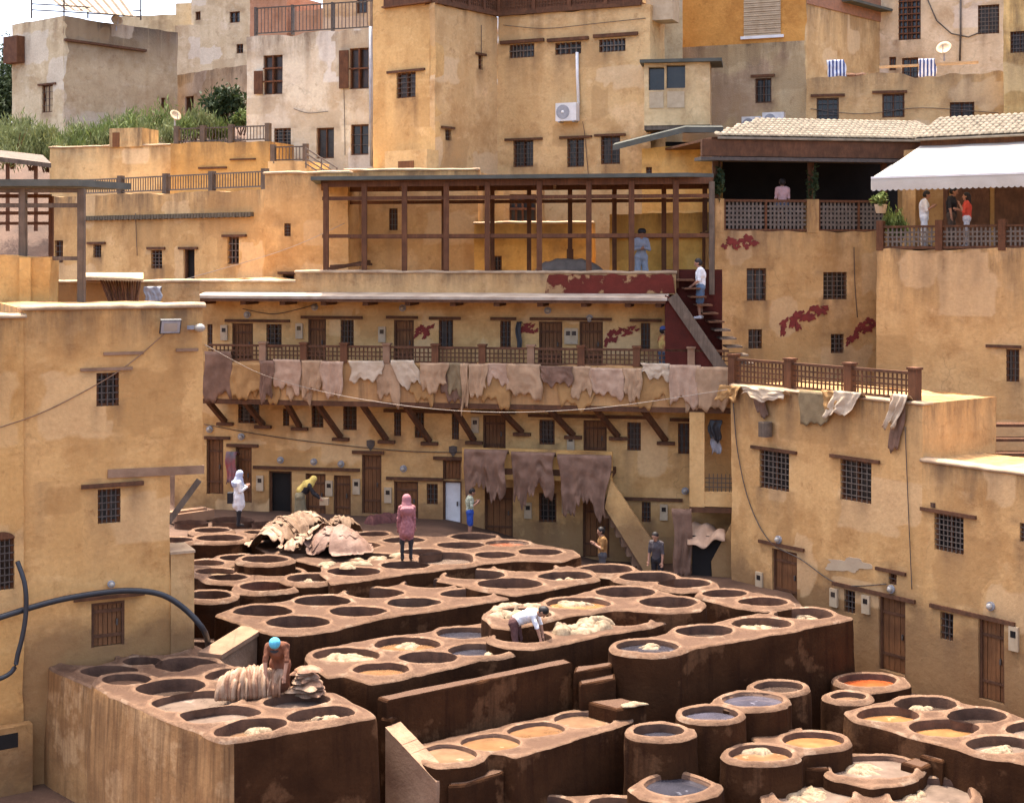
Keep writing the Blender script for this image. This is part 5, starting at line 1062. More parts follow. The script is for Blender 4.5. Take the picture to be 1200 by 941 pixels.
C3 = FP(314,56,400,55.2); H = House('terrace_walls', 'low yellow terrace wall with sloping stair railing before the white house', C3.w(1,14)); f = H.face(C3, 314, 362, ZB, zat(C3,340,190), cm, depth=2); H.face(C3, 362, 440, ZB, zat(C3,400,198), cm, depth=2); H.done()
iron_rail('short grey railing at the terrace stair head', C3, 318, 358, zat(C3,340,190), .6, (319,357), (.18,.9), M_iron, None, -.1)
t = thing('stair_railing', 'pale sloping stair railing below the white house doors', 'railing', C3.P(375,200,.2))
for e in (0,6,12,18): mb = MB(); mb.beam(C3.P(360,174+e,.2), C3.P(398,198+e,.2), .05, .05); part('bar', mb, M_irong, t)
for px in (361,379,397): mb = MB(); q = C3.P(px,174+(px-360)*.63,.2); mb.beam(q, q-Vector((0,0,.75)), .05, .05); part('upright', mb, M_irong, t)

# pink house on the hill, far houses
PL = FP(14,77.4,75,75); PR = FP(75,75,208,80.5); H = House('hill_house', 'pinkish hill house with one window and soot-blackened parapet', PL.w(2,19)); pk = (.62,.53,.39)
f = H.face(PL, 14, 75, 15, zat(PL,75,20), plaster('plaster_pink', pk, patch=(.64,.5,.38)), depth=3, step=.9); H.win(f, 49,100,62,132,2,3,frame=M_wood,lint=(45,66,99))
g = H.face(PR, 75, 208, 15, zat(PR,75,19.5), plaster('plaster_pink_side', (.50,.40,.28), patch=(.60,.49,.36), pscale=.2, pth=.5, run=(26.5,2.6,(.06,.042,.032),1.0,.18)), depth=3, step=.9); H.win(g, 189,115,194,127,0,1); H.done()
mb = MB(); mb.fbox(PL, PL.u(13), PL.u(29), zat(PL,22,75), zat(PL,22,44), 0, .5); part('wooden_bay', mb, M_wood, H.o)
mb = MB()
mb.beam(PR.P(75,47,.08), PR.P(170,60,.08), .2, .12); part('string_course', mb, M_beam, H.o)
t = thing('roof_trellis', 'slanting cane trellis on thin posts above the pinkish hill house', 'trellis', PL.w(2,26.4)); 
for px, Y in ((37,76),(75,75.5),(165,79),(103,78)): a = PY(px, 22 if px < 150 else 24, Y); mb = MB(); mb.beam(a, a+Vector((0,0,1.4)), .07, .07); part('post', mb, M_iron, t)
for y in (5, 12): mb = MB(); mb.beam(PY(37,y,76), PY(75,y+2,75.5), .06, .06); part('rail', mb, M_iron, t); mb = MB(); mb.beam(PY(75,y+2,75.5), PY(165,y+8,79), .06, .06); part('rail', mb, M_iron, t)
for i in range(26): a = PY(52+i*3.6, -8+i*.2, 78.5); b = PY(78+i*3.2, 12+i*.3, 76); mb = MB(); mb.beam(a, b, .16, .03); part('cane', mb, HID[3] if i % 3 else M_wgrey, t)
N1 = FP(206,82,292,77.5); H = House('hill_wall', 'low soot-topped wall house beside the pinkish hill house', N1.w(1,17)); f = H.face(N1, 206, 292, 15, zat(N1,250,82), plaster('plaster_lowhill', (.48,.36,.26), ztop=24, reach=1.2), depth=2, step=.9); H.win(f, 217,113,227,135,0,0); H.done()
N2 = FP(150,97,228,96); H = House('far_house', 'far stepped pink house wall behind the sooty parapet', N2.w(1,18)); f = H.face(N2, 140, 228, 15, zat(N2,190,18), plaster('plaster_far1', (.60,.50,.35)), depth=3, step=1.2); f = H.face(N2.off(3), 205, 250, 15, zat(N2,190,40), plaster('plaster_far1b', (.62,.51,.38)), depth=3, step=1.2); mb = MB(); mb.fbox(N2, N2.u(206), N2.u(226), zat(N2,190,18), zat(N2,190,5), -2, 0); part('chimney_block', mb, plaster('plaster_far1'), H.o); H.done()
N3 = FP(224,93,296,91); H = House('far_house', 'far pink tower house with three small square windows', N3.w(1,18)); f = H.face(N3, 224, 296, 15, 32, plaster('plaster_far2', (.62,.52,.39)), depth=4, step=1.2); H.win(f, 229,14,235,24,0,0); H.win(f, 269,14,281,27,1,1); H.win(f, 277,52,285,63,1,1); H.done()

# ------------------------------------------------------------------ roof of the plain house: timber frames, canopies
t = thing('roof_frame', 'weathered grey timber frame with felt roof on the plain house roof', 'frame', PY(60,350,36.5)); Yf = 36.5
for px, y0, y1, m, w in ((27,352,221,M_wgrey,.17),(95.5,352,222,M_wgrey,.17),(60,352,230,M_wood,.11),(-20,352,221,M_wgrey,.17)):
    a = PY(px, y0, Yf if m is M_wgrey else Yf+1.8); a.z = 12.0; b = PY(px, y1, Yf if m is M_wgrey else Yf+1.8); mb = MB(); mb.beam(a, b, w, w); part('post', mb, m, t)
for x0, x1, y, h, dy in ((-30,99,223.5,.11,0),(-30,97,241,.11,0),(51,94,303,.1,0),(-30,62,250,.09,1.8),(-30,62,262,.08,1.8),(-30,60,230,.1,1.8)):
    mb = MB(); mb.beam(PY(x0,y,Yf+dy), PY(x1,y,Yf+dy), .1, h); part('beam', mb, M_wgrey if dy == 0 else M_wood, t)
mb = MB(); z = PY(0,219,Yf).z; x0, x1 = PY(-40,0,Yf).x, PY(119,0,Yf).x; mb.hexa([(x0,Yf-.3,z),(x1-.5,Yf-.3,z),(x1,Yf+2.8,z+.05),(x0,Yf+2.8,z+.05),(x0,Yf-.3,z+.17),(x1-.5,Yf-.3,z+.17),(x1,Yf+2.8,z+.22),(x0,Yf+2.8,z+.22)]); part('roof', mb, M_slate, t)
yw = FP(-40,36.0,62,36.2); H = House('roof_walls', 'yellow parapet block with pilaster under the weathered timber frame', yw.w(1,12), 'wall'); f = H.face(yw, -40, 58, 11.5, zat(yw,20,301), plaster('plaster_roofblock', (.62,.41,.17)), depth=1); H.done(); mb = MB(); mb.fbox(yw, yw.u(24), yw.u(37), 11.5, zat(yw,30,302), 0, .12); part('pilaster', mb, plaster('plaster_roofblock'), H.o)
RP = FP(60,39.5,232,40.6); H = House('roof_walls', 'low dull parapet wall crossing the roof behind the plain house', RP.w(2,11.5), 'wall'); f = H.face(RP, 62, 234, 9, zat(RP,150,331), plaster('plaster_roofpar', (.52,.35,.18), ztop=13.4, reach=.6), depth=.5); H.cope(f, None, None, .06, .03, .45); H.done()
mb = MB(); zc_ = PY(120,326,38.6).z
mb.add([(PY(90,0,38.4).x, 38.4, zc_), (PY(168,0,38.4).x, 38.4, zc_-.05), (PY(168,0,39.9).x, 39.9, zc_+.1), (PY(92,0,39.9).x, 39.9, zc_+.1)], [(0,1,2,3)])
t = thing('cane_shelter', 'low cane shelter of leaning sticks on the roof', 'shelter', PY(130,353,38.4)); thick(part('mat', mb, mk('straw_mat', (.50,.36,.2), (.35,.24,.13), scale=8, bump=.7), t), .06)
for i in range(16): a = PY(128+i*2.2, 353, 38.5+.05*(i % 3)); b = PY(118+i*3.1, 328, 38.7+.1*(i % 4)); mb = MB(); mb.tube([a, b], .03, 5); part('cane', mb, M_door if i % 2 else M_wood, t)
thick(solo('laundry', cloth(RP, 168, 188, 335, 353, .6, .05, 9, rag=.1), M_metal, 'grey cloth lying over the low roof parapet', 'cloth', smooth=True))
t = thing('shed_roof', 'brown sloping shed roof beyond the weathered timber frame', 'roof', PY(20,205,47)); mb = MB(); a, b = PY(-30,186,47), PY(60,197,47); a2, b2 = PY(-30,178,50), PY(50,187,50)
mb.hexa([a, b, b2, a2, a+Vector((0,0,.15)), b+Vector((0,0,.15)), b2+Vector((0,0,.15)), a2+Vector((0,0,.15))]); part('roof', mb, M_wgrey, t)
for px in (9,42): mb = MB(); p = PY(px,192,47.3); mb.beam(p, p-Vector((0,0,2.2)), .1, .1); part('post', mb, M_wood, t)

# ------------------------------------------------------------------ people: one continuous skin per figure, grown from a distance field
def surface_nets(f, org, h):
    s = f < 0; nx, ny, nz_ = f.shape
    c = [(a, b, d) for a in (0,1) for b in (0,1) for d in (0,1)]
    cs = [s[a:nx-1+a, b:ny-1+b, d:nz_-1+d] for a, b, d in c]; cnt = sum(x.astype(np.int8) for x in cs); act = (cnt > 0) & (cnt < 8)
    idx = -np.ones(act.shape, int); cells = np.argwhere(act); idx[act] = np.arange(len(cells))
    pos = np.zeros((len(cells), 3)); w = np.zeros(len(cells))
    E = [((0,0,0),(1,0,0)),((0,1,0),(1,1,0)),((0,0,1),(1,0,1)),((0,1,1),(1,1,1)),((0,0,0),(0,1,0)),((1,0,0),(1,1,0)),((0,0,1),(0,1,1)),((1,0,1),(1,1,1)),((0,0,0),(0,0,1)),((1,0,0),(1,0,1)),((0,1,0),(0,1,1)),((1,1,0),(1,1,1))]
    for a, b in E:
        A = np.array(a); B = np.array(b); fa = f[tuple((cells+A).T)]; fb = f[tuple((cells+B).T)]; m = (fa < 0) != (fb < 0)
        t = np.where(m, fa/np.where(fa == fb, 1, fa-fb), 0); pos += np.where(m[:,None], A+(B-A)*t[:,None], 0); w += m
    V = (cells+pos/w[:,None])*h+org; F = []
    for ax in range(3):
        o = [0,0,0]; o[ax] = 1; u, v = [(1,2),(2,0),(0,1)][ax]
        a = s[:nx-o[0], :ny-o[1], :nz_-o[2]]; b = s[o[0]:, o[1]:, o[2]:]; e = np.argwhere(a != b)
        e = e[(e[:,u] > 0) & (e[:,v] > 0) & (e[:,u] < idx.shape[u]) & (e[:,v] < idx.shape[v]) & (e[:,ax] < idx.shape[ax])]
        U = np.zeros(3, int); U[u] = 1; W = np.zeros(3, int); W[v] = 1
        q = np.stack([idx[tuple((e-U-W).T)], idx[tuple((e-W).T)], idx[tuple(e.T)], idx[tuple((e-U).T)]], 1)
        flip = ~s[tuple(e.T)]; q[flip] = q[flip][:, ::-1]; F.append(q[(q >= 0).all(1)])
    return V, np.concatenate(F)
def rcone(P, a, b, ra, rb):
    a = np.array(a, np.float32); b = np.array(b, np.float32); d = b-a; L = max(float(d@d), 1e-9)
    t = np.clip(((P-a)@d)/L, 0, 1); return np.linalg.norm(P-a-t[...,None]*d, axis=-1)-(ra+(rb-ra)*t)
def blend(prims, h, pad=.05, cut=None):
    pts = np.array([p for q in prims for p in (np.array(q[0])-max(q[2],q[3]), np.array(q[0])+max(q[2],q[3]), np.array(q[1])-max(q[2],q[3]), np.array(q[1])+max(q[2],q[3]))])
    lo = pts.min(0)-pad; hi = pts.max(0)+pad; n = np.ceil((hi-lo)/h).astype(int)+1
    P = np.stack(np.meshgrid(*[lo[i]+np.arange(n[i])*h for i in range(3)], indexing='ij'), -1).astype(np.float32); f = None
    for q in prims:
        k = q[5] if len(q) > 5 else .03
        if f is None: f = rcone(P, *q[:4]); continue
        # only touch the neighbourhood of this primitive
        r = max(q[2], q[3])+k+.06; a = np.minimum(q[0], q[1])-r; b = np.maximum(q[0], q[1])+r
        i0 = np.clip(((a-lo)/h).astype(int), 0, n); i1 = np.clip(((b-lo)/h).astype(int)+1, 0, n); sl_ = tuple(slice(i0[i], i1[i]) for i in range(3))
        g = rcone(P[sl_], *q[:4]); ff = f[sl_]; hh = np.clip(.5+.5*(ff-g)/k, 0, 1); f[sl_] = np.minimum(ff, g*hh+ff*(1-hh)-k*hh*(1-hh))
    if cut is not None: f = np.maximum(f, cut(P))
    V, F = surface_nets(f, lo, h); return V, F
def vec(*a): return np.array(a, float)
def unit(v): v = np.array(v, float); return v/np.linalg.norm(v)
SKIN = mk('skin', (.36,.19,.12), (.30,.15,.09), rough=.6, scale=8, bump=0, fine=0); HAIR = mk('hair_black', (.018,.013,.011), rough=.55, bump=.2, bscale=60, fine=0)
def fabric(name, col, col2=None, **k): return mk('cloth_'+name, col, col2 or tuple(c*.8 for c in col), **{**dict(rough=.85, scale=9, bump=.3, bscale=30, fine=.15), **k})
EYE = mk('eye_dark', (.02,.015,.012), rough=.3, bump=0, fine=0); LIP = mk('lip', (.30,.11,.09), rough=.5, bump=0, fine=0)
def person(label, loc, yaw, top, bottom, shoe, H=1.7, lean=0, side=0, arms=None, legs=None, head=(0,0), sleeve='short', legwear='long', hair='short', scarf=None, cap=None, skirt=None, tunic=None, build=1.0, sit=False, vox=.0145):
    """yaw: direction the figure faces (0 = away from camera, clockwise seen from above, degrees). arms/legs: unit directions (upper, lower) per side in body axes x=right y=forward z=up"""
    k = H/1.7; T = thing('person', label, 'person', loc)
    hipz = .90; ld = vec(math.sin(side), math.sin(lean), math.cos(lean)*math.cos(side)); ld = unit(ld)
    hip = vec(0, -.10*math.sin(lean), hipz); chest = hip+ld*.36; neck = hip+ld*.545; fw = unit(vec(0, math.cos(lean), -math.sin(lean)))
    p, yw_ = head; hd = unit(ld*math.cos(p)+fw*math.sin(p)); hc = neck+hd*.145+fw*.02; hf = unit(fw*math.cos(p)-ld*math.sin(p)); hx = vec(1,0,0)
    hf = unit(hf*math.cos(yw_)+hx*math.sin(yw_)); hx = np.cross(hf, hd)
    skin, tp, bt, sh = 0, 1, 2, 3; P = []; b_ = build
    P.append((hip+vec(-.075,0,-.02), hip+vec(.075,0,-.02), .125*b_, .125*b_, bt, .04)); P.append((hip+ld*.08, chest, .135*b_, .15*b_, tp, .05))
    P.append((chest+vec(-.07,0,0), chest+vec(.07,0,0), .125*b_, .125*b_, tp, .05)); P.append((chest+ld*.12+vec(-.11,0,0), chest+ld*.12+vec(.11,0,0), .085, .085, tp, .06))
    P.append((neck-ld*.06, hc-hd*.05, .055, .05, skin, .02)); P.append((hc+hd*.03-hf*.012, hc+hd*.02+hf*.01, .092, .092, skin, .03)); P.append((hc-hd*.02+hf*.02, hc-hd*.085+hf*.055, .075, .042, skin, .03))
    P.append((hc+hf*.095+hd*.015, hc+hf*.118-hd*.022, .010, .017, skin, .012))                                         # nose
    for s in (-1,1): P.append((hc+hx*s*.09+hd*.01-hf*.01, hc+hx*s*.094-hd*.025-hf*.005, .018, .014, skin, .01))          # ears
    arms = arms or [((-.12,.05,-1),(-.02,.2,-1)), ((.12,.05,-1),(.02,.2,-1))]; hands = []
    for s, (u, l) in zip((-1,1), arms):
        sh_ = neck-ld*.07+vec(s*.175*b_,0,0); el = sh_+unit(u)*.285; wr = el+unit(l)*.245; P.append((sh_, el, .062*b_, .047, tp, .04))
        P.append((el, wr, .043 if sleeve == 'short' else .052, .031 if sleeve == 'short' else .045, skin if sleeve == 'short' else tp, .02))
        d = unit(l); nrm = unit(np.cross(d, vec(s*.3,1,.2))); w_ = unit(np.cross(nrm, d)); pm = wr+d*.055; P.append((wr+d*.01, wr+d*.085, .026, .03, skin, .015)); P.append((pm+nrm*.02, pm-nrm*.02+d*.02, .022, .022, skin, .015))
        for i, (o, L) in enumerate(((.030,.058),(.010,.068),(-.010,.062),(-.029,.048))):
            a = wr+d*.095+nrm*o; m = a+d*L*.55+w_*.006; P.append((a, m, .0115, .011, skin, .004)); P.append((m, m+unit(d+w_*.7)*L*.5, .011, .009, skin, .006))
        th = wr+d*.03+nrm*.03; P.append((th, th+unit(d+nrm*.9)*.05, .013, .012, skin, .008)); P.append((th+unit(d+nrm*.9)*.05, th+unit(d+nrm*.9)*.05+d*.032, .012, .010, skin, .006)); hands.append(wr+d*.11)
    legs = legs or [((-.05,.02,-1),(0,-.04,-1)), ((.05,.03,-1),(0,-.05,-1))]
    for s, (u, l) in zip((-1,1), legs):
        h0 = hip+vec(s*.095,0,-.03); kn = h0+unit(u)*.41; an = kn+unit(l)*.40; P.append((h0, kn, .098*b_, .068 if legwear != 'wide' else .095, bt, .04))
        lm = bt if legwear in ('long','wide') else skin; P.append((kn, an, .060 if legwear != 'wide' else .095, .045 if legwear == 'long' else (.09 if legwear == 'wide' else .036), lm, .03))
        if legwear == 'short': P.append((h0+unit(u)*.1, h0+unit(u)*.36, .10, .092, bt, .03))
        P.append((an+vec(0,-.02,-.035), an+vec(0,.15,-.045), .042, .034, sh, .02)); P.append((an, an+vec(0,0,-.03), .042, .042, sh, .02))
    if tunic: P.append((hip+ld*.05, hip-vec(0,.0,tunic), .165*b_, .20*b_, tp, .05))
    if skirt: P.append((hip+vec(0,.02,0), hip+vec(0,.05,-skirt), .16, .21, bt, .05))
    V, F = blend(P, vox)
    # which clothing zone each face belongs to
    C = V[F].mean(1).astype(np.float32); D = np.stack([rcone(C, *q[:4]) for q in P], 1)
    if tunic or skirt: D[:,-1] -= .05
    if tunic: D[:,0] += .2
    zone = np.array([q[4] for q in P])[D.argmin(1)]
    fn = np.cross(V[F[:,2]]-V[F[:,0]], V[F[:,3]]-V[F[:,1]]); vn = np.zeros_like(V)
    for q in range(4): np.add.at(vn, F[:,q], fn)
    vn /= np.maximum(np.linalg.norm(vn, axis=1), 1e-9)[:,None]; cl = np.zeros(len(V)); cl[F[(zone == tp) | (zone == bt)].ravel()] = 1
    wr_ = np.array([noise.noise(Vector((v[0]*16+H*9, v[1]*16, v[2]*7)))+.6*noise.noise(Vector((v[0]*30, v[1]*30+H*5, v[2]*15))) for v in V]); V = V+vn*(cl*wr_*.013)[:,None]      # creases in the clothes
    cy, sy = math.cos(math.radians(yaw)), math.sin(math.radians(yaw)); R = np.array([[cy, sy, 0], [-sy, cy, 0], [0, 0, 1]])
    base = 0 if sit else V[:,2].min(); L0 = np.array(loc[:3])
    def world(v): v = np.asarray(v, float); v = v-np.array([0,0,base]); return (v*k)@R.T+L0
    def put(name, V, F, mats, zone=None, smooth=True):
        mb = MB(); mb.v = [tuple(v) for v in world(V)]; mb.f = [tuple(int(i) for i in f) for f in F]; mb.m = [int(z) for z in zone] if zone is not None else [0]*len(F); return part(name, mb, mats, T, smooth)
    put('body', V, F, [SKIN, top, bottom, shoe], zone)
    for s in (-1,1):
        mb = MB(); c = hc+hx*s*.034+hf*.085+hd*.012; mb.ball(c, .011, .011, .009, 8, 5); put('eye', np.array(mb.v), mb.f, EYE)
    mb = MB(); c = hc+hf*.088-hd*.062; mb.ball(c, .02, .012, .007, 8, 5); put('mouth', np.array(mb.v), mb.f, LIP)
    if scarf:
        Q = [(hc+hd*.035-hf*.01, hc+hd*.0-hf*.015, .118, .118, 0), (hc-hd*.04, neck-ld*.02, .11, .12, 0, .04), (neck-ld*.02, neck-ld*.10-fw*.02, .13, .20, 0, .06)]
        if isinstance(scarf, tuple): Q += [(neck-ld*.05-fw*.08, neck-ld*.38-fw*.10, .12, .13, 0, .05)]; sc = scarf[0]
        else: Q += [(neck-ld*.05+fw*.04, neck-ld*.24+fw*.09, .10, .09, 0, .05)]; sc = scarf
        face = hc+hf*.13-hd*.01; V2, F2 = blend(Q, .016, cut=lambda X: -(np.linalg.norm(X-face.astype(np.float32), axis=-1)-.085)); put('headscarf', V2, F2, sc)
    elif hair:
        Q = [(hc+hd*.04-hf*.016, hc-hf*.03, .104, .098, 0)]
        if hair == 'long': Q += [(hc-hf*.05, neck-ld*.12-fw*.07, .09, .07, 0, .04)]
        if hair == 'curly': Q += [(hc+hd*.07+hx*s*.03, hc+hd*.07-hx*s*.03, .10, .10, 0, .02) for s in (1,)]
        face = hc+hf*.125-hd*.045; V2, F2 = blend(Q, .014, cut=lambda X: -(np.linalg.norm(X-face.astype(np.float32), axis=-1)-.112)); put('hair', V2, F2, HAIR)
    if cap:
        Q = [(hc+hd*.055-hf*.01, hc+hd*.03-hf*.01, .110, .112, 0)]; V2, F2 = blend(Q, .014, cut=lambda X: ((hc+hd*.045).astype(np.float32)-X)@hd.astype(np.float32)); put('cap', V2, F2, cap)
        mb = MB(); c = hc+hd*.048+hf*.12; N_ = 10; A = [c+hx*.085*math.cos(math.pi*i/N_)+hf*.055*math.sin(math.pi*i/N_) for i in range(N_+1)]
        mb.add([a+hd*e for e in (0,.012) for a in A], [tuple(range(N_+1))[::-1], tuple(range(N_+1,2*N_+2))]+[(i,i+1,N_+2+i,N_+1+i) for i in range(N_)]); put('cap_peak', np.array(mb.v), mb.f, HAIR, smooth=False)
    return T, [Vector(world(h_)) for h_ in hands], world

fb = fabric
WHT = fb('white', (.72,.71,.70)); BLK = fb('black', (.025,.023,.025)); SHOE_W = fb('shoe_white', (.62,.62,.64)); SHOE_D = fb('shoe_dark', (.04,.03,.025)); DEN = fb('denim', (.10,.14,.20))
BENT = [((-.2,.15,-1),(.45,.75,.45)), ((.2,.15,-1),(-.45,.75,.45))]
p0 = PZ(279.5,617,5.78); T, hd_, _ = person('woman in white shirt and pale blue headscarf with shoulder bag and phone', p0, 75, WHT, BLK, SHOE_D, 1.66, sleeve='long', tunic=.22, scarf=fb('scarf_blue', (.42,.47,.60)), arms=BENT, head=(.15,0))
mb = MB(); q = p0+Vector((-.25,-.02,.72)); mb.box(q.x-.07, q.x+.09, q.y-.12, q.y+.12, q.z, q.z+.32); part('shoulder_bag', mb, BLK, T)
p1 = PZ(353,614,5.63); T, hd_, _ = person('woman in yellow headscarf stooping with a pale box in hand', p1, 80, BLK, fb('skirt_olive', (.20,.17,.10)), SHOE_D, 1.62, lean=.75, sleeve='long', skirt=.62, scarf=(fb('scarf_yellow', (.62,.47,.13), (.45,.33,.08)),), arms=[((-.1,.5,-1),(.1,.8,-.6)),((.1,.5,-1),(-.1,.8,-.6))], head=(-.2,0))
h0 = (hd_[0]+hd_[1])/2; mb = MB(); mb.box(h0.x-.05, h0.x+.22, h0.y-.15, h0.y+.12, h0.z-.17, h0.z+.03); solo('parcel', mb, M_cream, 'pale parcel held by the stooping woman in yellow headscarf', 'parcel')
p2 = PZ(476.5,656,5.68); person('woman in pink headscarf and pink patterned shirt seen from behind', p2, -12, fb('pink_shirt', (.36,.15,.15), (.22,.075,.08), scale=14), fb('trouser_dark', (.035,.03,.03)), SHOE_D, 1.74, sleeve='long', tunic=.16, scarf=fb('scarf_pink', (.36,.15,.16)), head=(.1,-.5))
p3 = PY(550.5,622,44.6); person('boy in patterned shirt and blue shorts bending his head', Vector((p3.x,p3.y,court_z(p3.x)+.02)), 80, fb('boy_shirt', (.55,.55,.42), (.08,.12,.05), scale=22), fb('shorts_blue', (.03,.07,.30)), SHOE_W, 1.5, legwear='short', arms=BENT, head=(.5,0))
p5 = PY(327.5,815,29.4); LEA = fb('leather_apron', (.20,.075,.038), (.11,.04,.02), scale=6)
person('worker in bright blue cap and leather apron stooping between vats', Vector((p5.x,p5.y,4.78)), 182, LEA, LEA, SHOE_D, 1.8, lean=.62, sleeve='short', skirt=.6, cap=fb('cap_cyan', (.10,.42,.56)), arms=[((-.10,.5,-1),(.1,.3,-1)),((.10,.5,-1),(-.1,.3,-1))], head=(.62,0), build=1.02)
p6 = PZ(608,748,5.26); person('worker in white shirt bent double inside a clay vat', Vector((p6.x,p6.y,4.72)), 105, WHT, fb('trouser_maroon', (.10,.045,.04)), SHOE_D, 1.75, lean=1.15, arms=[((-.1,.4,-1),(0,.2,-1)),((.1,.5,-1),(0,.3,-1))], head=(.1,0), legs=[((-.2,.15,-1),(0,-.1,-1)),((.2,.15,-1),(0,-.1,-1))])
p7 = TF.P(748,318,-1.0); PYJ = fb('grey_suit', (.30,.32,.35), (.24,.26,.29)); T, hd_, _ = person('man in grey loose suit standing under the pergola with phone', Vector((p7.x,p7.y,13.0)), 175, PYJ, PYJ, SHOE_D, 1.80, sleeve='long', legwear='wide', hair='curly', arms=[((-.25,.1,-1),(.75,.7,.15)),((.25,.1,-1),(-.75,.7,.15))], head=(.45,0))
p8 = RS.P(822,373,.5); person('man in white T-shirt and denim shorts descending the timber stair', p8, -80, WHT, DEN, SHOE_W, 1.82, legwear='short', arms=[((-.1,.1,-1),(.15,.8,-.6)),((.1,.1,-1),(-.1,.8,-.6))], head=(.35,0), legs=[((-.05,.12,-1),(0,-.1,-1)),((.05,.0,-1),(0,-.05,-1))])
p9 = GF.P(775,415,-.55); person('person in blue cap and red vest standing in the gallery', Vector((p9.x,p9.y,10.15)), 75, fb('vest_red', (.30,.03,.03), (.55,.40,.12), scale=4), DEN, SHOE_D, 1.62, sleeve='long', cap=fb('cap_blue', (.08,.12,.30)))
p10 = QF.P(925,232,-.6); person('man in pink shirt seated behind the lattice rail', Vector((p10.x,p10.y,zr+.02-.02)), 5, fb('shirt_pink', (.72,.42,.38)), DEN, SHOE_D, 1.75, legs=[((-.2,1,-.1),(0,0,-1)),((.2,1,-.1),(0,0,-1))], sit=True)
mb = MB(); c = Vector((p10.x, p10.y, zr)); mb.box(c.x-.25, c.x+.25, c.y-.2, c.y+.3, zr+.70, zr+.76)
for sx in (-.22,.18):
    for sy in (-.17,.24): mb.box(c.x+sx, c.x+sx+.04, c.y+sy, c.y+sy+.04, zr-.03, zr+.70)
ch = thing('chair', 'wooden stool under the man in pink shirt', 'chair', (c.x, c.y, zr)); part('seat', mb, M_beam, ch)
q = RT.off(-.55)
a = q.P(1083,290); person('man in loose white shirt and trousers on the tourist terrace', Vector((a.x,a.y,zf+.05)), 100, WHT, WHT, SHOE_D, 1.74, arms=BENT, head=(.4,0), legwear='wide')
a = q.off(-.35).P(1115,290); person('man in black T-shirt turned aside on the tourist terrace', Vector((a.x,a.y,zf+.05)), 120, BLK, fb('trouser_brown', (.10,.07,.05)), SHOE_D, 1.86, arms=[((-.25,.2,-1),(.3,.8,-.3)),((.4,.1,-1),(.2,.2,-1))], head=(.3,-.2))
a = q.P(1133,290); person('woman in red top and pale trousers raising a hand to her face', Vector((a.x,a.y,zf+.05)), -70, fb('top_red', (.55,.07,.04)), fb('trouser_pale', (.55,.52,.52)), SHOE_W, 1.66, hair='long', arms=[((-.15,.35,-1),(.25,.5,1)),((.15,.2,-1),(-.2,.8,.3))])
a = PY(706,658,42.5); person('worker in ochre clothes standing in the shade by a dark door', Vector((a.x,a.y,court_z(a.x))), -95, fb('ochre_shirt', (.30,.15,.05)), fb('trouser_grey', (.09,.08,.08)), SHOE_D, 1.66, arms=BENT, head=(.2,0))  # clothes here and on the next worker coloured darker for the shade
a = PY(770,676,41.9); person('worker in dark grey shirt beside the slanting stair wall', Vector((a.x,a.y,court_z(a.x))), -150, fb('shirt_slate', (.08,.065,.065)), BLK, SHOE_D, 1.68, lean=.15, head=(.2,0))

# ------------------------------------------------------------------ hides hung along the gallery parapet
rows = [(240,273,410,467,2,.04),(272,308,424,464,4,.05),(306,322,421,466,2,.05),(321,353,420,456,1,.04),(355,380,421,458,0,.05),(377,404,422,461,1,.05),(411,450,422,443,3,.03),(459,488,421,448,3,.04),
        (493,526,424,456,0,.05),(524,543,424,462,5,.05),(541,550,424,478,0,.04),(550,572,425,462,0,.05),(571,597,425,450,1,.03),(594,636,425,463,0,.06),(633,673,428,447,2,.04),(670,694,428,464,0,.05),(692,733,430,461,1,.05),(731,753,430,466,0,.05),(752,786,425,442,3,.06),(784,820,426,473,1,.05),(816,858,428,476,0,.06)]
LBL = ['mauve brown hide hanging deep at the end of the gallery parapet', 'ochre hide hanging beside the deep mauve hide', 'narrow mauve hide hanging beside a pinkish hide on the gallery', 'pinkish square hide hung on the gallery parapet below a grilled window', 'tan hide hung beside the pinkish square hide', 'pinkish tan hide hung below a gallery plank door',
       'short cream hide with uneven edge on the gallery parapet', 'slanting cream hide beside the short cream hide', 'tan hide hung below a red painted mark on the gallery', 'olive brown hide hung beside a narrow tan strip', 'narrow tan hide strip hanging lowest under the gallery', 'tan hide overlapped by a pinkish one on the gallery', 'pinkish hide laid over two tan hides', 'wide tan hide on the gallery parapet below twin doors',
       'short mauve hide on the gallery parapet', 'tan hide hung between short mauve and wide pinkish hides', 'wide pinkish hide below the gallery meter boxes', 'narrow tan hide hung near the blue-capped person', 'sunlit cream hide folded on the parapet by the stair', 'long pinkish hide near the stair foot', 'long tan hide at the right end of the gallery parapet']
for i, (x0,x1,yt,yb,c,fo) in enumerate(rows):
    thick(solo('hanging_hide', cloth(GF, x0, x1, yt, yb, .05+.025*(i % 3), fo, i+20, nfold=2+i % 3, rag=.2, taper=.06*(i % 3), sway=(.35 if i == 7 else 0)), HID[c], LBL[i], 'hide', 'hides hung along the gallery', True))
for i, (x0,x1,yt,yb,c) in enumerate(((296,330,424,466,4),(336,366,424,468,0),(440,470,424,468,0),(478,508,424,467,4),(516,548,424,469,2),(560,600,424,470,4),(655,700,428,472,4),(744,790,430,474,4),(800,838,430,478,0))):
    l = ['wide tan hide half covered by other hides low on the gallery', 'ochre hide half covered by other hides low on the gallery', 'brown hide half covered by other hides low on the gallery'][(0 if c == 0 else 1) if c != 2 else 2]
    thick(solo('hanging_hide', cloth(GF, x0, x1, yt, yb, .015, .025, i+420, nfold=2+i % 3, rag=.26, taper=.08), HID[c], l, 'hide', 'hides half covered on the gallery, '+l[:9], True))
WG = WF.off(.08)
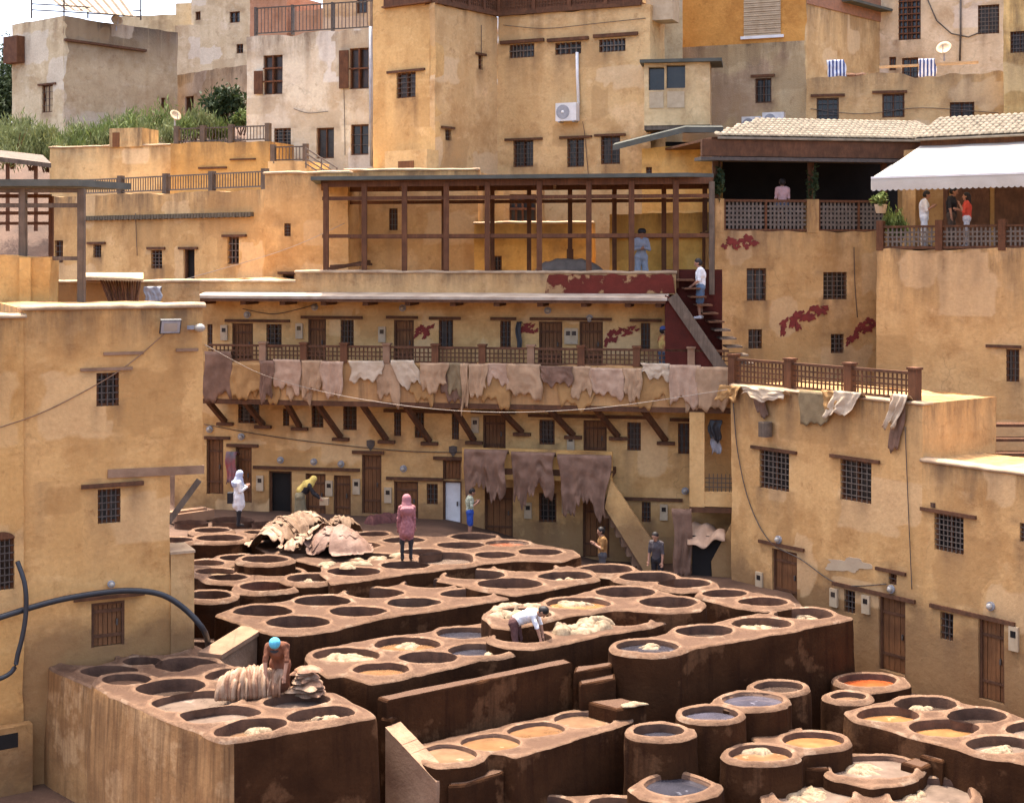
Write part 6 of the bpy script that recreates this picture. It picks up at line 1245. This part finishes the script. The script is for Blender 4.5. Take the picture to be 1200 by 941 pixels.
for i, (x0,x1,yt,yb) in enumerate(((543,596,526,578),(599,652,529,580),(655,716,532,596))):
    mb = cloth(WG, x0, x1, yt, yb, .12, .12, 60+i, nfold=3, rag=.36, taper=.18, nu=60, nv=26, fringe=.22)
    thick(solo('hanging_hide', mb, HID[2], ['large dark brown hide hung over the walkway beside the white door', 'middle of three large dark brown hides on the walkway', 'largest dark brown hide with ragged fringe at the stair head'][i], 'hide', 'dark hides hung over the walkway', True))
RG = RF.off(.02)
for i, (x0,x1,yt,yb,c,d_,sw,l) in enumerate(((847,872,450,470,4,.3,-.2,'yellow hide bunched over the corner of the court house roof'),(876,927,452,466,3,.55,0,'sunlit cream hide jutting from the court house roof edge'),(884,900,456,486,2,.06,.1,'narrow brown hide under the sunlit cream hide'),(938,974,456,496,5,.06,0,'olive hide hanging flat below the roof railing'),(968,990,456,480,4,.3,.1,'small ochre hide beside the olive hide'),(981,1014,456,487,3,.4,-.4,'cream hide blown outward below the roof railing'),(1046,1063,462,527,2,.08,-.15,'long narrow brown hide at the end of the roof railing'),(1050,1066,460,502,3,.25,-.4,'twisted pale hide strip beside the roof railing end post'))):
    thick(solo('hanging_hide', cloth(RG, x0, x1, yt, yb, d_*.4, .10 if d_ > .2 else .03, 80+i, over=.3, nfold=2, rag=.1, taper=.25 if c == 2 else .1, sway=sw), HID[c], l, 'hide', 'hides hung on the court house roof', True))
# dark shelter with hides at the stair foot
LGF = CF.off(.3)
thick(solo('hanging_hide', cloth(LGF, 788, 812, 594, 672, .05, .08, 95, nfold=2, rag=.2, taper=.2), HID[2], 'greyish hide hanging from a beam beside the shelter', 'hide', smooth=True))
t = thing('work_shelter', 'dark work shelter with pale hide thrown over its top', 'shelter', LGF.P(826,668,.3)); mb = MB(); mb.fbox(LGF, LGF.u(811), LGF.u(846), 4.2, LGF.uz(828,628)[1], -.6, .0); part('frame', mb, M_void, t)
mb = MB(); V = []; u0, u1 = LGF.u(806), LGF.u(850); zt2 = LGF.uz(828,622)[1]
for j in range(13):
    for i in range(19):
        s, r = i/18, j/12; V.append(LGF.w(u0+(u1-u0)*s, zt2+.14*math.sin(s*5)*math.sin(r*4+1)-(.35*max(0, r-.55)*2 if r > .55 else 0)+.06*math.sin(13*s+5*r), -.7+1.0*r))
mb.add(V, [(j*19+i, j*19+i+1, (j+1)*19+i+1, (j+1)*19+i) for j in range(12) for i in range(18)]); thick(part('cover_hide', mb, HID[1], t, True), .02)
thick(solo('jacket', cloth(GW, 832, 847, 487, 510, 1.0, .06, 97, nfold=2, rag=.1, taper=.1), M_black, 'black garment hanging in the loggia opening', 'garment', smooth=True))
thick(solo('towel', cloth(GW, 835, 846, 505, 527, .9, .05, 98, nfold=2, rag=.06), M_metal, 'grey towel hanging below the black garment', 'towel', smooth=True))
thick(solo('garment', cloth(GW, 268, 280, 527, 566, .2, .07, 99, nfold=2, rag=.15), fabric('redgrey', (.30,.07,.06), (.16,.16,.17), scale=3), 'red and grey garment hanging beside a plank door', 'garment', smooth=True))
thick(solo('garment', cloth(GW, 606, 612, 376, 409, .12, .05, 96, nfold=1, rag=.05), M_black, 'dark garment hanging beside a gallery window', 'garment', smooth=True))

# ------------------------------------------------------------------ heaps and wet hides
def crumple(c, rx, ry, h, seed, rot=0, folds=5, rag=.15, nr=14, na=40, sharp=.5):
    """one folded hide lying in a heap: a lumpy sheet with ridged folds and an uneven hem"""
    R = random.Random(seed); ph = R.uniform(0, 50); mb = MB(); V = []; ca, sa_ = math.cos(rot), math.sin(rot)
    for j in range(nr+1):
        r = j/nr
        for i in range(na):
            t = 2*math.pi*i/na; e = 1+rag*noise.noise(Vector((math.cos(t)*1.5, math.sin(t)*1.5, ph)))*2
            x, y = rx*r*e*math.cos(t), ry*r*e*math.sin(t)
            w = 1-abs(math.sin(folds*(x/rx)+2.2*noise.noise(Vector((x*1.3, y*1.3, ph)))+ph)); n2 = noise.noise(Vector((x*4, y*4, ph)))
            z = h*(math.sqrt(max(0, 1-r*r))*.82+.18)*(1-r**6*.8)+(w*sharp-.2)*h*.35*(1-.5*r)+n2*.05*h; z = max(z, .012)
            if j == nr: z = .0
            V.append((c[0]+x*ca-y*sa_, c[1]+x*sa_+y*ca, c[2]+z))
    mb.add(V, [(j*na+i, j*na+(i+1)%na, (j+1)*na+(i+1)%na, (j+1)*na+i) for j in range(nr) for i in range(na)]); return mb
def lay(px, py, z): p = PZ(px, py, z); return (p.x, p.y, p.z)
# two bundles of stacked folded hides beside the blue-capped worker
M_b1 = mk('hide_wet_tan', (.28,.15,.085), (.17,.08,.043), scale=6, bump=.5, bscale=20, rough=.55); M_b2 = mk('hide_wet_pale', (.33,.215,.135), (.21,.12,.07), scale=6, bump=.5, bscale=20, rough=.55)
def saddle(a, b, r0, r1, hgt, seed, mat, label, group, lean=0):
    """hide folded over a heap like a saddle: an arch-shaped strip"""
    mb = MB(); V = []; R = random.Random(seed); ph = R.uniform(0, 40); nu, nv = 10, 26; a = Vector(a); b = Vector(b)
    ax = (b-a).normalized(); sd = Vector((-ax.y, ax.x, 0))
    for i in range(nu+1):
        s = i/nu; p = a.lerp(b, s)
        for j in range(nv+1):
            t = math.pi*j/nv; k = 1+.09*noise.noise(Vector((s*3, t*2, ph)))+.05*math.sin(s*9+ph+t*3)
            hh = max(0, math.sin(t))**.8*hgt*k*(.8+.2*math.sin(math.pi*s)); fl = .035*math.sin(4*math.pi*s+ph+2.2*math.cos(t)); V.append(p+sd*(math.cos(t)*r0*k+fl*math.cos(t))+ax*(lean*hh+.05*math.cos(t)*math.sin(ph))+Vector((0,0,hh+fl*.6*math.sin(t))))
    mb.add(V, [(i*(nv+1)+j, i*(nv+1)+j+1, (i+1)*(nv+1)+j+1, (i+1)*(nv+1)+j) for i in range(nu) for j in range(nv)])
    return thick(solo('hide', mb, mat, label, 'hide', group, True), .03)
# the large heap: sheets of hide thrown over a low mound, folds running downhill
R9 = random.Random(9); M_pk = mk('hide_pinkish_wet', (.25,.15,.105), (.15,.085,.058), scale=4, bump=.5, bscale=18, rough=.6)
def mound_z(x, y, M):
    q = 0
    for (cx, cy, ux, uy, a, b, h) in M:
        dx, dy = x-cx, y-cy; u = (dx*ux+dy*uy)/a; v = (-dx*uy+dy*ux)/b; r = u*u+v*v
        q = max(q, h*(1-r)**.8) if r < 1 else q
    return q
def ridge(p, q, r, h):
    a = PZ(*p, 5.64); b = PZ(*q, 5.64); d_ = (b-a); L = d_.length; d_.normalize(); c = (a+b)/2; return (c.x, c.y, d_.x, d_.y, L/2+r*.7, r, h)
MD = [ridge((314,646),(346,630),.75,.62), ridge((340,632),(372,636),.78,.68), ridge((376,645),(412,650),.78,.60), ridge((388,632),(412,634),.5,.48), ridge((340,652),(366,646),.36,.30)]
def drape(px, py, rx, ry, rot, layer, freq, amp, seed, mat, label, group):
    c = PZ(px, py, 5.64); ph = R9.uniform(0, 40); V = []; nr, na = 22, 84; ca, sa_ = math.cos(rot), math.sin(rot)
    for j in range(nr+1):
        r = j/nr
        for i in range(na):
            t = 2*math.pi*i/na; e = 1+.55*noise.noise(Vector((math.cos(t)*1.3, math.sin(t)*1.3, ph)))+.22*noise.noise(Vector((math.cos(t)*5, math.sin(t)*5, ph)))
            u, v = rx*r*e*math.cos(t), ry*r*e*math.sin(t); x, y = c.x+u*ca-v*sa_, c.y+u*sa_+v*ca
            mz = mound_z(x, y, MD); w = .62*max(0, 1-2.2*abs(noise.noise(Vector((u*freq*.30, v*1.1+.8*noise.noise(Vector((u*2, v*2, ph))), ph)))))+.38*max(0, 1-2.2*abs(noise.noise(Vector((u*freq*.62, v*2.3, ph+7))))); n2 = noise.noise(Vector((u*6, v*6, ph)))
            z = mz+.018*layer+amp*(w**1.6)*(.35+.65*min(1, mz/.3))+n2*.018+.02*r*r
            V.append((x, y, 5.645+z))
    mb = MB(); mb.add(V, [(j*na+i, j*na+(i+1)%na, (j+1)*na+(i+1)%na, (j+1)*na+i) for j in range(nr) for i in range(na)]); thick(solo('hide', mb, mat, label, 'hide', group, True), .014)
for i in range(7): drape(318+i*7.5, 641-i*1.6+R9.uniform(-3,3), R9.uniform(.42,.62), R9.uniform(.75,.95), R9.uniform(.2,.9), i+1, 13, .10, 700+i, M_sand if i % 3 else M_b2, ['pale','sand-coloured'][bool(i % 3)]+' hide folded over the ridge of the large heap', ['pale','sand-coloured']
 [bool(i % 3)]+' hides on the ridge of the heap')
for i in range(5): drape(380+i*8, 645+i*1.0+R9.uniform(-2,2), R9.uniform(.5,.7), R9.uniform(.7,.9), R9.uniform(-.5,.2), i+2, 8, .07, 740+i, M_pk, 'broad pinkish hide draped over the end of the large heap', 'pinkish hides on the large heap')
for i in range(4): drape(342+i*9, 650-i*2, .36, .42, R9.uniform(-.4,.6), i+9, 15, .09, 720+i, M_b2, 'pale crumpled hide in front of the large heap', 'pale hides in front of the large heap')
for i in range(3): drape(386+i*11, 632, .4, .5, R9.uniform(-.3,.5), i+8, 12, .08, 760+i, M_sand, 'sand-coloured hide rolled behind the pinkish drape', 'hides behind the pinkish drape')
for i in range(13):
    s = i/12; p = PZ(266+60*s, 815-5*s, 5.22); d_ = Vector((.13, random.uniform(-.05,.05), 0))
    saddle(p-d_*.8, p+d_, .36-.06*abs(s-.5), .3, (.42+.12*math.sin(math.pi*s))*(1-.2*s*0)+random.uniform(-.04,.04), 200+i, *((M_b1, 'browner folded wet hide in the wide bundle beside the blue-capped worker', 'browner hides in the wide bundle') if i % 2 else (M_b2, 'paler folded wet hide in the wide bundle beside the blue-capped worker', 'paler hides in the wide bundle')))
for i in range(12):
    p = PZ(361, 812, 5.2); r = .37-.012*i+random.uniform(-.03,.03)
    solo('hide', crumple((p.x+random.uniform(-.06,.06)+(.0 if i < 6 else -.05), p.y+random.uniform(-.05,.05), 5.18+i*.045), r, r*.8, .085, 230+i, random.uniform(0,3), 5, .26, 10, 44), M_b1 if i % 2 else M_b2, ('browner' if i % 2 else 'paler')+' folded wet hide in the upright stack beside the blue-capped worker', 'hide', ('browner' if i % 2 else 'paler')+' hides in the upright stack', True)
# pale limed hides heaped round the white-shirted worker
for i in range(17):
    px = 580+random.uniform(0,62); py = 719+random.uniform(-7,8); solo('hide', crumple(lay(px, py, 5.46), random.uniform(.16,.34), random.uniform(.12,.24), random.uniform(.08,.16), 300+i, random.uniform(0,3), 4, .3, 7, 26), M_lime if i % 3 else M_b2, ('cream limed' if i % 3 else 'tan wet')+' hide on the raised block behind the stooping worker', 'hide', ('cream' if i % 3 else 'tan')+' hides on the raised block', True)
for i in range(19):
    s = random.uniform(0,1); px = 642+s*66; py = 743-s*10+random.uniform(-8,5); solo('hide', crumple(lay(px, py, 5.25), random.uniform(.18,.36), random.uniform(.13,.25), random.uniform(.09,.2), 330+i, random.uniform(0,3), 4, .3, 7, 26), M_lime if i % 4 else M_b2, ('cream limed' if i % 4 else 'tan wet')+' hide heaped beside the stooping worker', 'hide', ('cream' if i % 4 else 'tan')+' hides beside the stooping worker', True)
for i in range(14):
    px = 378+random.uniform(0,92); py = 664-(px-378)*.1+random.uniform(-4,4); solo('hide', crumple(lay(px, py, 5.63), random.uniform(.14,.28), random.uniform(.1,.2), random.uniform(.05,.1), 360+i, random.uniform(0,3), 4, .3, 6, 24), M_lime, 'pale limed scrap of hide spread below the sandy heap', 'hide', 'limed scraps below the sandy heap', True)
# hides floating in the vats
def floats(cx, cy, w, z, n, seed, label, mat=None, hgt=.04, sc=.5):
    R = random.Random(seed)
    for i in range(n):
        a = R.uniform(0, 6.28); r = R.uniform(0, .62)**.8; px = cx+math.cos(a)*r*w/2*.8; py = cy+math.sin(a)*r*w/2*.22
        solo('floating_hide', crumple(lay(px, py, z-.012), R.uniform(.10,.22)*sc*2, R.uniform(.06,.13)*sc*2, hgt*R.uniform(.7,1.6), seed*10+i, R.uniform(0,3.1), 3, .55, 6, 26), mat or M_lime, label, 'hide', 'floating: '+label[:40], True)
FZ = {(5.12,406),(5.12,477),(5.50,673),(5.22,766),(5.22,885),(5.22,940),(3.92,1082),(3.92,1172),(3.80,884),(3.42,1008),(3.22,945),(3.22,1065),(5.46,615),(5.46,664),(5.20,300),(5.20,380),(5.12,565),(5.52,363),(3.92,1216),(5.08,182),(5.72,310)}
for a in ((406,772,74,4.96,9,41,'pale hide floating in the limed vat nearest the upright stack',None,.05,.9),(477,757,60,4.96,6,42,'pale hide floating in a brown vat behind the trough wall',None,.05,.7),(673,708,52,5.40,7,43,'pale hide afloat in the orange vat above the limed heap',None,.05,.8),
          (766,758,30,5.12,3,44,'white hide floating in the dark round-ended vat',None,.05,.6),(885,735,50,5.0,6,45,'pale hide floating in the third vat of the tall block',None,.05,.7),(940,725,50,4.92,4,46,'pale hide floating in the corner vat of the tall block',None,.05,.7),
          (1082,829,50,3.62,5,47,'pale hide lying in a dark vat below the plank doors',None,.05,.6),(1172,880,60,3.67,8,48,'white hide floating in a grey vat of the orange dye block',None,.05,.6),(884,880,50,3.66,5,49,'cream hide floating in the brown joined vat',None,.07,.8),
          (1008,903,70,3.34,8,50,'white hide floating in the angular grey vat',None,.05,.7),(945,932,74,3.12,10,51,'whitish hide floating in the wide grey vat',None,.05,.7),(1065,934,60,3.10,6,52,'pale hide floating in the low end grey vat',None,.04,.6),
          (615,668,50,5.16,5,53,'pale scrap floating in a shaded vat below the doors',None,.04,.5),(664,680,50,5.21,5,54,'whitish scrap floating in the shaded corner vat',None,.04,.5),(300,856,46,4.92,5,55,'whitish hide sunk in the front oblong vat',None,.06,.6),(380,843,56,4.95,4,56,'cream hide floating in the corner oblong vat',None,.05,.6),
          (565,768,36,4.99,2,57,'white scrap floating in a slate dye vat',None,.04,.6),(363,679,30,5.32,3,58,'yellowish hide afloat in the single round vat',None,.04,.5),(1216,857,50,3.72,4,59,'white scrap in the grey vat at the block end',None,.04,.6),(182,763,40,4.84,3,60,'pale hide in a shaded vat against the house wall',None,.05,.6),(310,658,20,5.5,1,61,'small scrap afloat in the thick-rimmed raised vat',None,.04,.3)):
    zb_ = next(q for q in (3.22,3.42,3.80,3.92,5.08,5.12,5.20,5.22,5.46,5.50,5.52,5.72) if q-a[3] > .05 and (q, a[0]) in FZ); a = list(a); a[3] = zb_-(.03+.6*(zb_-a[3]))+.012; floats(*a)
thick(solo('hide', crumple(lay(742,826,4.43), .3, .16, .05, 77, .4, 3, .4, 6, 24), M_lime, 'pale scrap of hide lying on the lowest clay step', 'hide', smooth=True), .004)
for i in range(6): solo('hide', crumple(lay(436+6*i, 614+random.uniform(-3,3), 5.45), .35, .25, .3, 400+i, random.uniform(0,3), 4, .3, 7, 26), mk('hide_wine', (.16,.06,.05), (.09,.035,.03), scale=4, bump=.5, bscale=18), 'dark wine-red hide heaped by the wall behind the pink-scarfed visitor', 'hide', 'wine-red hides by the wall', True)
thick(solo('tarpaulin', crumple(tuple(TF.P(660,319,-1.4)), 1.15, .5, .42, 88, .1, 6, .25, 12, 44), mk('tarp_grey', (.20,.15,.115), (.13,.10,.075), scale=3, bump=.4), 'crumpled dark tarpaulin heaped on the terrace under the pergola', 'tarpaulin', smooth=True), .01)
mb = MB(); a = TF.P(372,316,-1.2); mb.beam(a, TF.P(420,307,-1.2), .5, .1); mb.beam(a+Vector((.1,.3,.1)), TF.P(424,310,-.9), .3, .08); solo('plank_stack', mb, M_beam, 'dark planks leaning on the terrace beside the pergola', 'planks')

# ------------------------------------------------------------------ pipes and wires
def curve(pts, n=8):
    P = [Vector(p) for p in pts]; out = []
    for i in range(len(P)-1):
        p0, p1, p2, p3 = P[max(i-1,0)], P[i], P[i+1], P[min(i+2,len(P)-1)]
        for k in range(n):
            t = k/n; out.append(.5*((2*p1)+(p2-p0)*t+(2*p0-5*p1+4*p2-p3)*t*t+(3*p1-p0-3*p2+p3)*t**3))
    return out+[P[-1]]
mb = MB(); mb.tube(curve([LF2.P(-60,735,.5), LF2.P(0,716,.45), LF.P(60,699,.45), LF.P(110,690,.45), LF.P(150,687,.45), LF.P(185,692,.45), LF.P(212,709,.5), LF.P(232,732,.55), PZ(244,757,5.1)]), .065, 10)
solo('water_pipe', mb, M_black, 'thick black pipe arching from the house wall down to the vats', 'pipe', smooth=True)
mb = MB(); mb.tube(curve([LF2.P(-60,800,.6), LF2.P(0,783,.6), LF2.P(13,755,.6), LF2.P(21,715,.6), LF2.P(21,680,.55), LF2.P(16,655,.3)]), .05, 10)
solo('water_pipe', mb, M_black, 'black pipe looping up beside the arched window', 'pipe', smooth=True)
def wire(pts, r, label, mat=M_wire): mb = MB(); mb.tube(curve(pts), r, 5); solo('wire', mb, mat, label, 'wire', smooth=True)
wire([LF.P(239,404,.1), GF.P(330,438,1.2), GF.P(430,462,1.3), GF.P(560,477,1.3), GF.P(700,474,1.2), RF.P(858,456,.1)], .009, 'long slack wire crossing the court in front of the gallery')
wire([LF2.P(-40,512,.03), LF.P(40,487,.035), LF.P(105,455,.035), LF.P(150,427,.035), LF.P(192,391,.06)], .012, 'thin cable running slantwise over the plain wall to the floodlight', M_stone)
wire([RF.P(861,472,.06), RF.P(866,530,.05), RF.P(880,590,.05), RF.P(904,634,.06), RF.P(940,655,.05), RF.P(985,684,.05), RF.P(1040,684,.05)], .016, 'grey cable sagging down the court house wall', M_iron)
wire([MF.P(215,330,.3), M2.P(330,295,.2), M2.P(405,262,.1)], .012, 'thin pale wire across the blank ochre house')
t = thing('bucket', 'grey metal lamp housing on the court house wall below the hides', 'lamp housing', RF.P(903,515,.2)); mb = MB(); a = RF.P(903,494,.22); mb.tube([a, a-Vector((0,0,.42))], .2, 14); part('housing', mb, M_wgrey, t, False); mb = MB(); mb.beam(RF.P(903,498,-.05), RF.P(903,498,.2), .08, .08); part('bracket', mb, M_metal, t)

# ------------------------------------------------------------------ greenery
M_leafs = [mk('leaf_olive', (.15,.19,.05), (.10,.13,.033), scale=2, rough=.7, bump=0, trans=.25), mk('leaf_sage', (.18,.20,.075), (.12,.14,.05), scale=2, rough=.7, bump=0, trans=.25), mk('leaf_dark', (.045,.065,.022), (.025,.04,.014), scale=2, rough=.7, bump=0, trans=.2)]
def foliage(c, rx, ry, rz, n, leaf, seed, blade=False):
    R = np.random.default_rng(seed); mb = MB(); c = np.array(c)
    cl = R.normal(size=(max(5, n//90), 3)); cl /= np.linalg.norm(cl, axis=1)[:,None]; cl *= R.uniform(.3, .95, (len(cl),1)); cl[:,2] = np.abs(cl[:,2])*1.0
    k = R.integers(0, len(cl), n); p = cl[k]+R.normal(size=(n,3))*.16; p = p*np.array([rx,ry,rz])+c
    a = R.normal(size=(n,3)); 
    if blade: a = a*.35+np.array([0,0,1.0])
    a /= np.linalg.norm(a, axis=1)[:,None]; b = np.cross(a, R.normal(size=(n,3))); b /= np.linalg.norm(b, axis=1)[:,None]; L = leaf*R.uniform(.6,1.4,(n,1)); w = L*(.16 if blade else .42)
    V = np.stack([p-a*L, p+b*w, p+a*L, p-b*w], 1).reshape(-1,3); mb.v = [tuple(v) for v in V]; mb.f = [(4*i,4*i+1,4*i+2,4*i+3) for i in range(n)]; mb.m = [0]*n; return mb
def shrub(px, py, Y, rx, rz, n, leaf, kind, seed, label, blade=False):
    b = PY(px, py, Y); T = thing('shrub', label, 'shrub', b, 'shrubs on the slope'); R = random.Random(seed)
    part('foliage', foliage((b.x, b.y, b.z+rz*.25), rx, rx*.8, rz, n, leaf, seed, blade), M_leafs[kind], T)
    mb = MB()
    for i in range(6): mb.tube([b+Vector((R.uniform(-.1,.1),0,-.3)), b+Vector((R.uniform(-.6,.6)*rx, R.uniform(-.4,.4)*rx, rz*R.uniform(.4,.9)))], [.04,.012], 5)
    part('stem', mb, M_beam, T)
lb = 'feathery olive-green shrub on the slope below the pinkish hill house'; lb2 = 'sage-green shrub growing above the brown shed roof'
for i, (px, py, Y, rx, rz) in enumerate(((80,176,66,1.3,.9),(103,174,66.5,1.4,1.2),(124,172,67,1.2,1.0),(150,168,68,1.4,1.3),(172,166,67,1.5,1.7),(190,168,66,1.2,1.2),(212,160,70,1.0,1.0),(228,158,71,1.2,1.3),(246,158,72,1.1,1.1))): shrub(px, py+6, Y, rx, rz, 1500, .16, i % 2, 500+i, lb, True)
shrub(268,150,73,1.25,2.0,1500,.15,2,520,'dark round shrub beside the white house corner'); shrub(284,152,72,.8,1.0,700,.13,0,521,'small bright shrub beside the white house corner')
for i, (px, py, Y, rx, rz) in enumerate(((-8,190,60,1.4,1.3),(14,186,61,1.4,1.4),(36,188,62,1.4,1.3),(54,190,62,1.0,1.0),(20,172,66,1.5,1.2),(44,176,66,1.3,1.0))): shrub(px, py+4, Y, rx, rz, 1400, .16, 1, 540+i, lb2, True)
def tree(px, py, Y, crown_py, rx, rz, seed, label):
    b = PY(px, py, Y); c = PY(px, crown_py, Y); T = thing('tree', label, 'tree', b); R = random.Random(seed); mb = MB(); mb.tube([b, b.lerp(c,.5)+Vector((.2,0,0)), c], [.3,.22,.12], 8); part('trunk', mb, M_beam, T)
    for i in range(5): mb = MB(); s_ = b.lerp(c, .45+.1*i); mb.tube([s_, s_+Vector((R.uniform(-1,1)*rx*.7, R.uniform(-1,1)*rx*.5, rz*.5))], [.1,.03], 6); part('limb', mb, M_beam, T)
    part('crown', foliage(tuple(c-Vector((0,0,rz*.4))), rx, rx, rz*1.25, 6500, .15, seed), M_leafs[2], T)
tree(2,170,90,105,2.6,3.4,600,'dark leafy tree beside the pinkish hill house'); tree(-22,170,88,120,2.4,3.0,601,'dark leafy tree at the far edge of the slope')
def potted(F, px, py, d, label, n=420, hang=.5):
    p = F.P(px, py, d); T = thing('potted_plant', label, 'potted plant', p); mb = MB(); mb.tube([p, p+Vector((0,0,.28))], [.15,.21], 12); part('pot', mb, M_cream, T); part('foliage', foliage((p.x, p.y, p.z+.32), .36, .36, .32, n, .08, int(px)), M_leafs[0], T); mb = MB(); mb.tube([p+Vector((0,0,.2)), p+Vector((0,0,.5))], .02, 5); part('stem', mb, M_beam, T)
potted(RT, 1031, 250, -.09, 'leafy plant in pale pot on the railing corner post')
p = RT.P(1045,290,-.4); T = thing('potted_plant', 'tall bright green bush standing behind the terrace railing corner', 'potted plant', p); mb = MB(); mb.tube([p, p+Vector((0,0,.35))], [.16,.22], 12); part('pot', mb, M_stone, T); part('foliage', foliage((p.x,p.y,p.z+.45), .38, .38, 1.1, 900, .10, 61, True), M_leafs[0], T); mb = MB(); mb.tube([p+Vector((0,0,.3)), p+Vector((0,0,1.2))], .025, 5); part('stem', mb, M_beam, T)
for i, (px, l) in enumerate(((843,'climbing plant on the restaurant corner post'),(952,'climbing plant trailing down the middle restaurant post'))):
    p = QF.P(px, 232, .02); T = thing('climbing_plant', l, 'plant', p); part('foliage', foliage((p.x, p.y+.05, p.z+.1), .28, .25, 1.3, 500, .09, 70+i), M_leafs[2], T); mb = MB(); mb.tube([p+Vector((0,.05,-.1)), p+Vector((.05,.05,1.6))], .03, 5); part('stem', mb, M_beam, T)
def dish(px, py, Y, r, label, face):
    c = PY(px, py, Y); T = thing('satellite_dish', label, 'satellite dish', c-Vector((0,0,r*1.6))); f_ = Vector(face).normalized(); x = f_.cross(Vector((0,0,1))).normalized(); y = x.cross(f_); mb = MB(); V = [c-f_*r*.28]; n = 18
    for j in (1,2,3): V += [c+(x*math.cos(2*math.pi*i/n)+y*math.sin(2*math.pi*i/n))*r*j/3-f_*r*.28*(1-(j/3)**2) for i in range(n)]
    mb.add(V, [(0,1+i,1+(i+1)%n) for i in range(n)]+[(1+j*n+i,1+(j+1)*n+i,1+(j+1)*n+(i+1)%n,1+j*n+(i+1)%n) for j in (0,1) for i in range(n)]); thick(part('reflector', mb, M_cream, T, True), .02); mb = MB(); mb.tube([c-f_*r*.3, c-Vector((0,0,r*1.6))-f_*r*.3], .04, 6); part('mast', mb, M_metal, T); mb = MB(); mb.tube([c-y*r*.9, c+f_*r*.6], .02, 5); part('arm', mb, M_metal, T)
dish(206,135,62,.26,'cream satellite dish among the shrubs above the yellow terrace',(.6,-.6,.5)); dish(137,24,77,.32,'white satellite dish on the pinkish hill house roof',(.5,-.7,.4)); dish(1106,56,57,.3,'pale satellite dish behind the bamboo pole',(-.4,-.7,.5))

# cables and pipes on the facades
for pts, l in (([UF.P(590,30,.05), UF.P(640,34,.05), UF.P(700,28,.05), UF.P(757,22,.05)], 'cable strung under the wooden roof terrace of the tall house'), ([UF.P(684,143,.1), UF.P(686,160,.06), UF.P(690,205,.05)], 'thin black cable hanging below the air conditioner'),
               ([UR.P(563,30,.05), UR.P(563,64,.05)], 'short cable above the tiny window of the tall house'), ([LW.P(950,128,.05), LW.P(1010,134,.05), LW.P(1080,127,.05), LW.P(1170,133,.05)], 'cable sagging along the low weathered house'),
               ([WB.P(345,128,.05), WB.P(362,133,.05), WB.P(385,131,.05)], 'short wire above the white house door'), ([WB.P(402,60,.05), WB.P(404,120,.05), WB.P(405,182,.05)], 'thin cable down the streaked white house'),
               ([MF.P(160,250,.05), MF.P(162,300,.05)], 'thin cable down the long rear house'), ([GW.P(285,362,.06), GW.P(320,368,.06), GW.P(352,362,.06), GW.P(372,356,.06)], 'wire looped under the gallery eave'),
               ([GW.P(240,497,.05), GW.P(300,508,.05), GW.P(370,518,.05), GW.P(470,528,.05), GW.P(545,530,.05)], 'long cable running above the ground floor doors'), ([QF.P(1000,290,.05), QF.P(1001,330,.05), QF.P(1004,372,.05)], 'thin cable down the restaurant house wall'),
               ([RF.P(1062,500,.05), RF.P(1066,600,.05), RF.P(1070,690,.05)], 'grey cable down the middle of the court house')): wire(pts, .013, l, M_iron)
